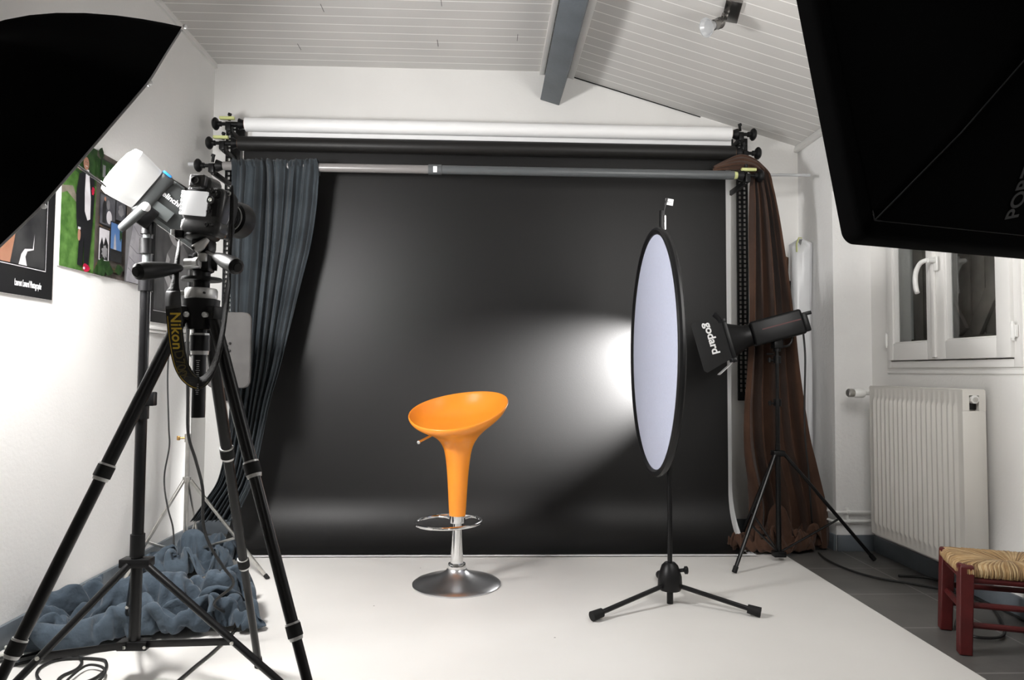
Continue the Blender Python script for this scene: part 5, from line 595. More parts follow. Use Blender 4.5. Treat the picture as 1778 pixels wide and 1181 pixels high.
HEAP_B=(
-108,-97,54,2,13,11,-1,15,11,0,10,-6,-1,-11,-5,-6,-15,-7,-5,-15,-5,-2,-14,0,-2,-14,3,-1,-14,3,-10,-3,-5,-10,5,4,-11,8,-4,10,8,1,4,12,-9,18,-8,0,16,-12,4,12,-16,6,4,-19,8,-5,-19,10,-2,-21,4,-4,-19,6,5,-18,0,-10,-12,-7,15,-7,-9,13,-3,-14,12,-6,-14,12,-7,-14,14,-3,-11,15,-4,-6,15,-9,-3,14,-1,4,16,5,-1,12,0,10,11,13,3,10,-4,6,15,2,10,13,-4,13,-2,12,14,-5,17,1,1,18,-9,8,17,-9,9,12,9,3,14,-3,-1,8,-9,1,20,-2,8,16,7,-1,15,-12,-8,15,11,-2,17,9,5,20,4,11,15,4,9,14,-7,8,11,-12,7,8,-12,12,10,-4,
-118,-101,67,-1,13,6,-4,16,3,-1,12,-14,0,-11,-6,-6,-12,4,-6,-14,-3,-1,-13,3,0,-13,5,0,-13,4,-6,-11,-2,-9,-1,-6,-1,9,1,3,5,-14,2,9,-12,16,-9,2,17,-11,3,14,-15,2,-4,-13,12,-2,-18,10,-4,-19,8,3,-18,1,3,-10,9,11,-13,6,15,-6,-10,12,-8,-13,10,-9,-14,9,-8,-14,9,-7,-12,16,0,-4,17,0,-5,10,7,-5,11,4,3,13,0,-3,4,3,9,11,-3,13,15,4,15,18,5,9,14,6,5,0,11,7,0,12,-12,4,15,-6,6,15,0,-8,11,5,10,15,-5,-2,13,3,4,11,-12,-4,19,6,4,16,10,2,18,7,5,15,-4,6,15,-9,10,13,-3,8,5,-10,8,6,-8,12,10,1,
-125,-96,79,-8,6,-9,-5,15,1,-2,13,-12,0,-8,-6,-1,-15,-3,-6,-11,3,-2,-10,9,-2,-12,7,-1,-11,4,-3,-13,0,-5,-11,-6,-5,5,-8,0,6,-12,10,-2,-14,14,-8,8,16,-11,4,12,-13,-5,5,-15,3,8,-15,12,-3,-17,8,-1,-19,4,12,-2,9,7,5,11,14,-3,-10,10,-9,-13,6,-8,-15,6,-8,-15,10,-5,-10,16,-1,-3,15,-2,-3,11,6,-1,10,3,-11,16,2,5,9,-4,5,7,2,13,13,0,16,18,5,10,17,6,4,9,4,4,0,14,-1,-9,12,4,8,11,0,1,14,0,5,12,-9,5,15,3,7,14,-8,-4,18,-3,0,14,10,7,16,7,5,18,4,7,13,-10,6,7,-8,7,0,-12,6,4,-8,11,9,-6,
-136,-85,83,-9,-8,-10,-6,13,-7,-5,14,-6,1,-2,-13,-1,-15,-3,-2,-15,-1,-5,-9,11,-4,-6,11,-1,-11,9,-2,-13,0,-5,-13,-8,4,-9,-7,1,-3,-14,11,-3,-12,13,-6,11,10,-10,4,10,-13,-2,12,-16,-2,7,-13,-2,-1,-15,9,13,-15,5,10,6,8,-4,17,7,16,1,-6,5,-11,-12,4,-8,-13,12,-4,-10,15,-4,-5,14,-4,-3,15,0,1,14,3,-1,15,3,-10,12,5,-5,12,-12,4,13,-4,9,10,2,19,16,-4,3,16,8,5,10,11,3,-2,13,6,-7,9,11,7,9,8,8,17,-4,5,8,-16,4,12,-5,-3,17,-2,1,19,-5,3,16,7,3,14,9,7,18,2,11,12,0,7,6,-10,9,2,-10,3,1,-12,2,-4,-10,
-144,-71,80,-11,-14,-7,-8,-2,-9,-6,12,-6,2,-3,-9,-8,-2,-10,0,-15,-5,-3,-11,10,1,-9,11,-6,-8,10,-2,-15,7,0,-17,2,10,-16,-7,10,-8,-13,5,-8,-15,9,0,10,6,-12,-5,9,-13,-2,8,-16,3,12,-11,-8,14,-3,-3,15,-9,5,-1,12,6,-4,17,7,12,3,-3,4,-11,-2,14,-4,-4,15,-4,-5,15,-4,-4,14,-7,0,16,1,-5,9,1,-12,12,5,2,17,-4,0,15,-7,-6,11,-1,5,14,3,17,12,-13,-6,14,6,5,2,16,7,6,14,5,2,1,13,7,3,11,1,15,-9,13,13,-5,-1,16,2,0,9,-13,3,18,-8,5,19,5,-2,14,13,6,16,3,11,11,-8,12,11,0,9,2,-7,7,-1,-11,-4,-10,-8,
-154,-62,72,-10,-13,8,-9,-7,-7,-2,-3,-13,-7,-1,-10,2,-10,-8,-12,1,-5,4,-13,-5,6,-14,8,-5,-12,12,-12,-7,9,0,-19,4,9,-18,-5,10,2,-13,4,-16,2,15,-13,-2,11,-9,-13,5,-13,-3,15,-7,-4,18,3,-5,14,-8,-6,20,1,8,-4,9,3,0,13,6,11,-7,6,5,6,14,12,-4,5,13,-9,-4,14,-7,-4,14,3,-6,10,2,-13,12,-1,-10,13,2,-13,17,-3,4,15,-2,1,10,0,3,17,-2,9,6,-14,-9,15,-2,2,5,15,8,11,6,9,5,-3,14,7,8,9,-3,12,-1,10,14,11,7,15,-8,4,15,-11,3,10,-13,-2,17,9,-2,14,16,9,17,-1,10,13,-8,9,9,-8,13,8,3,10,-2,-9,-5,-13,-6,
-165,-58,60,-8,-4,14,-11,-13,0,-3,-4,-6,2,-10,-5,0,-11,-9,-12,-4,-6,-4,-6,-12,6,-14,-6,2,-17,7,-5,-11,12,-12,-13,4,5,-13,-5,14,-8,-12,16,-10,-4,11,-7,-2,3,-11,-9,15,-1,-5,19,2,3,15,-4,-10,20,-3,-1,18,-1,5,3,7,6,6,3,12,5,2,13,9,0,6,7,4,7,12,-7,0,12,-7,-6,1,1,-13,15,2,-4,16,0,-6,15,1,-9,15,1,-7,14,-2,-1,13,-1,3,13,-7,0,8,-13,-8,17,-7,2,13,1,6,6,-2,11,8,4,11,6,9,8,1,12,3,9,11,15,7,15,-2,2,12,-14,1,14,-4,-10,12,11,5,17,8,9,17,-5,11,16,-5,9,11,-3,12,3,2,11,-4,-3,-4,-12,-6,
-181,-52,53,-4,-2,14,-6,-13,4,-9,-8,2,0,-10,-8,2,-6,-13,-6,-13,3,-4,-10,-7,0,-12,-13,-1,-16,-5,4,-12,11,-3,-16,1,-5,-13,-6,11,-14,-7,18,-8,-5,15,7,-6,12,2,-1,16,-3,-5,16,5,-2,19,-2,-2,18,-3,2,15,-2,2,9,4,6,1,5,15,13,-4,2,5,-8,-2,10,2,9,12,3,9,10,-1,2,0,0,-15,4,0,-13,15,2,-6,17,1,-4,16,1,-5,14,-4,-2,14,-1,4,11,-9,-5,17,-7,-1,16,-8,3,16,-8,3,9,-10,3,10,-4,9,1,13,8,7,10,8,5,11,11,7,11,2,6,17,-1,-10,13,1,-3,14,7,5,16,-7,3,18,-10,10,14,-3,10,5,10,9,1,7,16,-6,-3,4,-11,-10,
-199,-51,46,-3,-4,14,-1,-14,2,-8,-6,3,-3,-10,2,0,-3,-12,-3,-15,-2,-1,-13,-2,-1,-9,-9,2,-12,-2,-2,-12,-5,10,-15,-6,5,-14,2,3,-9,-11,16,-5,-11,21,0,-1,13,8,5,14,4,5,19,0,-3,16,3,-9,18,-2,4,13,-2,2,13,-1,0,2,7,14,11,-11,-6,8,-10,-1,9,1,11,2,8,14,9,6,9,7,0,-11,4,0,-14,12,-6,-4,14,2,-5,17,1,-3,12,-5,1,15,2,-2,18,-4,-4,18,-7,-4,16,-9,2,16,-9,0,13,-12,-1,9,-5,10,11,-2,6,4,4,16,-1,15,3,6,15,-1,2,19,6,-5,9,11,1,15,-1,2,13,-15,2,16,-11,5,8,11,6,4,17,12,-1,8,13,-9,-7,8,-10,-11,
-205,-68,45,2,10,1,-10,-6,3,-8,-12,1,-4,-2,13,-2,-12,2,-5,-12,-8,0,-17,1,-3,-9,-12,5,-12,2,4,-20,-5,8,-10,-14,13,-1,-7,15,-13,2,7,9,-12,21,1,-6,20,-1,1,12,9,7,17,2,7,19,-1,-6,14,3,-7,16,-6,6,13,-1,-6,6,6,10,10,-11,-2,8,-7,-1,-4,2,10,-4,9,14,13,4,5,8,-2,-7,9,0,1,11,-9,2,14,3,-5,10,-11,-4,17,-3,2,18,-2,-3,19,-2,-3,19,3,-5,18,-6,-2,16,-9,-1,9,-7,-10,12,-3,4,8,-9,12,15,-4,4,1,5,14,-1,17,6,5,20,4,1,16,5,-4,14,-8,6,11,-14,3,15,-5,1,4,18,0,-4,18,9,-5,9,10,-9,-8,9,-11,-10,
-196,-61,34,-12,-9,0,-14,3,2,-12,-3,6,-6,-9,13,-1,-13,2,-6,-14,3,-3,-15,-2,2,-15,-6,5,-8,-16,5,-18,-5,12,-11,-14,17,-3,-8,16,6,10,19,5,3,10,8,-12,20,-3,0,20,2,-4,14,8,9,17,-3,-7,14,2,10,14,-5,0,15,2,-9,12,-9,-3,10,3,6,8,-5,1,-8,4,9,-11,7,9,11,3,5,4,-12,-7,16,-2,-3,14,1,5,8,-5,-8,17,-2,3,18,-1,4,19,-3,4,19,-4,2,19,-4,2,19,-5,-2,13,-2,-9,7,-1,-17,8,-8,7,16,-7,2,10,-7,5,2,2,11,13,8,6,5,15,7,-10,12,-6,3,18,-6,13,14,-2,1,12,9,-10,-8,13,-5,-7,14,13,-5,10,13,-7,-4,15,-6,-7,
-213,-52,35,-8,-6,-8,-8,-12,0,-7,-11,7,-10,-10,10,-12,-5,9,-6,-13,2,-1,-13,-4,4,-11,-12,8,-9,-11,13,-9,-11,13,-8,-7,19,1,-1,14,2,8,14,5,12,14,6,-11,19,-5,-1,16,3,-6,20,5,-5,20,2,2,12,-2,14,17,-2,2,15,-4,-5,9,0,-12,15,0,1,8,-1,5,-8,4,6,-15,6,6,2,-3,12,13,-4,-9,16,-4,-3,15,-4,-4,16,-3,0,12,-8,-9,18,0,3,19,-1,6,19,-1,5,20,-3,4,17,-2,4,13,-3,-9,10,-4,-10,7,-12,-8,13,-14,-1,14,-11,7,9,4,13,4,10,3,-6,8,8,8,12,1,1,16,4,8,14,-1,-1,4,10,-13,-10,3,2,-6,16,10,-8,12,16,-3,3,15,-3,-7,
-228,-46,44,-10,-4,-10,-9,-12,-2,-5,-13,3,-6,-12,10,-12,-9,5,-6,-10,-4,3,-11,-12,10,-7,-10,15,-4,-6,7,-12,-2,17,-2,-7,19,0,-1,19,-2,5,4,7,17,18,0,-2,15,-7,-5,19,2,-3,20,5,-9,18,8,0,18,-5,3,15,-1,12,11,1,-6,11,1,-13,15,-1,3,10,0,1,-6,4,7,-13,6,8,0,-3,12,13,-4,-10,17,-4,-3,14,-4,-6,12,-7,-8,15,-5,-3,19,-3,-1,19,-2,3,20,-3,4,14,-4,11,17,2,0,14,-5,-5,12,-10,-3,15,-4,-5,9,-14,2,14,-11,-1,9,-3,0,10,2,13,-2,14,5,-2,6,4,0,8,2,1,13,-4,5,-1,14,-2,1,10,2,-9,15,3,-14,8,11,-5,5,16,-2,-2,
-244,-34,55,-8,-15,-4,-11,-11,-7,-4,-9,4,-2,-9,-3,0,-11,-6,2,-15,-1,4,-8,-8,10,2,-12,5,-7,4,14,-7,-1,17,-4,-9,15,1,-3,20,-2,1,3,8,17,20,-3,2,17,-9,-6,18,-5,5,20,-2,-4,18,10,-6,17,7,-6,13,0,10,12,1,1,8,3,-14,15,-1,-2,12,1,3,-4,3,7,-8,3,11,1,-4,13,11,-6,-9,11,1,-10,11,-5,-11,14,-6,-5,18,-4,1,19,-3,0,19,-3,1,15,-6,10,15,-2,14,17,0,-11,11,-7,-9,17,-6,0,12,-8,10,13,-11,-3,14,-7,-4,11,-7,-8,16,-3,7,-2,13,6,-4,4,8,-2,5,0,1,2,13,7,6,8,-1,-5,11,8,-7,12,-4,-15,-1,7,-7,1,18,-2,6,
-260,-44,51,-9,-1,13,-7,-16,-2,-7,-16,-5,-1,-12,-11,5,-11,-14,11,-4,-6,14,6,4,4,-8,1,11,-4,5,15,-2,-6,11,1,-16,15,0,-7,21,-2,0,7,-13,12,19,8,3,18,-4,0,14,-4,6,19,-6,7,21,4,-6,15,10,-11,9,10,1,12,-2,-1,15,-5,1,7,9,-9,14,1,-1,4,-2,9,-5,2,14,2,-5,12,10,-10,-9,7,4,-15,8,1,-12,13,-5,4,17,-3,-6,19,-3,1,13,-9,8,13,-7,14,18,0,-6,17,1,-9,14,-6,-6,11,-8,11,17,-6,1,15,-8,2,11,-8,-12,14,-4,0,15,-4,-3,12,4,8,-14,7,3,-1,12,9,5,-5,11,12,-11,8,-5,9,10,6,-12,4,-9,-12,-5,11,-13,0,17,2,9,
-274,-32,50,-6,-13,4,-10,-8,0,0,-13,-11,4,-12,-13,3,-10,-13,16,-1,-3,13,-2,1,11,-5,6,12,2,10,14,-5,-4,15,-1,-10,10,-5,1,16,-1,2,14,-12,-9,18,-3,2,13,9,6,19,-2,5,20,-9,1,16,6,12,14,10,-8,12,8,-10,10,-4,9,15,0,0,8,8,-7,12,4,-4,10,-4,5,-1,-7,12,3,-1,11,9,-8,-7,6,0,-16,6,7,-12,13,-5,-3,12,-8,10,14,-7,4,13,-5,6,15,-2,-5,15,-5,-10,19,2,-6,14,-3,6,12,-7,11,18,-4,1,11,-9,-9,10,-6,-6,14,-5,1,14,-2,-3,17,4,0,-6,5,8,4,0,14,0,4,17,12,-6,-1,2,0,17,-2,-13,8,1,-10,-12,3,-9,-14,14,-10,3,
-285,-28,51,-3,-7,9,-2,-12,-11,6,-11,-12,2,-9,-16,2,-5,-13,17,-4,0,15,-4,4,15,-5,5,10,-2,1,7,-6,-3,15,1,-5,15,-3,7,15,-8,9,16,-7,-5,13,-1,-13,18,4,4,17,0,0,18,-1,7,18,5,9,14,7,10,10,9,-9,9,0,5,11,1,-8,14,1,5,11,5,-2,10,-3,3,-8,-7,5,10,-7,5,9,-2,-2,3,2,-10,12,4,-9,15,-3,-4,13,-10,6,5,-10,10,14,-1,-6,14,-1,-12,19,-2,1,13,-5,-3,16,-3,2,14,-5,1,16,-7,0,7,-8,-6,13,-3,1,15,-4,4,9,-1,-7,14,5,-2,3,-1,13,2,3,10,11,2,13,14,-4,9,-2,-9,11,1,-13,4,8,-7,-6,0,-4,-20,5,-15,-9,
-293,-15,58,-3,-15,-2,-8,-11,-8,6,-7,-18,10,-7,-11,14,-6,-5,16,0,0,14,-5,6,10,-8,-4,10,-5,-5,15,0,2,15,-3,-6,17,-6,1,15,-6,7,8,-8,15,13,-1,-12,17,6,-7,20,4,-4,18,1,6,16,6,9,14,4,9,10,6,8,9,5,-5,9,-4,1,13,5,1,12,1,6,10,-3,4,-8,-9,6,8,-10,5,11,3,-3,6,6,-12,16,-1,-7,17,-1,-6,6,-12,7,13,-4,-1,9,-7,-8,14,0,0,19,-3,0,10,-12,1,16,1,-4,15,-4,-7,9,-9,-9,15,-3,3,11,-3,8,14,-1,2,2,0,-12,13,0,3,9,0,10,14,1,2,12,1,14,5,0,20,-10,-9,11,15,-11,2,12,-9,-12,3,-8,-19,-3,-9,-17,
-311,-11,50,15,-5,-2,-6,-14,-9,1,-8,-5,16,-9,-2,16,-9,-2,17,4,-6,9,-3,-6,6,-9,-9,15,-1,-1,17,0,0,18,-5,-1,17,-6,-1,16,-6,6,8,-12,14,12,-10,7,16,7,-9,18,7,-5,11,12,-5,17,9,0,15,4,9,5,-1,15,8,5,2,15,1,5,11,-3,4,10,8,2,12,-5,8,-5,-12,8,9,-10,5,12,8,-7,9,4,-9,17,-1,-8,8,-11,-2,14,0,-2,11,-4,-7,7,-17,7,15,-8,2,19,-3,0,17,-2,-3,9,4,-12,8,0,-15,14,-4,-10,14,-5,9,10,-5,8,10,-4,-6,8,3,-10,14,-3,2,10,3,11,14,2,3,4,-2,17,-2,-5,21,8,-4,15,17,-8,-7,10,-9,-14,-1,-10,-17,3,-6,-18,
-315,-10,33,12,-9,7,9,4,-7,4,-13,-6,11,-7,12,15,-9,2,9,5,-15,12,-4,-12,13,-9,-7,9,-6,11,16,-4,3,18,-3,-2,19,-1,-2,9,-11,6,8,-12,12,21,-2,-3,18,-2,5,13,5,0,16,4,-9,6,17,1,10,16,2,12,4,7,2,-8,15,13,2,7,12,-9,5,13,8,3,13,7,5,4,-10,9,9,-11,5,9,8,-11,16,1,-7,10,-10,-5,15,-3,-4,9,7,-9,14,-12,2,8,-11,-9,11,-7,4,17,-3,6,12,-2,-12,16,2,-6,10,-8,-8,5,3,-13,11,-8,7,13,-3,-6,12,-4,-7,12,0,8,9,3,-10,16,3,7,8,1,11,-2,-4,20,12,-4,16,12,-3,13,14,-7,-10,5,-9,-16,-8,-11,-14,6,-4,-16,
-313,4,41,13,-10,-6,6,-2,-8,12,-6,0,12,-12,4,11,-4,12,15,-5,-5,11,-2,-14,12,-6,-13,11,-9,-1,10,1,13,15,-3,6,17,-6,3,7,-9,2,17,-5,-4,14,-4,15,18,-1,5,18,-3,1,15,-2,-8,9,11,2,6,14,4,4,17,3,7,6,9,5,-7,14,13,-7,8,12,3,4,11,1,6,17,0,4,10,-10,6,12,7,-12,16,-5,-6,13,-13,-3,10,9,-9,14,0,-9,11,-5,-12,6,-7,-14,11,-9,-3,13,-1,8,11,-3,-3,4,-7,-14,12,-6,-10,12,4,3,14,-5,-3,9,-6,-8,14,-1,3,12,3,9,11,3,-11,14,2,9,5,0,14,5,-3,16,11,-6,14,17,-2,4,10,-9,-13,-2,-8,-12,-12,-10,-12,8,-2,-15,
-319,8,23,14,-9,-4,17,2,0,12,-2,5,7,-7,13,15,-8,4,13,-8,1,13,-8,-11,12,-6,-13,15,-4,-11,12,-6,9,12,3,13,12,-5,10,11,-5,-6,16,-5,3,14,-4,10,15,-1,-2,15,-3,-1,10,1,-2,7,6,6,7,6,13,5,10,10,7,14,6,11,7,8,12,-9,11,8,-4,7,10,-5,5,16,-2,0,19,1,8,14,-3,-8,18,-8,-1,17,-8,-4,14,4,-12,11,-4,-13,10,1,-14,3,3,-13,3,-1,-15,5,-8,-8,12,4,3,10,-8,-12,8,-9,-9,12,-5,3,15,-2,-5,13,-3,5,10,-3,8,11,6,-2,13,2,-2,13,3,12,8,0,14,7,-5,5,14,-6,5,17,-1,2,5,-9,-12,-7,-7,-11,-9,-11,-8,4,-4,-5,
-315,8,9,2,2,7,17,-1,8,18,3,7,14,2,7,14,-9,3,7,-13,-11,16,-9,-6,14,-9,-2,16,-2,-8,17,-8,-2,14,-7,8,11,0,11,13,-1,0,12,-10,1,14,2,6,9,-5,-10,15,-1,0,9,6,10,5,7,8,7,7,8,1,4,16,2,6,15,8,5,14,17,-1,8,12,-1,7,15,-5,8,20,-1,-6,18,2,-2,16,-10,6,19,-7,0,15,-2,-10,8,-3,-16,11,4,-16,12,4,-13,2,-2,-10,-2,-5,-13,-1,1,-14,11,-3,-10,12,-6,-11,17,-2,-1,9,-6,12,14,-2,-10,17,-6,1,7,-4,7,7,0,6,15,1,10,15,5,10,11,2,0,11,-5,-3,10,-9,0,18,1,-1,6,-7,-9,-11,-7,-10,3,-11,-1,-6,-8,-2,
-308,23,6,5,-7,10,4,9,14,11,-1,17,13,-10,0,16,-11,4,16,-4,-8,17,0,-11,18,-9,1,17,-10,-4,15,-2,-9,11,-12,2,15,1,-4,8,-8,1,16,-2,1,11,7,8,12,-5,-6,16,0,1,0,5,10,3,8,13,12,7,6,8,5,10,1,4,18,0,3,18,12,0,15,16,-1,12,20,-4,6,21,-2,-2,20,1,-7,20,-6,3,12,-7,-4,6,-5,-17,5,-3,-19,14,5,-12,10,-1,-13,6,-3,-13,8,-7,0,1,5,-12,3,-2,-18,10,-2,-11,19,-2,1,13,-11,2,11,-2,11,18,-1,-6,5,-3,5,7,-2,11,18,2,7,14,-2,-4,13,8,0,5,-11,-5,11,-11,-8,19,-5,-2,8,-3,-5,-2,-9,0,3,-12,-1,-3,-7,9,
-290,29,6,2,-13,4,2,6,14,7,12,14,13,-6,6,11,-8,14,17,-11,1,17,-5,-8,19,-1,-9,18,-7,-7,5,-17,-1,16,2,-13,9,-8,-11,13,-5,-4,17,4,5,15,4,6,13,-2,-1,14,2,6,2,2,13,-7,10,5,10,8,9,6,5,13,10,4,13,3,5,17,10,-1,16,16,-1,13,18,-3,11,21,-4,4,21,-3,-2,19,-3,-5,10,-5,-14,5,-5,-19,0,-5,-18,11,-1,-16,13,-1,-8,15,0,-1,13,-8,-1,8,-3,-12,-1,0,-16,-2,-2,-6,14,-11,-1,17,-2,5,13,5,-10,14,-1,0,9,-4,0,13,3,12,16,-5,-2,14,-2,-6,11,6,0,11,-6,4,14,-10,3,7,-5,-15,6,-5,9,10,-8,-10,5,-13,7,-3,-9,15,
-278,32,15,-7,-5,0,13,-6,0,7,8,11,10,7,11,11,-6,15,16,-6,4,17,-12,4,15,-12,-2,18,-3,-4,10,-15,-5,14,-4,-15,6,5,-16,11,2,-8,17,-1,0,15,-2,-3,15,5,4,9,5,11,8,2,11,-9,10,2,-1,7,13,7,6,14,12,3,12,13,4,12,13,-2,14,11,2,16,17,-3,9,19,-3,2,20,-4,-3,16,-6,-8,14,0,-8,2,-6,-19,1,-6,-17,13,-4,-10,15,1,-9,16,0,-2,4,-11,-7,14,0,-5,0,-2,-13,-4,-5,-6,15,-6,-7,14,-1,9,12,2,-8,14,1,-7,18,-3,0,16,-3,5,15,0,9,10,-2,-8,13,2,-2,11,-4,7,3,-13,-6,17,0,2,10,-8,7,12,-9,-6,2,-13,7,-9,-7,13,
-283,40,21,5,1,-6,11,-10,-2,11,-5,7,8,-5,3,13,-3,10,17,8,4,17,-5,10,14,-13,10,14,-6,7,16,-9,-6,11,-2,-15,6,5,-14,11,0,-6,13,-1,-5,11,5,-12,12,4,8,9,0,5,12,4,5,0,11,9,-3,8,8,10,3,12,10,3,13,10,1,15,8,1,17,14,4,12,16,-4,4,19,-6,-2,19,-3,-2,13,-6,-7,12,1,-6,4,-3,-15,10,-9,-7,13,-10,-5,15,2,-6,12,-1,-10,3,-7,-11,2,4,-9,2,-3,-15,4,-6,-10,13,-4,4,16,-1,4,17,0,3,12,0,-1,16,1,-4,17,-2,-1,17,-1,1,9,-4,10,12,0,-6,8,-11,-2,7,-6,-10,16,-4,5,15,-8,2,13,-7,6,-2,-11,9,-16,-6,2,
-296,48,23,11,4,-11,16,-4,1,11,-9,0,10,-13,-4,18,-7,2,19,-2,5,18,-2,12,16,-4,14,10,6,15,16,-7,3,13,-5,-11,9,1,-13,0,2,-12,9,4,-10,11,5,-6,11,0,6,14,0,-3,17,5,4,1,11,12,4,3,13,-1,5,13,2,5,15,8,3,17,15,-4,6,18,3,7,16,-5,1,17,-7,-3,18,2,0,12,-6,-8,10,0,-5,4,-11,-13,13,1,4,18,-9,0,19,-5,-1,13,-4,-9,2,1,-16,-4,4,-16,3,-2,-17,3,-2,-7,14,-7,3,9,3,9,17,-4,8,16,-3,5,16,1,-1,17,0,-2,17,2,-4,10,-7,-6,9,-8,-4,15,-5,4,4,-2,-13,14,-10,4,19,-5,-1,12,-7,10,-8,-9,13,-18,-7,-1,
-287,43,29,3,16,-7,10,4,-9,13,-10,-6,20,-8,-1,18,-9,1,15,-7,8,20,-5,-1,19,-4,14,12,3,17,10,3,11,7,-9,-12,5,0,-7,12,0,-6,10,6,-9,-3,7,-10,15,1,0,15,3,6,18,4,-6,15,5,12,-3,7,15,-11,8,11,0,3,19,16,-4,5,18,-1,5,14,2,8,15,-10,-5,17,-2,-2,17,4,1,11,-6,-8,13,0,-3,1,-13,-13,13,-11,1,21,4,5,19,-1,4,18,-4,-1,8,-2,-14,-2,3,-19,-3,3,-19,0,-1,-8,15,-7,0,15,-7,7,7,7,14,15,-4,2,14,-3,-7,16,2,1,9,-10,-6,15,-4,-8,15,1,7,11,-8,-1,14,0,-7,8,-11,11,21,-5,-2,10,-7,9,-14,-8,9,-18,-9,5,
-284,58,36,12,-6,-8,7,12,-11,10,-1,-3,13,-14,8,16,2,-8,16,-8,-6,18,-6,12,19,-4,8,20,1,6,4,3,13,6,-5,-11,4,-6,-9,12,5,0,12,8,-1,4,8,-12,11,2,-5,15,-3,0,12,6,6,13,3,14,6,11,9,-10,8,13,4,3,14,16,-9,-1,16,1,8,12,-5,2,11,-7,-4,17,4,2,16,0,-5,10,-6,-9,11,-2,-2,10,-10,-9,11,-15,-5,19,-3,5,17,4,4,16,6,6,18,-1,-3,-3,3,-16,-5,4,-18,5,-1,-12,13,-7,2,14,-7,-4,13,-3,8,11,4,7,10,-2,-4,8,-7,-9,16,-3,-1,16,-1,2,10,-4,5,14,-9,-6,14,-1,6,11,-9,11,18,-4,-5,5,-8,11,-10,-13,15,-13,-2,-8,
-275,67,44,4,-9,-4,8,9,-8,12,2,-15,9,-4,9,19,-5,-2,9,-3,-12,20,-8,7,21,-9,-4,9,4,12,3,-3,14,13,5,-7,12,-4,-3,8,3,-7,9,9,-5,12,8,-3,11,1,-6,14,-1,0,17,-1,-2,14,3,9,-9,12,13,2,9,18,9,3,14,14,-8,3,12,-7,-8,11,1,3,11,-12,-5,11,6,2,15,2,-5,12,-7,-8,15,-3,-2,7,-9,-9,14,-6,2,11,-2,13,18,-1,-8,15,6,3,17,0,5,12,3,-7,-1,5,-14,3,-1,-10,13,-7,-2,11,-2,-6,12,-3,5,13,-2,-2,9,0,5,6,-4,-9,14,-4,5,16,-2,-3,15,-6,-1,15,-10,2,15,-10,-5,2,0,19,14,-9,8,8,-5,9,-13,-11,4,-4,-8,-15,
-280,72,57,-2,-5,-11,18,7,-4,6,4,-15,12,-1,-6,19,-7,-3,14,1,-3,18,-10,-5,21,-8,-3,8,-3,15,2,4,16,15,2,2,15,0,-3,7,4,-10,8,6,-4,13,7,-3,16,-2,2,10,6,-8,15,2,-5,19,1,1,0,8,17,-2,8,19,6,7,16,11,-9,-7,8,-9,-10,12,-3,1,9,-12,-6,10,6,1,13,-4,-5,14,-3,-5,12,-2,-2,12,-2,-4,15,-1,9,8,-3,15,16,-2,-10,12,-1,-9,17,-4,-2,15,10,6,9,7,-1,9,-3,-1,12,-7,-1,9,1,-11,9,3,-6,10,-4,-1,5,-1,-1,11,-2,-4,16,-5,5,18,-7,2,17,-7,-3,15,-10,-2,16,-10,-2,4,-4,18,-3,-5,14,4,-11,7,-12,-13,-1,-13,-8,-13,
-289,87,56,-1,-10,-1,18,8,-5,11,5,-13,14,-6,-8,15,-2,-14,19,1,-3,18,-10,2,19,-5,-7,16,-4,9,3,1,19,8,4,9,12,2,-8,11,-1,-2,10,9,-2,13,1,0,13,4,-9,15,4,-2,11,6,-9,18,4,-4,6,6,16,-7,9,17,10,6,14,6,-10,-10,8,-12,-12,12,-8,-2,10,-8,-3,13,-2,-3,11,3,4,12,-4,-7,12,-2,-5,7,3,12,16,2,5,15,-5,9,15,-3,4,14,-8,-11,10,3,-14,12,-2,-9,13,8,7,11,2,3,10,0,3,13,1,4,9,-4,-4,2,6,-10,9,1,-8,18,-1,-2,17,-8,1,19,-9,1,18,-9,0,18,-9,-1,16,-9,6,-8,-7,15,-7,-4,15,-8,-19,2,-11,-17,-4,-16,-11,4,
-303,94,47,4,-14,-2,17,8,-5,18,10,3,11,-1,-12,17,2,-11,17,-11,-1,20,0,-7,21,-4,-5,6,-13,9,6,3,16,16,8,5,12,-2,5,13,0,4,14,7,-2,8,8,-11,15,4,-4,18,3,-3,16,3,-8,9,10,-11,7,5,11,-7,9,16,12,4,12,10,-12,-9,7,-13,-10,3,-10,-10,15,-6,-2,14,0,4,15,-1,-1,11,3,1,9,-1,-7,10,-1,13,5,3,19,17,-5,-7,16,-11,-1,19,-1,4,13,-3,-6,10,2,-15,2,4,-13,14,4,2,14,3,5,14,1,6,8,0,11,11,3,-9,4,-3,-2,15,-8,3,19,-6,0,21,-6,-1,21,-3,-3,19,-6,-5,8,-9,11,-17,-6,4,-5,-20,-1,-14,-17,2,-17,-12,3,-15,-5,14,
-309,96,30,4,-11,1,16,9,2,15,12,5,18,3,2,20,-2,-5,14,-15,-3,18,-4,-8,22,2,-6,17,-7,-9,6,2,14,14,-6,0,10,10,9,10,8,9,14,7,1,15,5,-4,14,5,-7,13,3,-11,14,5,-2,10,9,-5,13,2,6,-5,6,10,7,2,5,15,-8,-1,-1,-12,-14,7,-10,-7,12,-6,-1,14,-4,-1,14,5,2,11,4,3,13,0,-3,2,-4,12,11,-1,11,7,-11,-10,19,2,6,18,-5,-1,15,0,6,10,3,-10,-4,0,-11,16,2,5,14,1,5,14,4,6,11,5,-8,15,2,-5,11,-4,-5,15,-7,-3,21,-4,3,16,-8,-2,21,-1,2,9,-10,9,0,-15,14,-4,-15,8,-17,-11,-5,-15,-9,-12,-17,-12,1,-16,-7,11,
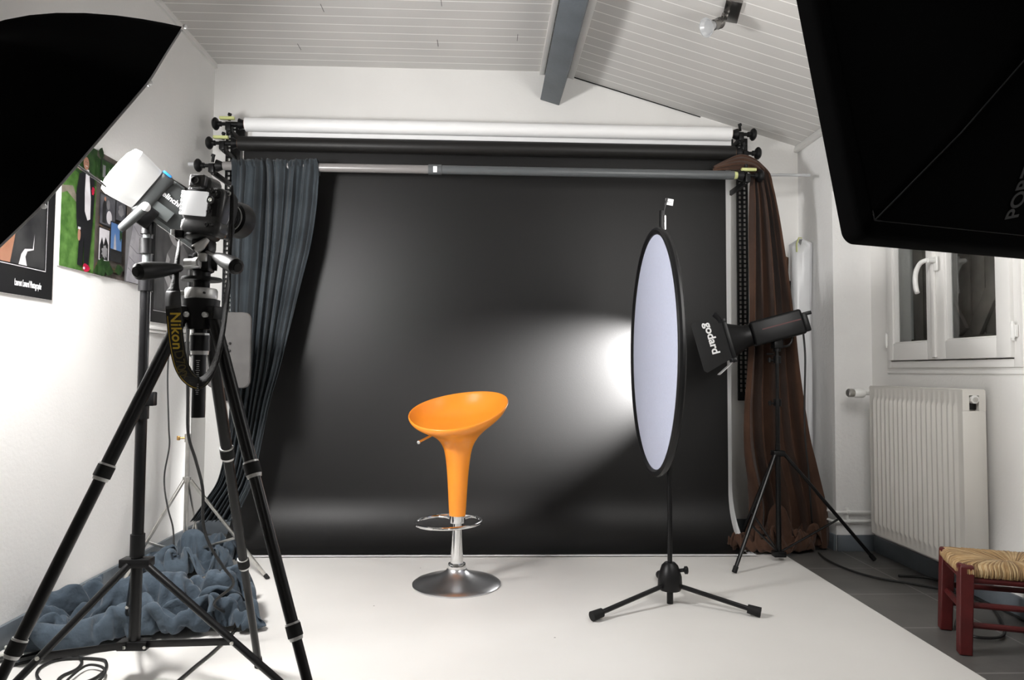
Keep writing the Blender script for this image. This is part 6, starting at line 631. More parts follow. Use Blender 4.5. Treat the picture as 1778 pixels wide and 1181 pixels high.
-309,99,14,11,-12,4,14,-4,5,14,14,4,10,17,6,18,-1,7,17,-7,-6,11,-6,-14,21,0,-10,21,-2,-1,17,-1,4,12,-6,2,12,10,7,10,10,10,13,8,3,13,5,-4,14,2,-9,15,3,-5,9,6,-3,7,7,0,16,-2,-1,6,3,4,5,9,12,10,-9,-2,6,-10,-11,4,-13,4,6,-5,3,13,-6,2,11,6,-7,11,3,-7,13,2,3,3,3,12,8,-8,13,8,-3,-17,19,-1,0,19,-4,-2,11,3,11,14,4,1,-2,0,-14,15,2,-3,17,2,0,13,2,6,13,6,6,12,0,-10,16,-5,-7,19,-5,-3,15,-7,5,16,-7,11,19,-3,4,10,-11,11,-4,-15,11,-15,-12,-6,-14,-12,-8,-16,-9,-8,-17,-11,-2,-17,-9,7,
-304,101,17,10,-11,-1,10,-4,-5,17,4,5,9,14,9,10,16,4,15,0,4,16,-8,-11,18,2,-11,21,-1,-3,19,-3,4,16,-4,-3,13,7,8,10,11,8,13,10,2,13,0,-11,15,2,-3,11,6,-4,8,8,8,12,1,-4,10,-5,-7,16,0,2,10,6,11,9,2,8,5,-8,-9,-3,-11,10,4,-9,7,13,-5,0,15,2,-6,8,5,-15,9,2,-5,11,4,13,8,-2,17,7,-4,-18,11,-2,-10,19,-1,-1,10,5,12,14,5,8,9,-1,-13,8,1,-7,16,2,5,12,0,-5,16,4,4,18,1,1,13,-5,-3,14,-6,1,16,-6,7,17,-5,12,19,-7,6,3,-12,6,-12,-14,7,-6,-10,-14,-15,-11,-8,-18,-9,-2,-19,-11,-1,-18,-9,2,
-300,109,31,5,-5,-15,8,-4,-7,17,-1,0,18,-2,6,11,16,7,9,14,6,17,-3,7,17,3,-11,16,5,-16,22,-5,-1,16,-6,5,8,6,4,14,9,-5,17,8,-1,14,5,3,13,2,8,9,8,-8,12,4,-6,10,2,8,9,-3,-7,16,-5,1,16,-1,-2,11,7,10,7,-7,7,-2,-12,7,-3,-8,13,9,0,-2,14,3,-10,9,3,-16,10,4,-8,10,4,11,-2,-10,15,15,4,-9,16,-5,-5,12,6,-10,13,2,-2,17,5,7,11,4,1,8,-2,-9,13,2,8,10,0,-9,17,1,3,19,1,-2,14,-8,5,16,-7,2,14,-2,13,20,-4,6,10,-12,13,1,-18,9,-9,-5,-9,-13,-11,-10,-14,-9,-9,-19,-10,3,-19,-9,-5,-16,-9,6,
-307,119,29,2,-6,-14,15,1,-7,15,-5,4,18,1,6,16,1,-11,15,9,10,15,13,6,20,2,10,7,-11,-12,20,3,0,12,11,-9,16,4,10,16,6,1,10,12,-7,14,2,5,14,5,-7,13,8,2,7,5,-9,15,-1,0,14,-2,3,13,-8,6,11,1,-6,1,-5,10,12,0,11,1,-9,5,-4,-5,9,14,2,1,8,1,-16,11,5,-14,13,4,-6,1,-3,13,9,-4,15,18,1,-2,11,1,-16,11,5,-4,18,0,2,11,7,-10,15,4,2,13,-2,0,13,-3,-1,9,-3,8,13,7,-5,18,-5,6,16,-6,-4,17,-3,1,15,-2,13,5,-15,13,11,-10,15,2,-18,11,-9,-7,-11,-13,-4,-15,-13,-12,-8,-16,-3,-4,-9,-16,7,-14,-4,-9,
-300,128,27,-4,-3,-12,16,-4,1,15,-1,-6,15,5,4,14,1,-6,17,6,-1,20,3,4,8,10,11,15,-1,-1,17,1,4,17,8,-5,10,8,-1,12,6,0,13,3,5,14,9,-7,12,6,-7,11,6,-1,12,3,3,13,-4,7,11,-9,5,12,-2,0,10,3,-8,16,-1,-2,7,-1,13,-4,-6,11,0,-4,8,14,1,-2,6,1,-17,9,3,-15,13,4,3,5,-4,17,15,-2,8,7,-5,-16,15,5,-7,17,2,-6,17,4,-1,12,0,8,9,9,-6,16,-5,4,9,-10,6,11,0,3,12,-10,0,15,-5,-1,16,-4,-1,14,10,4,14,1,11,4,-18,11,7,-13,12,5,-13,14,-8,-15,-8,-11,-8,-15,-9,-6,-11,-3,-7,-1,-16,-7,6,-12,-13,-4,
-290,128,33,-4,4,-17,8,0,-8,14,3,4,18,4,0,13,-3,11,12,12,-6,12,2,4,12,7,5,14,3,-2,18,1,-6,15,5,5,11,7,-10,12,8,0,12,2,1,12,6,-6,9,6,5,11,1,7,11,0,3,14,-3,8,14,-3,-1,13,3,-2,15,3,-2,8,-2,-13,8,-1,12,4,-3,7,2,0,12,15,1,-5,1,-1,-17,11,4,-11,12,1,11,13,-2,13,16,-4,-5,6,-6,-15,16,1,4,14,2,-2,15,8,-4,6,-7,13,12,-3,-1,13,-8,4,8,-10,1,12,-9,-2,14,-8,3,16,-1,0,14,5,2,11,9,4,11,7,11,7,-15,10,2,-18,5,5,-13,13,-2,-16,0,-11,-12,-13,-3,-11,-11,5,-9,-8,-15,-7,0,-19,-3,5,
-285,137,30,-9,2,-11,13,6,-9,13,5,2,15,6,11,9,-5,15,10,8,-8,5,2,-6,17,9,3,17,10,-4,20,1,0,15,-3,2,14,6,-6,6,12,-10,14,6,2,13,4,0,9,-2,3,2,-2,13,10,1,8,15,1,-3,17,2,-7,13,3,2,11,-4,-3,10,1,-15,16,-3,3,5,4,13,4,3,16,11,0,-8,6,0,-17,14,0,-6,15,-1,11,16,0,9,9,-4,-11,10,-7,-10,12,0,8,9,-2,3,12,3,7,5,-14,5,11,-12,4,12,-6,4,10,-14,-4,13,-7,1,16,-4,3,13,7,1,10,11,-5,14,7,2,5,-2,13,9,-12,13,4,-15,4,3,-17,0,-1,-17,10,-3,-18,-3,-6,-11,-11,4,-11,-13,-8,-7,-13,-18,-3,1,
-291,145,38,-6,8,-15,6,-1,-8,15,11,6,10,-4,12,13,10,4,13,6,-10,13,-4,-14,16,3,-6,20,8,1,19,7,1,17,5,5,13,4,11,10,8,-4,-1,13,-7,12,0,-8,11,1,6,4,0,14,13,-2,6,14,-2,9,12,-1,-7,8,6,-11,17,0,-2,20,-3,2,7,4,-13,10,6,14,9,0,9,19,-4,-3,0,6,-13,17,-4,-2,16,-1,-1,16,0,8,8,-2,-12,7,-10,8,13,1,4,4,-8,14,1,-16,0,9,-9,10,7,-15,2,14,-8,2,13,-7,-1,17,-1,1,10,3,-8,12,8,3,13,7,1,13,9,0,9,-4,12,2,-15,13,-2,-19,0,4,-19,-8,1,-20,5,-4,-18,9,2,-18,-2,1,-12,-15,-4,-9,-16,-17,-4,-9,
-305,150,43,-4,0,-18,9,13,-10,9,1,4,11,9,11,17,5,-10,15,5,-9,18,6,-5,18,6,4,16,7,-1,18,6,4,15,3,5,14,3,3,11,8,7,14,5,-1,1,8,-12,11,2,-5,13,-3,8,7,2,12,13,-5,7,8,-1,6,7,-1,-7,16,-3,4,12,6,-13,17,10,-7,19,5,4,17,-2,12,17,-1,-1,-1,6,-16,17,-5,-5,14,-2,5,11,-1,-2,9,-7,5,6,-5,-5,-4,-9,14,2,-13,11,7,-15,7,8,-15,7,12,-12,6,17,-6,-1,16,2,-5,11,0,-11,14,5,-5,13,6,1,11,6,1,6,0,10,8,-1,15,-3,-20,1,1,-19,-7,2,-18,-3,1,-23,3,0,-20,5,-1,-18,3,2,-17,-6,-1,-13,-11,-7,-9,-14,
-306,168,42,-4,-4,-18,0,5,-10,16,7,-2,13,13,5,16,9,-1,17,7,-3,18,5,-3,17,5,-3,13,4,8,14,5,6,14,1,-5,12,1,-2,14,6,3,14,6,2,11,6,2,12,4,-10,12,0,3,1,-2,11,3,-8,15,10,-3,8,15,6,-6,16,3,4,19,1,-7,16,9,-2,22,5,2,20,6,3,19,0,-3,4,0,-17,9,-3,-11,13,-6,4,17,-5,0,6,-10,-5,3,-1,16,3,-7,12,2,-15,9,2,-16,7,3,-12,10,10,-12,5,11,-5,-9,13,0,-11,14,4,-7,15,3,-2,13,4,-6,12,7,6,4,-2,13,-2,-16,9,0,-19,-3,-2,-17,-6,2,-19,-3,3,-22,5,-2,-20,5,6,-18,-5,-1,-16,-4,-5,-14,-1,-3,-16,-6,
-302,187,41,3,-5,-15,-13,5,-10,13,7,-8,18,11,0,15,12,3,18,6,-1,17,6,1,15,6,-1,15,4,-2,9,5,9,14,-1,-8,14,-1,-3,15,0,0,10,1,7,5,10,-3,13,7,1,11,-3,6,6,-6,8,-2,-7,15,16,5,7,19,1,-7,17,8,3,20,5,-5,21,5,1,22,4,0,21,8,1,20,3,-3,14,-7,-10,7,-5,-15,10,-8,-6,13,-8,2,13,-8,7,4,-8,7,5,-3,11,-2,-15,3,0,-12,7,4,-10,14,5,-8,10,1,-7,-12,8,2,-12,15,3,-7,16,2,-5,14,7,1,8,0,9,-1,-12,12,-1,-19,8,-2,-19,2,-2,-16,-10,4,-20,-8,5,-21,1,-2,-20,0,2,-18,1,1,-13,-7,-6,-10,-3,-8,-14,2,
-286,199,35,-7,5,-15,-17,6,-2,6,6,-10,18,10,1,17,10,-3,16,7,1,16,6,0,16,5,0,14,5,-1,13,4,3,13,1,0,13,-1,-3,10,-6,5,2,-10,6,9,11,-1,13,8,5,11,-9,5,11,6,-1,5,-4,15,14,-7,-3,20,6,-8,18,11,2,21,4,-1,22,1,-5,23,5,0,22,8,0,20,6,0,17,-4,-2,10,-9,-13,14,-5,-4,11,-9,1,11,-10,3,9,-11,4,2,-8,7,-3,-14,2,4,-10,11,-3,-2,15,10,-12,9,3,-8,-3,-4,7,-12,5,4,-14,17,3,-6,13,4,8,1,-11,12,-1,-17,10,-2,-16,13,-2,-21,1,0,-17,-10,2,-18,-9,3,-22,-1,2,-20,-3,1,-15,1,-1,-10,-11,-3,-12,-9,-10,-9,5,
-280,202,19,-8,20,-1,-21,6,-1,0,5,-9,19,9,-2,16,11,3,16,7,-1,15,6,-2,15,6,0,14,5,0,14,4,0,14,2,0,9,-4,5,2,-13,3,2,-12,8,13,4,5,17,-5,0,14,3,-6,14,-5,5,-1,4,16,20,9,-6,17,7,-12,23,5,-7,22,2,-3,23,2,-4,22,3,-2,23,3,1,21,3,0,18,3,0,17,-2,2,13,-8,5,12,-7,-2,12,-8,-2,8,-11,-4,1,-15,-1,3,-14,6,-3,-1,13,0,0,19,5,-12,13,0,-8,2,5,-10,-14,-3,12,-5,12,-5,-7,-2,10,1,1,-14,13,-1,-19,5,11,-18,0,-10,-17,4,-2,-19,-7,-2,-21,-5,2,-22,-1,3,-19,3,6,-11,-10,-4,-11,-10,-6,-12,-6,-1,-15,-5)
def lump(q):
    q.z=.235*math.tanh(q.z/.20); return q
pile('cloth_heap',HEAP_A,78,60,'bluecloth',(-1.30,2.76,0),(.46,.44,1.1),math.radians(22),'slate blue-grey cloth heaped on the white floor behind the tall black light stand',lim=(LX+.02,None,None),warp=lump)
pile('cloth_heap',HEAP_B,56,48,'bluecloth',(-1.46,3.52,0),(.36,.36,1.0),math.radians(40),'darker blue-grey cloth heap below the curtain around the bare metal stand',lim=(LX+.02,None,4.05),warp=lump)
pile('cloth_heap',HEAP_B,56,48,'brown',(1.63,3.86,0),(.42,.20,1.0),math.radians(10),'brown cloth heap on the floor under the brown curtain',lim=(1.355,1.93,4.05))


# ---------------------------------------------------------------- orange bar stool
t=thing('bar_stool',(-.13,3.28,0),'orange moulded bar stool with chrome column and round base in front of the black paper','bar stool')
B=V((-.13,3.28,0))
g=G('chromebase'); g.lathe([(.0,.003),(.205,.003),(.206,.009),(.200,.014),(.17,.021),(.13,.031),(.095,.042),(.065,.056),(.048,.070),(.044,.078),(0,.078)],B,seg=64); g.build('base',t)
g=G('chrome'); g.lathe([(.030,.072),(.042,.078),(.043,.090),(.040,.100),(.030,.104),(.029,.12),(.0265,.20),(.024,.305),(.0,.305)],B,seg=40); g.build('column',t)
g=G('chrome'); rc=B+V((-.04,-.03,.298)); rg=g.tube([rc+V((.152*math.cos(a),.152*math.sin(a),.004*math.cos(a))) for a in [2*PI*i/48 for i in range(48)]],.0075,10,closed=True)
g.lathe([(.0,.288),(.036,.288),(.037,.30),(.037,.325),(.0,.325)],B,seg=32)
for s_ in (-1,1): g.tube([B+V((.02*s_,.02,.298)),B+V((.05*s_,.07,.298)),B+V((.09*s_,.088,.298))],.006,8)
g.build('footrest',t)
# seat shell: outer funnel, rim, inner bowl
def rimdz(th): return .033*math.cos(th)+.072*math.sin(th)+.006*math.cos(2*th)
outer=[(.038,.320,0),(.0382,.322,0),(.0385,.325,0),(.041,.36,0),(.045,.44,0),(.050,.52,0),(.056,.575,0),(.063,.62,.03),(.073,.65,.08),(.092,.68,.16),(.120,.707,.28),(.155,.733,.47),(.190,.758,.68),(.218,.783,.86),(.231,.803,.97),(.235,.813,1.0)]
inner=[(.235,.819,1.0),(.231,.822,1.0),(.226,.816,1.0),(.214,.795,.9),(.195,.772,.70),(.168,.755,.5),(.130,.744,.32),(.085,.738,.18),(.04,.736,.08),(.006,.735,0.02)]
g=G('orange'); nseg=72; rings=[]
for r,z,f in outer+inner:
    rings.append([B+V((r*math.cos(a)*(1+.0*f),r*math.sin(a)*(1-.08*f),z+f*rimdz(a))) for a in [2*PI*i/nseg for i in range(nseg)]])
g.loft(rings,True,True); o=g.build('seat',t,sharp=80)
m=o.modifiers.new('smooth','SUBSURF'); m.levels=1; m.render_levels=2
g=G('chrome'); a=at(750,756,Y=3.22); b=at(727,768,Y=3.12); g.cyl(a,b,.006,seg=12); g.ball(b,.009); g.build('lever',t)

# ---------------------------------------------------------------- oval-looking round reflector on its stand
B=V((.80,3.0,0))
t=thing('reflector_stand',B,'low black tripod stand holding the round white reflector','stand')
g=G('black'); g.lathe([(.0,.062),(.045,.062),(.052,.075),(.05,.12),(.035,.165),(.022,.178),(.0,.178)],B,seg=24); g.build('hub',t)
g=G('black'); g.cyl(B+V((.035,-.01,.145)),B+V((.06,-.02,.15)),.008,seg=10); g.lathe([(.008,0),(.017,.004),(.017,.016),(.008,.02)],B+V((.055,-.018,.149)),(1,-.3,.1),seg=12); g.build('knob',t)
g=G('blacksat'); g.cyl(B+V((0,0,.0)),B+V((0,0,.66)),.0105,seg=16); g.cyl(B+V((0,0,.55)),B+V((-.012,.0,1.60)),.009,seg=14); g.cyl(B,B+V((0,0,.05)),.014,seg=12); g.build('pole',t)
for fx,fy in ((-.352,-.20),(.308,-.165),(.042,.33)):
    g=G('blacksat'); e=B+V((fx,fy,.026)); g.cyl(B+V((fx*.08,fy*.08,.085)),e,.010,seg=12); l=g.build('leg',t)
    g=G('rubber'); d=V((fx,fy,-.05)).normalized(); g.cyl(e-d*.03,e+d*.022,.018,.020,seg=14); g.build('foot',l)
g=G('black'); g.box((.765,2.985,1.66),(.02,.02,.10),.003); g.cyl((.772,2.985,1.60),(.772,2.985,1.70),.010,seg=12); g.cyl((.772,2.98,1.70),(.785,2.975,1.76),.005,seg=8); g.build('top_clamp',t)
g=G('chrome'); g.box((.775,2.975,1.655),(.008,.01,.065),.001); g.build('clamp_plate',t)
# disc
dn=V((-1,.045,.0)).normalized(); dc=V((.733,3.005,1.088)); dt=V((.045,1,0)).normalized(); 
t=thing('round_reflector',dc,'large round pale lavender reflector disc with black rim, seen nearly edge-on','reflector')
tilt=.012
def dp(r,a,o=0): return dc+dt*(r*math.cos(a))+V((0,0,1))*(r*1.0*math.sin(a))+V((tilt,0,0))*math.sin(a)*0+dn*o
g=G('reflector'); rows=[[dp(r,2*PI*i/64,.004+.006*math.sin(PI*r/.5)) for i in range(64)] for r in (.001,.1,.2,.3,.4,.47,.512)]
g.grid(rows,closed=True); g.build('fabric',t)
g=G('silverback'); rows=[[dp(r,2*PI*i/64,-.004) for i in range(64)] for r in (.001,.2,.4,.512)]; g.grid(rows,closed=True); o=g.build('backing',t); o['label']='silver side turned away'
g=G('black'); g.tube([dp(.524,2*PI*i/72) for i in range(72)],.0165,10,closed=True); g.build('rim',t)
g=G('white'); g.box((.795,2.975,1.745),(.035,.002,.028),0,Matrix.Rotation(.15,3,'Y')); g.build('care_tag',t)
text('care_tag_text','reflector','black',.007,t,(.781,2.9735,1.746),(1,0,-.1),(0,0,1),depth=.0002)

# ---------------------------------------------------------------- barn-door flash on black stand (right)
B=V((1.56,3.66,0))
t=thing('light_stand',B,'black light stand carrying the barn-door flash beside the brown curtain','light stand')
g=G('blacksat'); g.cyl(B+V((0,0,.03)),B+V((0,0,.62)),.0135,seg=14); g.cyl(B+V((0,0,.60)),B+V((0,0,.86)),.0115,seg=14); g.cyl(B+V((0,0,.84)),B+V((0,0,1.13)),.010,seg=14); g.build('column',t)
for z in (.84,1.07):
    g=G('black'); g.cyl(B+V((0,0,z-.02)),B+V((0,0,z+.02)),.02,seg=14)
    g.cyl(B+V((0,0,z-.01)),B+V((-.05,0,z)),.005,seg=8); g.cyl(B+V((-.045,-.01,z-.015)),B+V((-.045,-.01,z+.010)),.008,seg=8); g.build('collar',t)
for z in (.57,.04):
    g=G('black'); g.box(B+V((0,0,z)),(.065,.05,.03),.005); g.build('collar',t)
for fx,fy in ((-.32,-.225),(.51,-.006),(-.12,.28)):
    g=G('blacksat'); e=B+V((fx,fy,.014)); s0=B+V((fx*.06,fy*.06,.57)); g.cyl(s0,e,.0095,seg=10); l=g.build('leg',t)
    g=G('blacksat'); mid=s0.lerp(e,.62); g.cyl(mid,B+V((0,0,.045)),.006,seg=8); g.build('brace',l)
    g=G('rubber'); d=(e-s0).normalized(); g.cyl(e-d*.025,e+d*.006,.0125,seg=10); g.build('foot',l)
# head
A=BARN_D; Rb=frame(-A)        # local z backwards along the body, x sideways, y up
t=thing('barn_door_flash',BARN_C-V((0,0,.10)),'black flash head with four barn doors, one lettered, pointed at the black paper','studio flash')
bx=Rb.col[0]; by=Rb.col[1]; bz=Rb.col[2]
def bp(x,y,z): return BARN_C+bx*x+by*y+bz*z
g=G('black'); g.box(bp(0,0,.0),(.115,.135,.27),.014,Rb,3); g.box(bp(0,-.01,.145),(.09,.10,.03),.008,Rb); g.box(bp(0,.035,.165),(.02,.02,.05),.004,Rb); g.build('housing',t)
# red stripe on the side facing the room
side=-1 if bx.y>0 else 1
g=G('red'); g.box(bp(side*.0583,.012,.02),(.0012,.006,.20),0,Rb); g.build('stripe',t)
g=G('black'); g.lathe([(.045,.13),(.060,.14),(.062,.17),(.075,.20),(.095,.245),(.098,.25),(.090,.25),(.055,.15)],BARN_C,A,seg=28); g.build('reflector_cone',t)
g=G('tube'); g.lathe([(0,.14),(.04,.14),(.045,.165),(.03,.19),(0,.195)],BARN_C,A,seg=18); g.build('flash_tube',t)
g=G('black'); fz=-.262
for sx,sy,w_,h_ in ((0,.108,.25,.024),(0,-.108,.25,.024),(.113,0,.024,.20),(-.113,0,.024,.20)): g.box(bp(sx,sy,fz),(w_,h_,.022),.003,Rb)
g.build('barn_frame',t)
def flap(hinge_mid,hdir,out,w0,w1,l,material,inner=None):
    """trapezoid door: hinge centre, hinge direction, outward direction"""
    hdir=V(hdir).normalized(); out=V(out).normalized(); n=hdir.cross(out).normalized()
    p=[hinge_mid-hdir*w0/2,hinge_mid+hdir*w0/2,hinge_mid+hdir*w1/2+out*l*.92,hinge_mid+hdir*(w1/2-.014)+out*l,hinge_mid-hdir*(w1/2-.014)+out*l,hinge_mid-hdir*w1/2+out*l*.92]
    g=G(material); g.plate(p,n,.0018); 
    if inner:
        g.m(inner)
    g.m('darkmetal'); g.cyl(hinge_mid-hdir*w0/2,hinge_mid+hdir*w0/2,.004,seg=8)
    return g,n
sd=side
# near side door (towards the camera), lettered
fwd=-bz
hm=bp(sd*.118,0,fz-.008)
out=(fwd*1.0+bx*sd*.42).normalized()
g,n=flap(hm,by,out,.19,.275,.178,'black'); dr=g.build('barn_door',t); dr['label']='lettered side door'
tn=by.cross(out).normalized()
if tn.y>0: tn=-tn
text('lettering','godard','white',.062,dr,hm+out*.088+by*.118+tn*.0042,-by,out if (-by).cross(out).dot(tn)>0 else -out,depth=.0005,spacing=.98,bold=.0016)
g,n=flap(bp(-sd*.118,0,fz-.008),by,(fwd*1.0+bx*sd*.08),.19,.25,.12,'black'); g.build('barn_door',t)
g,n=flap(bp(0,-.118,fz-.008),bx,(fwd*1.0-by*.55),.19,.23,.10,'trimwhite'); d2=g.build('barn_door',t); d2['label']='lower door, flash light on its inner side painted white'  # lower door in white: flash light on its inner side is painted in
g,n=flap(bp(0,.118,fz-.008),bx,(fwd*.55+by*1.0),.19,.27,.05,'black'); g.build('barn_door',t)
g=G('black'); g.tube([BARN_C+V((.03,-.02,-.055))+V((.045*math.cos(a),0,.045*math.sin(a))) for a in [2*PI*i/20 for i in range(20)]],.006,8,closed=True)
g.cyl(BARN_C+V((0,0,-.06)),BARN_C+V((0,0,-.125)),.02,seg=16); g.box(BARN_C+V((.0,0,-.085)),(.05,.06,.05),.006)
g.cyl(BARN_C+V((-.02,0,-.14)),BARN_C+V((-.06,-.01,-.14)),.005,seg=8); g.build('mount',t)

# ---------------------------------------------------------------- umbrella flash stand (left)
B=V((-1.12,2.30,0))
t=thing('light_stand',B,'tall black light stand carrying the umbrella flash left of the camera','light stand')
zb=.115
g=G('blacksat'); g.cyl(B+V((0,0,zb)),B+V((0,0,.86)),.0175,seg=18); g.cyl(B+V((0,0,.84)),B+V((0,0,1.27)),.0155,seg=18); g.build('column',t)
g=G('flashlight'); g.cyl(B+V((0,0,1.26)),B+V((0,0,1.47)),.0125,seg=18); o=g.build('column',t); o['label']='bright grey upper tube'
for z,h in ((.43,.07),(.875,.08),(1.275,.045),(1.40,.05)):
    g=G('black'); g.cyl(B+V((0,0,z-h/2)),B+V((0,0,z+h/2)),.022,seg=16)
    if z==.875: g.box(B+V((.028,0,.90)),(.03,.03,.045),.004)
    g.build('collar',t)
for z in (.375,zb):
    g=G('black'); g.box(B+V((0,0,z)),(.095,.047,.028),.004); g.build('collar',t)
feet=((-1.395,1.985),(-.565,2.15),(-1.34,2.68))
for fx,fy in feet:
    e=V((fx,fy,.016)); d=(e-V((B.x,B.y,.37))); s0=B+V((d.x*.06,d.y*.06,.37)); g=G('blacksat'); g.cyl(s0,e,.0115,seg=12); l=g.build('leg',t)
    g=G('blacksat'); mid=s0.lerp(e,.60); q=B+V((0,0,zb)); R_=frame(mid-q,V((0,0,1))); g.box((mid+q)/2,(.006,.022,(mid-q).length),.001,R_); g.m('alu'); g.cyl(mid+V((0,-.014,0)),mid+V((0,-.018,0)),.006,seg=8); g.cyl(q+V((d.x*.08,-.026,0)),q+V((d.x*.08,-.03,0)),.005,seg=8); g.build('brace',l)
    g=G('rubber'); dd=d.normalized(); g.cyl(e-dd*.03,e+dd*.008,.0145,seg=10); g.build('foot',l)
# flash head
Kc=at(252,327,Y=2.29); hz=AX; cn=(CAM_POS-Kc); cn=(cn-hz*cn.dot(hz)).normalized(); up_=hz.cross(cn).normalized()
if up_.z<0: up_=-up_
Rh=Matrix((up_.cross(cn)*1.0,cn,up_)).transposed()
ux=hz; 
Rh=Matrix((hz,cn,hz.cross(cn))).transposed()      # x towards umbrella, y towards camera, z across
zs=1 if Rh.col[2].z>0 else -1
def hp(x,y,z): return Kc+hz*x+cn*y+Rh.col[2]*z*zs
t=thing('umbrella_flash',hp(-.13,0,-.1),'grey studio flash head with glowing white cap and umbrella shaft','studio flash')
g=G('flashgrey'); g.box(hp(-.02,0,0),(.045,.145,.158),.012,Rh,3); g.box(hp(-.135,0,.0),(.20,.125,.135),.012,Rh,3)
g.box(hp(-.14,.0,.045),(.19,.128,.05),.01,Rh); g.build('housing',t)
g=G('flashlight'); g.box(hp(-.14,.0,-.062),(.20,.126,.018),.006,Rh); g.box(hp(-.14,0,.072),(.18,.10,.012),.004,Rh); g.build('side_rail',t)
g=G('cap'); r0=[];
def sq(x,h,k=1.):
    pts=[]
    for i in range(32):
        a=2*PI*i/32; c,s_=math.cos(a),math.sin(a); e=.34
        pts.append(hp(x,h*math.copysign(abs(c)**e,c),h*math.copysign(abs(s_)**e,s_)))
    return pts
g.loft([sq(.004,.077),sq(.03,.081),(sq(.065,.086)),sq(.082,.087)],True,False); g.build('frosted_cap',t)
g=G('capfront'); g.loft([sq(.082,.087),sq(.088,.085),sq(.098,.06),sq(.103,.03),sq(.104,.005)],False,True); g.build('cap_front',t)
g=G('blue'); g.box(hp(-.012,.060,.079),(.028,.025,.008),.003,Rh); g.build('catch',t)
text('lettering','elinchrom','white',.024,t,hp(-.038,.0665,.022),-hz,Rh.col[2]*zs,depth=.0004,bold=.0006)
text('lettering','D-Lite','silver',.020,t,hp(-.175,.0665,.022),-hz,Rh.col[2]*zs,depth=.0003)
g=G('flashlight'); g.box(hp(-.065,.067,-.028),(.075,.002,.038),0,Rh); g.build('rating_plate',t)
g=G('black'); g.box(MOUNT+V((0,.01,-.005)),(.05,.06,.07),.008,Rh); g.cyl(B+V((0,0,1.44)),B+V((0,0,1.52)),.020,seg=14); g.build('mount',t)
g=G('flashgrey'); a=MOUNT+V((-.045,-.04,-.055)); b=MOUNT+V((.03,-.055,.005)); g.tube([a,a.lerp(b,.5),b],[.013,.015,.017],12); g.ball(a,.013); g.m('white'); g.ball(b+V((.004,-.004,.002)),.0155); g.build('tilt_handle',t)
# umbrella: shaft, canopy, lining, ribs with tips
apex_d=.36; UR=.53
t=thing('umbrella',MOUNT-AX*.1,'large black-backed photo umbrella filling the upper left corner','umbrella')
g=G('chrome'); g.cyl(MOUNT-AX*.19,UMB_C+AX*(apex_d+.03),.0048,seg=10); g.build('shaft',t)
ut=AX.cross(V((0,0,1))).normalized(); ub=ut.cross(AX).normalized()
def up(r,a,o=0,ph=.576):
    n8=8; k=((a-ph)/(2*PI)*n8)%1.0; sc_=1-.075*math.sin(PI*k)*(r**1.5); bulge=-.02*math.sin(PI*k)*math.sin(PI*min(r,1))
    rr=UR*r*sc_
    return UMB_C+(ut*math.cos(a)+ub*math.sin(a))*(rr+o*r)+AX*(apex_d*(1-r**2.1)+bulge+o)
for nm,off,mt in (('canopy',0,'blackcloth'),('lining',-.006,'lining')):
    g=G(mt); rows=[[up(r,2*PI*i/96,off) for i in range(96)] for r in (.01,.1,.2,.3,.4,.5,.6,.7,.8,.88,.95,1)]
    g.grid(rows,closed=True); g.build(nm,t,sharp=180)
for k in range(8):
    a=.576+2*PI*k/8
    g=G('chrome'); g.tube([up(r,a,-.010) for r in (.02,.2,.4,.6,.8,.95,1.0)],.0022,6); rb=g.build('rib',t)
    g=G('white'); g.ball(up(1.0,a)+(up(1,a)-up(.9,a)).normalized()*.007,.0065,10,6); g.build('rib_tip',rb)

# ---------------------------------------------------------------- softbox (upper right, back towards the lens)
t=thing('softbox',SB_C-SB_N*.4,'huge black softbox filling the upper right corner, seen from behind','softbox')
def sp(x,y,z): return SB_C+SB_R*x+SB_UP*y+SB_N*z
W2,H2=.40,.50
def rect(w_,h_,z,n=6,r=.03):
    pts=[]
    for cx,cy,a0 in ((1,1,0),(-1,1,PI/2),(-1,-1,PI),(1,-1,1.5*PI)):
        for k in range(n+1):
            a=a0+PI/2*k/n; pts.append(sp(cx*(w_-r)+r*math.cos(a),cy*(h_-r)+r*math.sin(a),z))
    return pts
g=G('blackcloth'); g.loft([rect(W2-.004,H2-.004,.0),rect(W2,H2,-.002),rect(W2+.004,H2+.004,-.05),rect(W2-.004,H2-.004,-.065),rect(W2-.03,H2-.03,-.075),rect(.24,.31,-.24),rect(.10,.12,-.40,r=.09),rect(.075,.085,-.42,r=.07)],False,True)
g.build('shell',t,sharp=50)
g=G('diffuser'); g.grid([[sp(-W2+.02,-H2+.02,-.01),sp(W2-.02,-H2+.02,-.01)],[sp(-W2+.02,H2-.02,-.01),sp(W2-.02,H2-.02,-.01)]]); g.build('diffuser',t)
g=G('blackseam')
cn_=[sp(sx*(W2-.034),sy*(H2-.034),-.0765) for sx,sy in ((-1,-1),(1,-1),(1,1),(-1,1))]
for i in range(4): g.tube([cn_[i],cn_[(i+1)%4]],.0022,6)
for sx,sy in ((-1,-1),(1,-1),(1,1),(-1,1)): g.tube([sp(sx*(W2-.034),sy*(H2-.034),-.0765),sp(sx*.236,sy*.306,-.243),sp(sx*.10,sy*.12,-.402)],.0018,6)
g.build('seam',t)
pa=sp(0,-H2+.034,-.078); pb=sp(0,-.31,-.242); dv=(pb-pa).normalized(); nn=SB_R.cross(dv); nn=nn if nn.dot(SB_N)<0 else -nn
def on_panel(px,py):
    d=CAM_ROT@V(((px-889)/CF,-(py-590.5)/CF,-1)); n_=nn.normalized(); return CAM_POS+d*((pa-CAM_POS).dot(n_)/d.dot(n_))
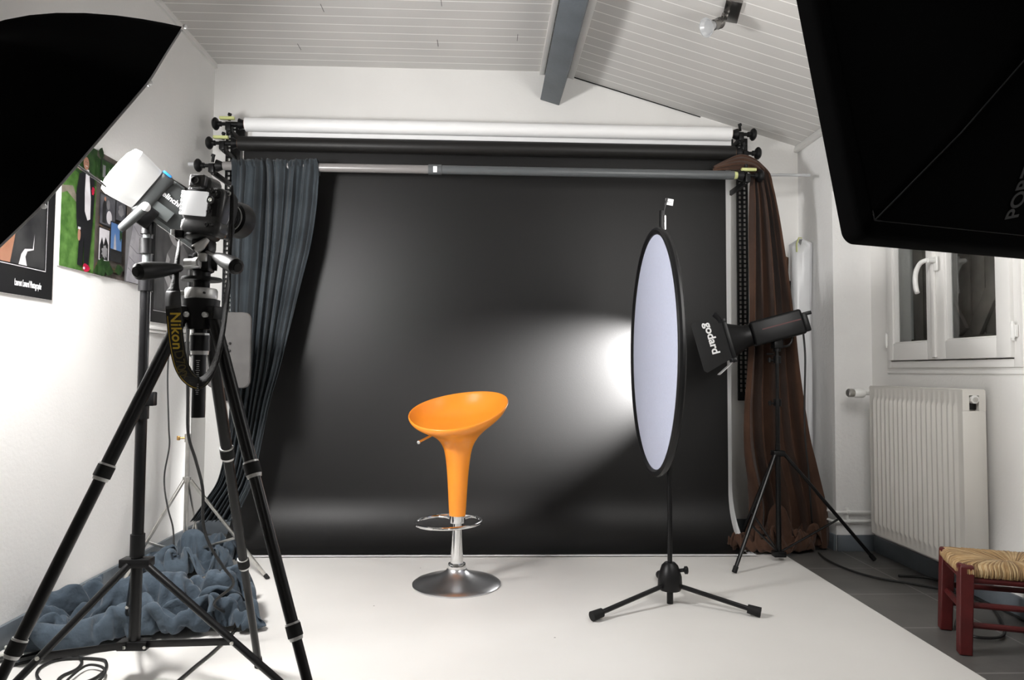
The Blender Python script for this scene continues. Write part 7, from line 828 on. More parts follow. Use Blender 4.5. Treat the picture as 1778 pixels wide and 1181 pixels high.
q0,q1=on_panel(1755,380),on_panel(1778,318); qx=(q1-q0).normalized(); n_=nn.normalized(); qy=n_.cross(qx)
text('lettering','PORTALITE','seamprint',.060,t,q0+n_*.003,qx,qy,depth=.0006,bold=.001)
g=G('flashgrey'); g.cyl(sp(0,0,-.41),sp(0,0,-.44),.085,seg=28); g.build('speed_ring',t)
g=G('flashgrey'); g.box(sp(0,0,-.57),(.13,.15,.26),.02,Matrix((SB_R,SB_UP,SB_N)).transposed()); g.build('flash_head',t)
B=sp(0,0,-.57); g=G('blacksat'); g.cyl((B.x,B.y,.02),(B.x,B.y,B.z-.06),.016,seg=14)
for k in range(3):
    a=.5+2*PI*k/3; g.cyl((B.x,B.y,.45),(B.x+.45*math.cos(a),B.y+.45*math.sin(a),.01),.011,seg=10)
g.build('stand',t)

# ---------------------------------------------------------------- chrome stand with grey panel flash (left back)
B=V((-1.50,3.56,0))
t=thing('light_stand',B,'thin bare metal light stand behind the cloth heap by the left wall','light stand')
g=G('alu'); g.cyl(B+V((0,0,.02)),B+V((0,0,.66)),.0105,seg=14); g.cyl(B+V((0,0,.64)),B+V((0,0,1.2)),.0075,seg=12); g.build('column',t)
g=G('alu'); g.cyl(B+V((0,0,.63)),B+V((0,0,.67)),.016,seg=14); g.build('collar',t)
g=G('alu'); g.cyl(B+V((0,0,.43)),B+V((0,0,.455)),.02,seg=14); g.build('collar',t)
g=G('alu'); g.cyl(B+V((0,0,.065)),B+V((0,0,.085)),.016,seg=12); g.build('collar',t)
g=G('brass'); g.cyl(B+V((-.012,0,.65)),B+V((-.035,-.01,.65)),.005,seg=8); g.box(B+V((-.042,-.012,.65)),(.016,.008,.022),.003); g.build('wing_screw',t)
for fx,fy in ((-.15,-.33),(.47,-.19),(-.08,.38)):
    e=B+V((fx,fy,.008)); s0=B+V((fx*.05,fy*.05,.44)); g=G('alu'); R_=frame(e-s0); g.box((s0+e)/2,(.008,.016,(e-s0).length),.001,R_); l=g.build('leg',t)
    g=G('alu'); mid=s0.lerp(e,.6); q=B+V((0,0,.075)); g.box((mid+q)/2,(.005,.012,(mid-q).length),.001,frame(mid-q)); g.build('brace',l)
    g=G('rubber'); dd=(e-s0).normalized(); g.cyl(e-dd*.02,e+dd*.004,.010,seg=8); g.build('foot',l)
Pc=at(398,608,Y=3.40); 
t=thing('grey_panel',Pc-V((0,0,.18)),'rounded grey panel hanging against the blue-grey curtain behind the tripod','panel')
g=G('greypanel'); 
def rr(w_,h_,y,r=.035,n=6):
    pts=[]
    for cx,cy,a0 in ((1,1,0),(-1,1,PI/2),(-1,-1,PI),(1,-1,1.5*PI)):
        for k in range(n+1):
            a=a0+PI/2*k/n; pts.append(Pc+V((cx*(w_-r)+r*math.cos(a),y,cy*(h_-r)+r*math.sin(a))))
    return pts
g.loft([rr(.10,.18,-.008),rr(.104,.184,-.004),rr(.104,.184,.008),rr(.10,.18,.012)]); g.build('panel',t)
g=G('darkmetal'); g.cyl(Pc+V((-.1,.012,0)),B+V((0,-.012,1.12)),.008,seg=8); g.box(B+V((0,-.01,1.1)),(.04,.04,.07),.005); g.build('arm',t)
g=G('darkmetal')
for k in range(5): g.ball(Pc+V((-.005+.012*math.sin(k*2),-.013,-.015+.012*k)),.006,8,6)
g.build('clip',t)

# ---------------------------------------------------------------- camera tripod
TC=V((-.735,1.80,0))
t=thing('tripod',TC,'big black camera tripod with three collared legs in the left foreground','tripod')
def ax(z,dx=0,dy=0): return TC+V((dx,dy,z))
g=G('black'); g.cyl(ax(.875),ax(1.12),.0165,seg=20); g.cyl(ax(1.12),ax(1.215),.02,seg=20); g.build('centre_column',t)
g=G('black'); g.cyl(ax(1.045),ax(1.085),.024,seg=20); g.m('silver'); g.cyl(ax(1.035),ax(1.046),.021,.0225,seg=20); g.cyl(ax(1.084),ax(1.09),.0225,seg=20); g.build('column_lock',t)
g=G('white')
for k in range(18): g.box(ax(1.02-.005*k,.003,-.0166),(.006 if k%5 else .010,.0006,.0012))
o=g.build('height_scale',t); o['label']='pale height scale marks'
g=G('silver'); g.lathe([(.0,1.178),(.038,1.178),(.0395,1.182),(.0395,1.200),(.037,1.205),(0,1.205)],TC,seg=36); g.box(ax(1.192,-.042,-.008),(.012,.014,.012),.002); g.m('darkmetal'); g.cyl(ax(1.191,.022,-.033),ax(1.191,.022,-.0385),.003,seg=8); o=g.build('top_ring',t); o['label']='silver ring'
g=G('black'); g.lathe([(.0,1.10),(.034,1.10),(.036,1.115),(.044,1.15),(.046,1.176),(0,1.178)],TC,seg=30); g.build('shoulder',t)
lp=[((-1.125,1.43),'l'),((-.30,1.56),'r'),((-.752,2.385),'b')]
for (fx,fy),k in lp:
    d=V((fx,fy,0))-TC; dn_=V((d.x,d.y,0)).normalized()
    h=ax(1.135)+dn_*.045; e=V((fx,fy,.012)); u=(e-h).normalized(); L_=(e-h).length
    g=G('black'); g.box(h+V((0,0,.005)),(.035,.035,.045),.006,frame(dn_)); g.m('brass' if 0 else 'silver'); sd_=dn_.cross(V((0,0,1)))
    g.cyl(h-sd_*.024,h+sd_*.024,.006,seg=10); g.ball(h-sd_*.025,.0075,10,6); g.ball(h+sd_*.025,.0075,10,6); g.build('hinge',t)
    g=G('blacksat'); t1,t2=.335,.655
    g.cyl(h+u*.0,h+u*L_*t1,.0158,seg=20); g.cyl(h+u*L_*t1,h+u*L_*t2,.0138,seg=20); g.cyl(h+u*L_*t2,e,.0118,seg=18); l=g.build('leg',t)
    for tt,r in ((t1,.0195),(t2,.0175)):
        g=G('rubber'); c=h+u*L_*tt; g.cyl(c-u*.014,c+u*.014,r,seg=20); g.m('silver'); g.cyl(c-u*.0185,c-u*.0135,r-.001,seg=20); g.cyl(c+u*.0135,c+u*.022,r-.001,r-.003,seg=20); g.build('leg_lock',l)
    g=G('rubber'); g.cyl(e-u*.03,e+u*.008,.0135,.014,seg=14); g.build('foot',l)
# pan and tilt head
th=thing('pan_tilt_head',ax(1.205),'black pan and tilt head with two handles on the big tripod','tripod head')
g=G('black'); g.cyl(ax(1.205),ax(1.225),.02,seg=20); g.lathe([(0,1.225),(.048,1.225),(.049,1.229),(.048,1.233),(0,1.233)],TC,seg=32); g.cyl(ax(1.233),ax(1.255),.021,seg=20); g.build('pan_base',th)
g=G('black'); g.box(ax(1.272,.004,0),(.046,.05,.052),.010); g.cyl(ax(1.272,-.03,-.01),ax(1.272,.034,.01),.019,seg=18); g.build('tilt_block',th)
g=G('silver'); g.cyl(ax(1.268,-.032,-.022),ax(1.268,.008,-.030),.0115,seg=14); g.cyl(ax(1.268,-.005,-.026),ax(1.268,.006,-.03),.0145,seg=14); g.box(ax(1.282,.012,-.028),(.022,.014,.022),.004); g.tube([ax(1.302,-.006,-.030),ax(1.312,.008,-.030),ax(1.330,.022,-.025)],[.013,.012,.007],12); g.m('darkmetal'); g.cyl(ax(1.303,-.006,-.042),ax(1.303,-.006,-.045),.004,seg=8); g.build('clamp_lever',th)
g=G('black'); g.box(ax(1.318,.002,.004),(.05,.055,.04),.012); g.lathe([(0,1.328),(.028,1.328),(.045,1.334),(.048,1.338),(.048,1.343),(0,1.343)],TC,seg=28,sx=1,sy=.85); g.box(ax(1.342,-.050,-.02),(.02,.018,.022),.004); g.m('silver'); g.cyl(ax(1.338,-.063,-.030),ax(1.352,-.063,-.030),.005,seg=10); g.build('camera_plate',th)
def handle(root,a,b,label):
    a=V(a);b=V(b); u=(b-a).normalized(); L_=(b-a).length
    g=G('silver'); g.cyl(a,a+u*L_*.42,.0045,seg=12); g.build('handle_shaft',root)
    g=G('black'); prof=[(.007,.30),(.010,.33),(.013,.42),(.018,.60),(.0205,.78),(.021,.90),(.019,.97),(.012,1.0),(0,1.0)]
    g.lathe([(0,L_*.30)]+[(r,z*L_) for r,z in prof],a,u,seg=20); g.m('darkmetal'); g.cyl(b-u*.001,b+u*.003,.009,seg=14); o=g.build('handle_grip',root); return o
handle(th,at(345,463,Y=1.77),at(236,472,Y=1.60),'')
handle(th,at(358,437,Y=1.79),at(412,464,Y=1.66),'')

# ---------------------------------------------------------------- the camera on the tripod
yaw=-math.radians(17)
CB=V((-.738,1.81,1.342)); Rc=Matrix.Rotation(yaw,3,'Z')@Matrix.Rotation(math.radians(7),3,'Y')
# local x = right side of the body, y = towards the lens, z = up
def cp(x,y,z): return CB+Rc@V((x,y,z))*.82
KB='camblack'
t=thing('photo_camera',CB,'black digital reflex camera with battery grip on the big tripod, seen from behind','camera')
def section(z,w_,d,r,y0=0,x0=0,n=6):
    pts=[]
    for cx,cy,a0 in ((1,1,0),(-1,1,PI/2),(-1,-1,PI),(1,-1,1.5*PI)):
        for k in range(n+1):
            a=a0+PI/2*k/n; pts.append(cp(x0+cx*(w_/2-r)+r*math.cos(a),y0+cy*(d/2-r)+r*math.sin(a),z))
    return pts
g=G(KB); g.loft([section(z,w_,d,r,y0) for z,w_,d,r,y0 in ((0,.125,.05,.018,0),(.004,.138,.060,.02,0),(.02,.147,.066,.02,0),(.044,.146,.062,.02,0),(.047,.138,.056,.018,0),(.052,.140,.058,.018,0),(.060,.146,.062,.018,0),(.12,.146,.060,.018,0),(.142,.142,.056,.018,0),(.152,.128,.046,.016,0),(.155,.11,.036,.014,0))]); g.build('body',t,sharp=60)
g=G('black'); g.loft([section(z,w_,d,.014,y0,x0) for z,w_,d,y0,x0 in ((.004,.042,.05,.035,.048),(.04,.044,.056,.038,.048),(.05,.040,.050,.035,.048),(.10,.042,.058,.038,.048),(.135,.040,.056,.036,.048),(.150,.034,.044,.030,.048))]); g.build('hand_grip',t,sharp=60)
g=G(KB); g.loft([section(z,w_,d,.012,y0,-.012) for z,w_,d,y0 in ((.140,.085,.055,.0),(.155,.076,.060,.002),(.172,.060,.066,.006),(.184,.046,.060,.008),(.188,.034,.045,.010))]); g.m('silver'); g.box(cp(-.012,-.005,.190),(.022,.022,.004),.001,Rc); g.build('prism_housing',t,sharp=60)
g=G(KB); g.box(cp(-.012,-.037,.166),(.046,.022,.036),.007,Rc,3); g.m('rubber'); g.tube([cp(-.012+.014*math.cos(a),-.050,.166+.011*math.sin(a)) for a in [2*PI*i/24 for i in range(24)]],.0045,8,closed=True); g.m('lens'); g.box(cp(-.012,-.0485,.166),(.02,.002,.014),0,Rc); g.build('eyepiece',t)
g=G('lcd'); g.box(cp(-.024,-.0325,.098),(.082,.006,.064),.003,Rc); o=g.build('screen',t); o['label']='glossy screen cover with its white reflection painted as a glow'
def knob(g,x,z,r,y=-.030,h=.006): g.lathe([(0,0),(r,0),(r,h*.8),(r*.8,h),(r*.55,h*.8),(0,h*.8)],cp(x,y,z),Rc@V((0,-1,0)),seg=20)
g=G(KB); knob(g,.040,.112,.0125,h=.008); g.m('alu'); knob(g,.040,.112,.005,y=-.0365,h=.003); g.build('selector',t)
for x,z,r in ((.026,.142,.0055),(.040,.142,.0055),(.056,.134,.005),(.038,.088,.006),(.034,.076,.005),(-.058,.140,.004),(.034,.034,.006),(.054,.036,.0045)):
    g=G(KB); knob(g,x,z,r); g.build('button',t)
for k in range(5):
    g=G(KB); knob(g,-.068,.072+.013*k,.0035); g.build('button',t)
g=G('rubber'); g.loft([[cp(x,y,z) for x,y,z in ((.046,-.030,.060),(.068,-.026,.060),(.068,-.026,.125),(.052,-.030,.125))],[cp(x,y,z) for x,y,z in ((.050,-.037,.064),(.064,-.033,.064),(.064,-.033,.118),(.054,-.037,.118))]]); g.lathe([(0,0),(.009,0),(.009,.004),(0,.005)],cp(.060,-.028,.135),Rc@V((0,-1,0)),seg=14); g.build('thumb_rest',t)
g=G('black'); g.lathe([(0,.025),(.034,.025),(.036,.045),(.036,.07),(.034,.072),(.036,.098),(.038,.106),(.046,.110),(.050,.132),(.050,.150),(.046,.152),(.040,.138),(0,.138)],cp(-.012,0,.088),Rc@V((0,1,0)),seg=36); 
for q in (.078,.084,.090,.096): g.lathe([(.035,q),(.0375,q+.001),(.0375,q+.003),(.035,q+.004)],cp(-.012,0,.088),Rc@V((0,1,0)),seg=36)
g.m('silver'); g.lathe([(.0365,.102),(.0388,.1025),(.0388,.104),(.0365,.1045)],cp(-.012,0,.088),Rc@V((0,1,0)),seg=36); ln=g.build('lens',t)
g=G('lens'); g.lathe([(0,.146),(.03,.142),(.040,.138),(0,.137)],cp(-.012,0,.088),Rc@V((0,1,0)),seg=28); g.build('front_glass',ln)
g=G('silver')
for sx in (-1,1): g.tube([cp(sx*.073+.006*math.cos(a)*sx,0,.143+.006*math.sin(a)) for a in [2*PI*i/12 for i in range(12)]],.0015,6,closed=True)
g.build('strap_lug',t)
# strap: ribbon hanging below the camera
RB=[ # px, py, depth, width(m), yaw of the flat side (0 = facing the lens)
 (311,418,1.76,.010,30),(309,440,1.72,.013,20),(305,480,1.70,.016,5),(303,498,1.69,.022,0),(301,508,1.685,.034,0),(301,530,1.68,.036,0),(303,560,1.675,.036,0),(306,590,1.67,.036,2),(310,615,1.668,.036,4),(316,637,1.668,.036,8),(326,654,1.672,.036,14),(340,664,1.68,.034,22),(354,661,1.69,.032,30),(367,645,1.70,.030,36),(377,620,1.71,.029,42),(384,590,1.715,.028,46),(389,560,1.72,.028,48),(393,525,1.725,.029,48),(396,500,1.73,.028,46),(397,486,1.735,.018,40),(398,470,1.74,.012,30),(399,440,1.75,.011,20),(401,400,1.77,.011,10),(403,350,1.79,.010,5),(402,322,1.80,.008,0)]
P_=[at(a,b,Y=c) for a,b,c,_,_ in RB]; Ws=[V((w_,y,0)) for _,_,_,w_,y in RB]
Ps=spline(P_,5); Wp=spline(Ws,5)
g=G('blackstrap'); L1=[];L2=[];MID=[]
for i,(p,wy) in enumerate(zip(Ps,Wp)):
    tg=(Ps[min(i+1,len(Ps)-1)]-Ps[max(i-1,0)]).normalized()
    a=math.radians(wy.y); n_=V((math.sin(a)*-1,-math.cos(a),0)); side_=tg.cross(n_).normalized()
    if tg.z<0: side_=-side_
    if i>len(Ps)*.5 and side_.x<0: side_=-side_
    if i<=len(Ps)*.5 and side_.x<0 and tg.z<-.3: side_=-side_
    MID.append((p,side_,n_,tg)); L1.append(p-side_*wy.x/2); L2.append(p+side_*wy.x/2)
g.grid([[a,(a+b)/2,b] for a,b in zip(L1,L2)]); st=g.build('strap',t,sharp=180)
mo=st.modifiers.new('thickness','SOLIDIFY'); mo.thickness=.0022; mo.offset=0
g=G('leather')
i0,i1=5*5-6,5*6-3
rows_=[[a+n_*-0+V((0,-.0022,0)),b+V((0,-.0022,0))] for (a,b,(p,s_,n_,tg)) in list(zip(L1,L2,MID))[i0:i1]]
g.grid(rows_); lt=g.build('leather_end',st); mo=lt.modifiers.new('thickness','SOLIDIFY'); mo.thickness=.002
g=G('gold'); ed=[(a+(b-a)*.08+V((0,-.0018,0)),a+(b-a)*.12+V((0,-.0018,0))) for a,b in list(zip(L1,L2))[28:62]]
g.grid([[a,b] for a,b in ed]); g.m('golddark'); ed=[(a+(b-a)*.88+V((0,-.0018,0)),a+(b-a)*.91+V((0,-.0018,0))) for a,b in list(zip(L1,L2))[28:62]]; g.grid([[a,b] for a,b in ed]); e_=g.build('strap_edging',st); e_['label']='yellow stitched edge lines'
def strap_text(body,px0,py0,px1,py1,size,material,**k):
    a=at(px0,py0,Y=1.664); b=at(px1,py1,Y=1.659)
    x=(b-a).normalized(); y=V((0,-1,0)).cross(x) if 0 else x.cross(V((0,1,0)))
    y=-y if y.x<0 else y
    return text('strap_lettering',body,material,size,st,a,x,y,depth=.0004,**k)
strap_text('Nikon',303,541,308,604,.0335,'gold',shear=.12,spacing=1.08,bold=.0006)
strap_text('D700',309,608,316,648,.030,'golddark',spacing=.92)
strap_text('FX',319,645,323,658,.015,'golddark')

# ---------------------------------------------------------------- posters on the left wall
def poster(y0,y1,z0,z1,label,cat='poster',tilt=0):
    t=thing('poster',(LX+.004,(y0+y1)/2,z0),label,cat)
    return t
class Print:
    """flat picture on the left wall; u 0..1 runs to the right (away), v 0..1 upwards"""
    def __init__(s,y0,y1,z0,z1,tilt=0,th=.01):
        s.a=(y0,y1,z0,z1); s.k=0; s.vs=1; s.g=G('white'); s.tilt=tilt; s.x=LX+.001
        s.g.box((LX+.001+th/2,(y0+y1)/2,(z0+z1)/2),(th,y1-y0,z1-z0)); s.x=LX+.001+th
        if tilt: pass
    def p(s,u,v): y0,y1,z0,z1=s.a; return V((s.x+.00018*s.k,y0+(y1-y0)*u,z0+(z1-z0)*v*s.vs))
    def poly(s,m,pts):
        s.k+=1; s.g.m(m)
        from mathutils.geometry import tessellate_polygon
        vs=[s.p(*q) for q in pts]; bv=[s.g.v(q) for q in vs]
        for tr in tessellate_polygon([vs]): s.g.f([bv[i] for i in tr])
    def rect(s,m,u0,v0,u1,v1): s.poly(m,[(u0,v0),(u1,v0),(u1,v1),(u0,v1)])
    def blob(s,m,u,v,ru,rv,rot=0,n=20,jit=0):
        pts=[]
        for i in range(n):
            a=2*PI*i/n; j=1+jit*(random.random()-.5); x=ru*math.cos(a)*j; y=rv*math.sin(a)*j
            pts.append((u+x*math.cos(rot)-y*math.sin(rot),v+x*math.sin(rot)+y*math.cos(rot)))
        s.poly(m,pts)
    def stroke(s,m,pts,w_):
        L_=[];R_=[]
        for i,(u,v) in enumerate(pts):
            a=pts[max(i-1,0)];b=pts[min(i+1,len(pts)-1)]; dx,dy=b[0]-a[0],b[1]-a[1]; l=math.hypot(dx,dy) or 1
            ww=w_[i] if isinstance(w_,list) else w_
            L_.append((u-dy/l*ww/2,v+dx/l*ww/2)); R_.append((u+dy/l*ww/2,v-dx/l*ww/2))
        s.poly(m,L_+R_[::-1])
for nm,c,c2,sc_ in (('p_grass',(.04,.10,.02),(.10,.20,.05),25),('p_leaf',(.012,.03,.010),(.03,.07,.02),30),('p_path',(.25,.22,.18),(.16,.14,.11),20),('p_brick',(.20,.10,.055),(.10,.075,.05),22),('p_suit',(.008,.008,.010),(.012,.012,.013),9),('p_skin',(.36,.19,.13),(.30,.15,.10),8),('p_shirt',(.62,.60,.62),(.5,.48,.5),14),('p_gown',(.42,.41,.43),(.28,.27,.30),16),('p_red',(.55,.02,.06),(.35,.01,.04),20),('p_sky',(.07,.15,.34),(.12,.22,.40),6),('p_grey',(.12,.12,.13),(.05,.05,.06),12),('p_grey2',(.25,.245,.25),(.15,.15,.16),10),('p_dark',(.012,.012,.013),(.03,.03,.03),9),('p_stone',(.13,.11,.10),(.07,.06,.05),18),('p_black',(.006,.006,.007),(.009,.009,.009),3),('p_leg',(.13,.055,.032),(.20,.10,.065),5),('p_bw1',(.09,.088,.09),(.06,.06,.062),8),('p_bw2',(.18,.175,.18),(.13,.128,.13),8),('p_bw3',(.46,.45,.455),(.36,.35,.355),6),('p_ash',(.07,.07,.073),(.045,.045,.047),10)):
    M[nm]=mat(nm.replace('p_','printed_'),c,.35,scale=sc_,color2=c2,spec=.3)
# wedding collage
t=thing('poster',(LX,3.13,1.405),'colour wedding photo collage poster behind the umbrella flash','poster')
p=Print(2.79,3.52,1.405,1.945)
p.rect('p_stone',0,0,1,1); p.rect('p_grass',0,0,.33,1); p.poly('p_leaf',[(0,.72),(.10,.76),(.33,.70),(.33,1),(0,1)]); p.poly('p_path',[(0,.60),(.10,.63),(.14,.56),(.16,.50),(.05,.57),(0,.54)])
for i in range(26): p.blob('p_leaf' if i%3 else 'p_brick',.34+.27*random.random(),random.random(),.035,.045,jit=.7,n=9)
for i in range(9): p.rect('p_brick',.33+.24*random.random(),.1*i+.05,.37+.24*random.random(),.1*i+.085)
# groom
p.vs=.93
p.poly('p_suit',[(.15,.04),(.20,.04),(.205,.30),(.215,.04),(.26,.03),(.285,.40),(.30,.66),(.29,.80),(.24,.86),(.20,.86),(.155,.80),(.135,.62),(.14,.40),(.165,.42)])
p.stroke('p_suit',[(.16,.80),(.135,.62),(.145,.42),(.155,.34)],.035)
p.poly('p_shirt',[(.205,.86),(.235,.86),(.262,.62),(.262,.45),(.235,.43),(.205,.50),(.20,.66)])
p.blob('p_skin',.205,.905,.028,.055); p.blob('p_skin',.158,.29,.014,.05); p.stroke('p_shirt',[(.145,.345),(.17,.345)],.02)
p.blob('p_red',.28,.70,.014,.035,jit=.6); p.blob('p_red',.235,.03,.035,.035,jit=.3); p.blob('p_shirt',.215,.025,.01,.012); p.blob('p_ash',.197,.915,.004,.004); p.blob('p_ash',.214,.915,.004,.004); p.stroke('p_shirt',[(.195,.885),(.205,.88),(.215,.885)],.006)
p.vs=1
def inset(u0,v0,u1,v1,base):
    p.rect('p_dark',u0-.008,v0-.01,u1+.008,v1+.01); p.rect(base,u0,v0,u1,v1)
inset(.36,.72,.50,.94,'p_leaf'); p.poly('p_gown',[(.43,.75),(.465,.75),(.452,.86),(.444,.90),(.438,.86)]); p.rect('p_grey2',.37,.80,.40,.90)
inset(.355,.42,.52,.66,'p_grey'); p.poly('p_dark',[(.38,.43),(.42,.43),(.42,.60),(.40,.63),(.38,.58)]); p.blob('p_shirt',.455,.49,.03,.055); p.blob('p_skin',.405,.63,.01,.018); p.blob('p_grey2',.44,.59,.018,.04)
inset(.53,.50,.64,.66,'p_grey'); p.blob('p_grey2',.585,.58,.03,.05,jit=.5)
inset(.35,.12,.46,.38,'p_shirt'); p.poly('p_dark',[(.36,.13),(.45,.13),(.45,.26),(.42,.32),(.40,.25),(.38,.31),(.36,.24)]); p.blob('p_grey2',.41,.19,.03,.05,jit=.6)
inset(.475,.15,.60,.46,'p_sky'); p.rect('p_dark',.475,.15,.60,.24); p.poly('p_gown',[(.51,.24),(.54,.24),(.53,.34),(.522,.38),(.512,.34)]); p.blob('p_leaf',.585,.38,.014,.05,jit=.6)
for i in range(7): p.blob('p_leaf',.36+.25*random.random(),.03+.07*random.random(),.04,.04,jit=.7,n=9)
# bride panel
p.poly('p_grey2',[(.645,0),(1,0),(1,1),(.645,1)]); p.rect('p_stone',.645,.55,.70,1)
p.poly('p_gown',[(.66,0),(.93,0),(.90,.20),(.87,.38),(.885,.60),(.86,.74),(.80,.78),(.77,.66),(.73,.50),(.69,.30)])
for a in ((.70,.32,.88,.28),(.69,.22,.90,.16),(.74,.50,.87,.44),(.68,.12,.90,.06)): p.stroke('p_grey2',[(a[0],a[1]),((a[0]+a[2])/2,(a[1]+a[3])/2-.03),(a[2],a[3])],.008)
p.stroke('p_skin',[(.87,.70),(.92,.55),(.92,.40),(.90,.28)],[.03,.028,.024,.02]); p.blob('p_skin',.815,.84,.03,.06,rot=.3); p.stroke('p_red',[(.79,.92),(.76,.82),(.78,.74),(.765,.70)],[.05,.05,.04,.02]); p.stroke('p_red',[(.905,.72),(.90,.62),(.905,.54)],[.03,.035,.012])
p.stroke('p_skin',[(.70,.86),(.66,.95)],.03)
p.g.build('print',t)
# black poster, lit leg, signature
t=thing('poster',(LX,2.3,1.262),'black poster with a thin white frame line and white handwriting, partly behind the umbrella','poster')
p=Print(1.75,2.755,1.262,1.98)
p.rect('p_black',0,0,1,1)
e=.004
for a in ((.04,.145,.955,.145+e),(.04,.96,.955,.96+e),(.04,.145,.04+e*.7,.96),(.955-e*.7,.145,.955,.96)): p.rect('p_bw3',*a)
p.rect('p_dark',.05,.155,.945,.95)
p.poly('p_leg',[(.42,.155),(.76,.155),(.80,.40),(.80,.62),(.70,.80),(.46,.86),(.40,.55)]); p.poly('p_dark',[(.755,.155),(.80,.155),(.83,.42),(.83,.66),(.79,.70),(.80,.45)])
p.poly('p_bw3',[(.80,.155),(.845,.155),(.835,.20),(.845,.23),(.88,.245),(.882,.33),(.875,.25),(.83,.24),(.812,.21)])
p.g.build('print',t)
text('lettering','Laurent Lamard Photographe','white',.036,t,(LX+.0135,2.535,1.306),(0,1,0),(0,0,1),depth=.0002,spacing=1.12,shear=.12,xs=.31)
# black and white baby portrait
t=thing('poster',(LX,3.78,1.25),'black and white portrait poster of a small child, nearest the corner','poster')
p=Print(3.545,4.06,1.235,2.02)
p.rect('p_black',0,0,1,1); p.rect('p_bw3',.055,.075,.945,.08); p.rect('p_bw1',.06,.085,.94,.96)
p.poly('p_ash',[(.06,.085),(.30,.085),(.34,.30),(.24,.50),(.30,.75),(.22,.96),(.06,.96)]); p.poly('p_bw1',[(.12,.10),(.24,.10),(.28,.30),(.18,.50),(.24,.75),(.16,.92),(.10,.5)])
p.poly('p_bw2',[(.30,.10),(.86,.10),(.88,.36),(.80,.52),(.66,.58),(.44,.56),(.32,.48),(.26,.34)])   # body
p.poly('p_bw2',[(.30,.72),(.34,.62),(.44,.545),(.56,.53),(.68,.58),(.76,.70),(.76,.80),(.30,.82)])
p.blob('p_bw3',.52,.70,.22,.155); p.poly('p_bw3',[(.20,.80),(.30,.86),(.50,.93),(.70,.92),(.90,.85),(.86,.79),(.70,.815),(.50,.83),(.34,.80)]); p.blob('p_bw2',.55,.90,.22,.05)
for u in (.42,.62): p.blob('p_bw2',u,.735,.062,.03); p.blob('p_dark',u,.735,.042,.024); p.blob('p_shirt',u-.012,.744,.010,.006)
p.stroke('p_bw1',[(.53,.72),(.50,.66),(.54,.648)],.012); p.blob('p_ash',.53,.605,.055,.022); p.blob('p_dark',.53,.603,.035,.010)
p.stroke('p_bw3',[(.34,.46),(.28,.34),(.40,.26),(.50,.30)],[.08,.09,.09,.07]); p.stroke('p_ash',[(.36,.40),(.36,.34),(.44,.31)],.012)
p.poly('p_ash',[(.80,.52),(.90,.60),(.94,.40),(.94,.085),(.86,.10)])
p.g.build('print',t)
g=G('trimwhite'); g.box((LX+.012,3.80,1.205),(.024,.56,.016),.003); g.box((LX+.008,3.80,1.188),(.016,.54,.014),.002); o=g.build('poster_ledge'); tag(o,'narrow white ledge under the child portrait poster','ledge')

# ---------------------------------------------------------------- radiator
RY0,RY1,RZ0,RZ1=2.945,3.665,.150,.930; RXF=2.07
t=thing('radiator',(2.12,3.3,RZ0),'white ribbed panel radiator under the window','radiator')
g=G('radiator'); rows=[]; nr=18; pitch=(RY1-RY0-.05)/nr
ys=[RY0,RY0+.012]
prof=[]
for i in range(nr):
    y=RY0+.025+pitch*i
    for f,x in ((0,.0),(.18,0),(.34,-.010),(.62,-.010),(.80,0)): prof.append((y+pitch*f,x))
prof=[(RY0,0)]+prof+[(RY1,0)]
zs=[(RZ0,0),(RZ0+.045,0),(RZ0+.065,1),(RZ1-.075,1),(RZ1-.055,0),(RZ1,0)]
for z,k in zs: rows.append([(RXF+x*k,y,z) for y,x in prof])
g.grid(rows); g.box((RXF+.018,(RY0+RY1)/2,(RZ0+RZ1)/2),(.03,RY1-RY0,RZ1-RZ0-.004),.003); g.build('panel',t,sharp=50)
g=G('radiator'); g.box((RXF+.085,(RY0+RY1)/2,(RZ0+RZ1)/2+.01),(.02,RY1-RY0-.01,RZ1-RZ0-.04),.003)
for k in range(30): g.box((RXF+.055,RY0+.03+.0228*k,(RZ0+RZ1)/2),(.055,.004,RZ1-RZ0-.06))
g.build('convector',t)
g=G('radiator'); sx=RXF+.050; cut=.052
g.box((sx,RY0-.004,(RZ0+RZ1-.09)/2),(.104,.008,RZ1-.09-RZ0),.002)
g.box((sx-.037,RY0-.004,RZ1-.0565),(.030,.008,.067)); g.box((sx+.037,RY0-.004,RZ1-.0565),(.030,.008,.067)); g.box((sx,RY0-.004,RZ1-.0115),(.104,.008,.023)); g.build('side_cover',t)
g=G('radiator'); g.box((sx,RY1+.004,(RZ0+RZ1)/2),(.10,.008,RZ1-RZ0),.002); g.build('side_cover',t)
g=G('radiator'); 
g.box((RXF+.052,(RY0+RY1)/2,RZ1+.002),(.104,.72,.004),.001)
for k in range(34): 
    pass
g.build('top_grille',t)
g=G('darkmetal'); g.box((sx,RY0+.02,RZ1-.05),(.05,.01,.07)); g.m('pvc'); g.cyl((sx+.002,RY0+.015,RZ1-.040),(sx+.002,RY0-.012,RZ1-.040),.018,seg=20); g.m('alu'); g.cyl((sx+.002,RY0-.011,RZ1-.040),(sx+.002,RY0-.018,RZ1-.040),.010,seg=14); g.build('bleed_plug',t)
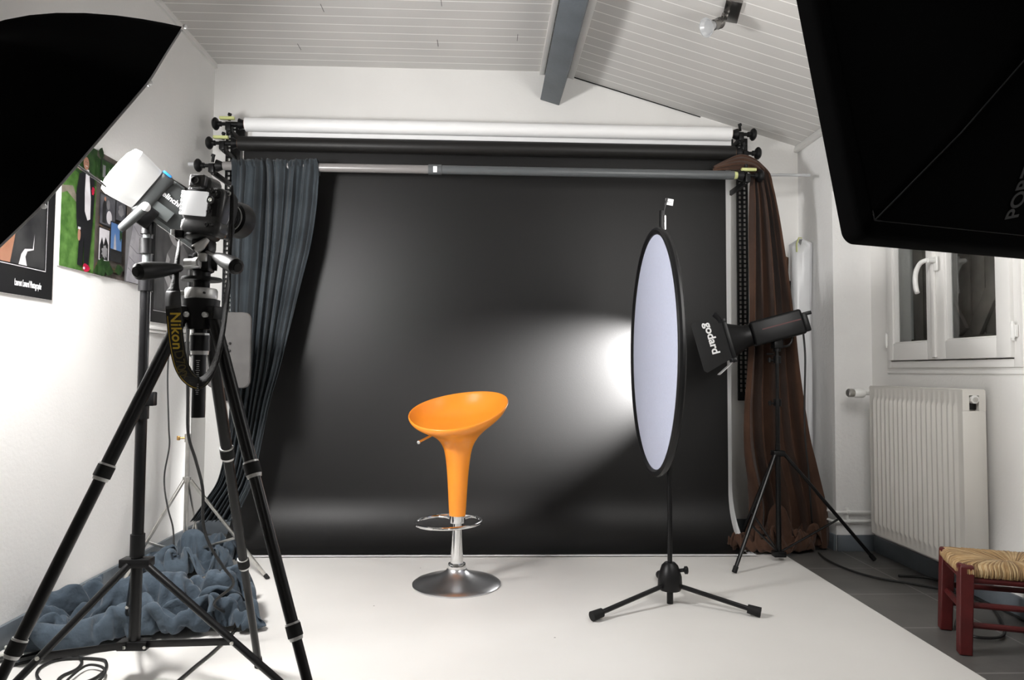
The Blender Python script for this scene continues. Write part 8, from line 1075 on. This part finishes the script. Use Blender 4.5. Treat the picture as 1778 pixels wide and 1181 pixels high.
g=G('pvc'); g.cyl((sx,RY1+.005,.895),(sx,RY1+.03,.895),.012,seg=12); g.lathe([(0,.0),(.024,.0),(.027,.01),(.027,.045),(.02,.055),(0,.055)],(sx-.06,RY1+.045,.893),(-1,0,0),seg=20); g.cyl((sx-.065,RY1+.045,.893),(sx,RY1+.045,.893),.012,seg=14); g.m('alu'); g.lathe([(0,.055),(.020,.055),(.023,.06),(.023,.085),(.018,.09),(0,.09)],(sx-.06,RY1+.045,.893),(-1,0,0),seg=20); g.build('thermostat_valve',t)
g=G('pvc')
for z,dy in ((.222,0),(.172,.0)):
    g.tube([(1.93,4.05,z),(1.945,JY-.03,z),(1.955,JY-.032,z),(2.0,JY-.032,z),(2.10,JY-.032,z),(2.17,JY-.032,z),(2.17,RY1+.02,z)],.0085,10)
for x in (2.03,): g.box((x,JY-.018,.197),(.012,.03,.10),.002)
for z in (.222,.172): g.cyl((2.022,JY-.032,z),(2.042,JY-.032,z),.0125,seg=12)
o=g.build('heating_pipes'); tag(o,'two thin white heating pipes low on the wall, left of the radiator','pipes')
# pipes run to the corner
# ---------------------------------------------------------------- wrapped roll and boxes in the corner
t=thing('wrapped_roll',(1.83,4.02,0),'tall white plastic-wrapped roll leaning in the right corner behind the brown curtain','roll')
g=G('whitewrap'); rows=[]; a=V((1.89,4.13,.02)); b=V((1.912,4.13,1.80))
for j in range(60):
    v=j/59; r=.064*(1 if v<.985 else max(.15,(1-((v-.985)/.015)**2*.8))); row=[]; c=a.lerp(b,v)
    for i in range(40):
        an=2*PI*i/40; n_=noise.noise(V((math.cos(an)*2.5,math.sin(an)*2.5,v*3.5)))
        rr_=r*(1+.16*n_+.05*math.sin(an*5+v*9))
        row.append(c+V((rr_*math.cos(an),rr_*math.sin(an),(.02*math.cos(an*2+1) if v>.95 else 0))))
    rows.append(row)
g.grid(rows,closed=True); g.f([g.v(p) for p in rows[-1]]); g.build('wrapping',t,sharp=180)
g=G('lime'); c=b+V((-.045,-.05,-.02)); g.tube([c+V((0,0,-.05)),c,c+V((.01,-.01,.035)),c+V((.025,-.015,.03))],.005,8); o=g.build('tie',t); o['label']='pale green tie'
g=G('cardboard'); g.cyl((1.80,4.235,.02),(1.852,4.245,1.72),.036,seg=22); g.cyl((1.80,4.235,.02),(1.852,4.245,1.725),.028,seg=22); o=g.build('cardboard_tube'); tag(o,'brown cardboard tube standing behind the white wrapped roll','tube')
g=G('black'); g.cyl((1.775,4.14,.02),(1.828,4.15,1.56),.030,seg=20); o=g.build('dark_tube'); tag(o,'dark tube standing between brown curtain and white wrapped roll','tube')

# ---------------------------------------------------------------- ceiling spot lamp
R=Matrix.Rotation(ang,3,'Y')
def cs(x,y,d): return V((x,y,cz(x)))+R@V((0,0,-d))
t=thing('ceiling_spotlight',cs(1.13,3.13,0),'small nickel spotlight on the sloping white ceiling','ceiling lamp')
Rp=R@Matrix.Rotation(math.radians(-12),3,'Z')
g=G('nickel'); g.box(cs(1.135,3.12,.008),(.075,.17,.016),.003,Rp); g.box(cs(1.115,3.15,.026),(.03,.03,.02),.003,Rp); g.build('base_plate',t)
j0=cs(1.115,3.14,.035); hdir=V((-.82,-.30,-.42)).normalized(); j1=cs(1.105,3.115,.078)
g=G('nickel'); g.tube([j0,j0.lerp(j1,.6),j1],.009,12); g.ball(j1,.014); g.build('joint',t)
g=G('nickel'); g.lathe([(0,0),(.022,0),(.024,.005),(.024,.055),(.0,.055)],j1,hdir,seg=24)
for q in (.008,.016,.024): g.lathe([(.024,q),(.026,q+.001),(.026,q+.003),(.024,q+.004)],j1,hdir,seg=24)
g.build('lamp_body',t)
g=G('spotglass'); g.lathe([(0,.052),(.018,.052),(.023,.066),(.040,.092),(.044,.100),(.040,.100),(.028,.085),(0,.082)],j1,hdir,seg=24); g.build('bulb',t)

# ---------------------------------------------------------------- small red stool with rush seat
A0=V((1.716,2.455,0)); A1=V((1.808,2.695,0)); dxv=V((.945,-.327,0)); Wd=.37
legs=[A0,A0+dxv*Wd,A1+dxv*Wd,A1]
t=thing('rush_stool',((A0+A1)/2+dxv*Wd/2),'low dark red wooden stool with a woven straw seat, right edge of the picture','stool')
ctr=(A0+A1)/2+dxv*Wd/2; HS=.318
Rs=Matrix((dxv.normalized(),V((0,0,1)).cross(dxv.normalized()),V((0,0,1)))).transposed()
for L_ in legs:
    g=G('red'); out_=(L_-ctr); out_=V((out_.x,out_.y,0))*-.055
    top_=L_+out_+V((0,0,HS)); rg=[]
    for q,hw in ((L_+V((0,0,.002)),.021),(top_-V((0,0,.006)),.023),(top_,.018)):
        rg.append([q+Rs@V((x*hw,y*hw,0)) for x,y in ((-1,-1),(1,-1),(1,1),(-1,1))])
    g.loft(rg); o=g.build('leg',t); bm_=o.modifiers.new('bevel','BEVEL'); bm_.width=.004; bm_.segments=2
def lt_(i,z): L_=legs[i]; o_=(L_-ctr); return L_+V((o_.x,o_.y,0))*-.055*(z/HS)+V((0,0,z))
for i,j,z,r in ((0,1,.265,.0135),(0,1,.175,.0105),(0,1,.105,.0105),(1,2,.165,.0105),(2,3,.175,.0105),(2,3,.105,.0105),(3,0,.265,.012),(3,0,.155,.0115),(2,3,.265,.0135),(1,2,.265,.012)):
    g=G('red'); g.cyl(lt_(i,z),lt_(j,z),r,seg=10); g.build('stretcher',t)
for nm,c,c2 in (('straw1',(.42,.27,.12),(.30,.18,.075)),('straw2',(.30,.185,.085),(.20,.12,.05)),('straw3',(.55,.40,.22),(.42,.29,.14)),('straw4',(.15,.085,.035),(.24,.14,.06))): M[nm]=mat(nm,c,.6,scale=30,color2=c2)
g=G('straw1'); zt=.298
corner=[lt_(i,zt) for i in range(4)]
inset_c=[corner[i]+(ctr+V((0,0,zt))-corner[i])*.02 for i in range(4)]
C0=corner
cen1=(C0[0]+C0[3])/2+dxv*.13; cen2=(C0[1]+C0[2])/2-dxv*.13
def hull(p0,p1,q0,q1,n):
    """strands over the rail p0-p1, running back to the seam q0-q1"""
    rail=(p1-p0); inw=((q0+q1)/2-(p0+p1)/2).normalized()
    for i in range(n):
        u=(i+.5)/n; a=p0.lerp(p1,u); 
        b_=q0.lerp(q1,u)
        j=lambda s: V((random.uniform(-s,s),random.uniform(-s,s),random.uniform(-s,s)))
        g.m(random.choice(['straw1','straw1','straw2','straw3','straw3','straw4']))
        r=rail.length/n*.62
        pts=[a+inw*.02+V((0,0,-.028)),a-inw*.016+V((0,0,-.018)),a-inw*.020+V((0,0,.004)),a-inw*.004+V((0,0,.020)),a.lerp(b_,.45)+V((0,0,.022)),b_+V((0,0,.012))]
        g.tube([q+j(.0012) for q in pts],r,6,sub=2)
hull(C0[0],C0[1],cen1,cen2,64); hull(C0[1],C0[2],cen2,cen2,44); hull(C0[2],C0[3],cen2,cen1,64); hull(C0[3],C0[0],cen1,cen1,44)
g.m('straw2'); g.box(ctr+V((0,0,zt-.008)),(Wd*.9,.21,.02),.004,Rs)
g.build('woven_seat',t,sharp=60)

# ---------------------------------------------------------------- blue-grey cloth edge hanging at the right side of the niche
rows=[(330,1762,1900),(430,1765,1900),(500,1767,1902),(580,1772,1905),(640,1776,1908),(700,1782,1912),(760,1792,1916),(800,1805,1916)]
o=sheet('side_curtain',cloth_rows(rows,2.80,30,4,3,.02,40),'greypaint')
tag(o,'grey-blue cloth hanging at the right edge beside the window','curtain')

# ---------------------------------------------------------------- cables
def cable(name,pts,r,material,label,cat='cable',sub=8,group=None):
    g=G(material); g.tube(pts,r,8,sub=sub); o=g.build(name); return tag(o,label,cat,group)
F=lambda px,py,z=.009: at(px,py,Z=z)
cable('panel_cable',[at(293,610,Y=3.52),at(291,660,Y=3.50),at(293,740,Y=3.48),at(294,775,Y=3.48),at(286,820,Y=3.47),at(286,850,Y=3.46),at(292,885,Y=3.42),at(300,915,Y=3.36),at(302,945,Y=3.30)],.0038,'cable','thin black cable hanging along the left wall beside the bare metal stand')
cable('flash_cable',[at(330,460,Y=2.34),at(326,560,Y=2.38),at(326,690,Y=2.42),at(327,755,Y=2.44),at(340,800,Y=2.46),at(352,850,Y=2.47),at(353,910,Y=2.48),at(366,950,Y=2.5),at(388,985,Y=2.52),at(405,1015,Y=2.55),V((-.985,2.60,.14)),F(414,1075),F(404,1098),F(372,1130),F(338,1158),F(305,1186),F(250,1230)],.0052,'cable','black cable hanging from the umbrella flash and running over the white floor')
cable('mains_cable',[at(1394,572,Y=3.70),at(1398,620,Y=3.70),at(1397,700,Y=3.70),at(1398,760,Y=3.70),at(1404,820,Y=3.72),at(1408,880,Y=3.74),F(1414,945),F(1430,968),F(1470,988),F(1520,1003),F(1580,1013),F(1640,1024),F(1700,1042),F(1760,1068),F(1830,1104)],.0055,'cable','black cable from the barn-door flash running right over the grey tiles')
cable('floor_cable',[F(1560,1000),F(1620,1005),F(1680,1030),F(1716,1050),F(1735,1072),F(1744,1095),F(1738,1106),F(1715,1108),F(1690,1105),F(1664,1094),F(1660,1080),F(1672,1062)],.0055,'cable','black cable looped on the tiles under the red stool')
cable('coiled_cable',[F(-60,1225),F(0,1166),F(60,1146),F(110,1137),F(135,1141),F(142,1150),F(133,1162),F(108,1174),F(100,1186),F(120,1192),F(160,1180),F(182,1164),F(184,1150),F(174,1145),F(140,1143),F(100,1146),F(72,1158),F(64,1172),F(76,1188),F(110,1205),F(160,1200)],.0048,'cable','black cable lying in loops on the floor at the lower left corner')
cable('coiled_cable',[F(-40,1160),F(0,1149),F(40,1140),F(66,1133),F(70,1127),F(55,1126),F(20,1138),F(-30,1150)],.0045,'cable','black cable crossing the lower left corner beside the white cable')
cable('thin_cable',[F(110,1195,.018),F(118,1180,.018),F(150,1156,.02),F(176,1158,.02),F(182,1170,.018),F(165,1186,.018),F(120,1205,.018)],.0042,'cable','short loop of black cable lying over the coil at the lower left')
cable('white_cable',[F(-60,1156),F(0,1139),F(22,1126),F(50,1121),F(96,1118),F(124,1115),F(138,1108),F(146,1098),F(150,1088)],.0058,'cablewhite','cream cable coming out from under the blue heap, crossing the corner')
cable('white_cable',[F(-30,1095),F(0,1116),F(16,1127),F(40,1128),F(62,1122),F(80,1108),F(96,1096)],.0056,'cablewhite','second cream cable along the left baseboard beside the blue heap')
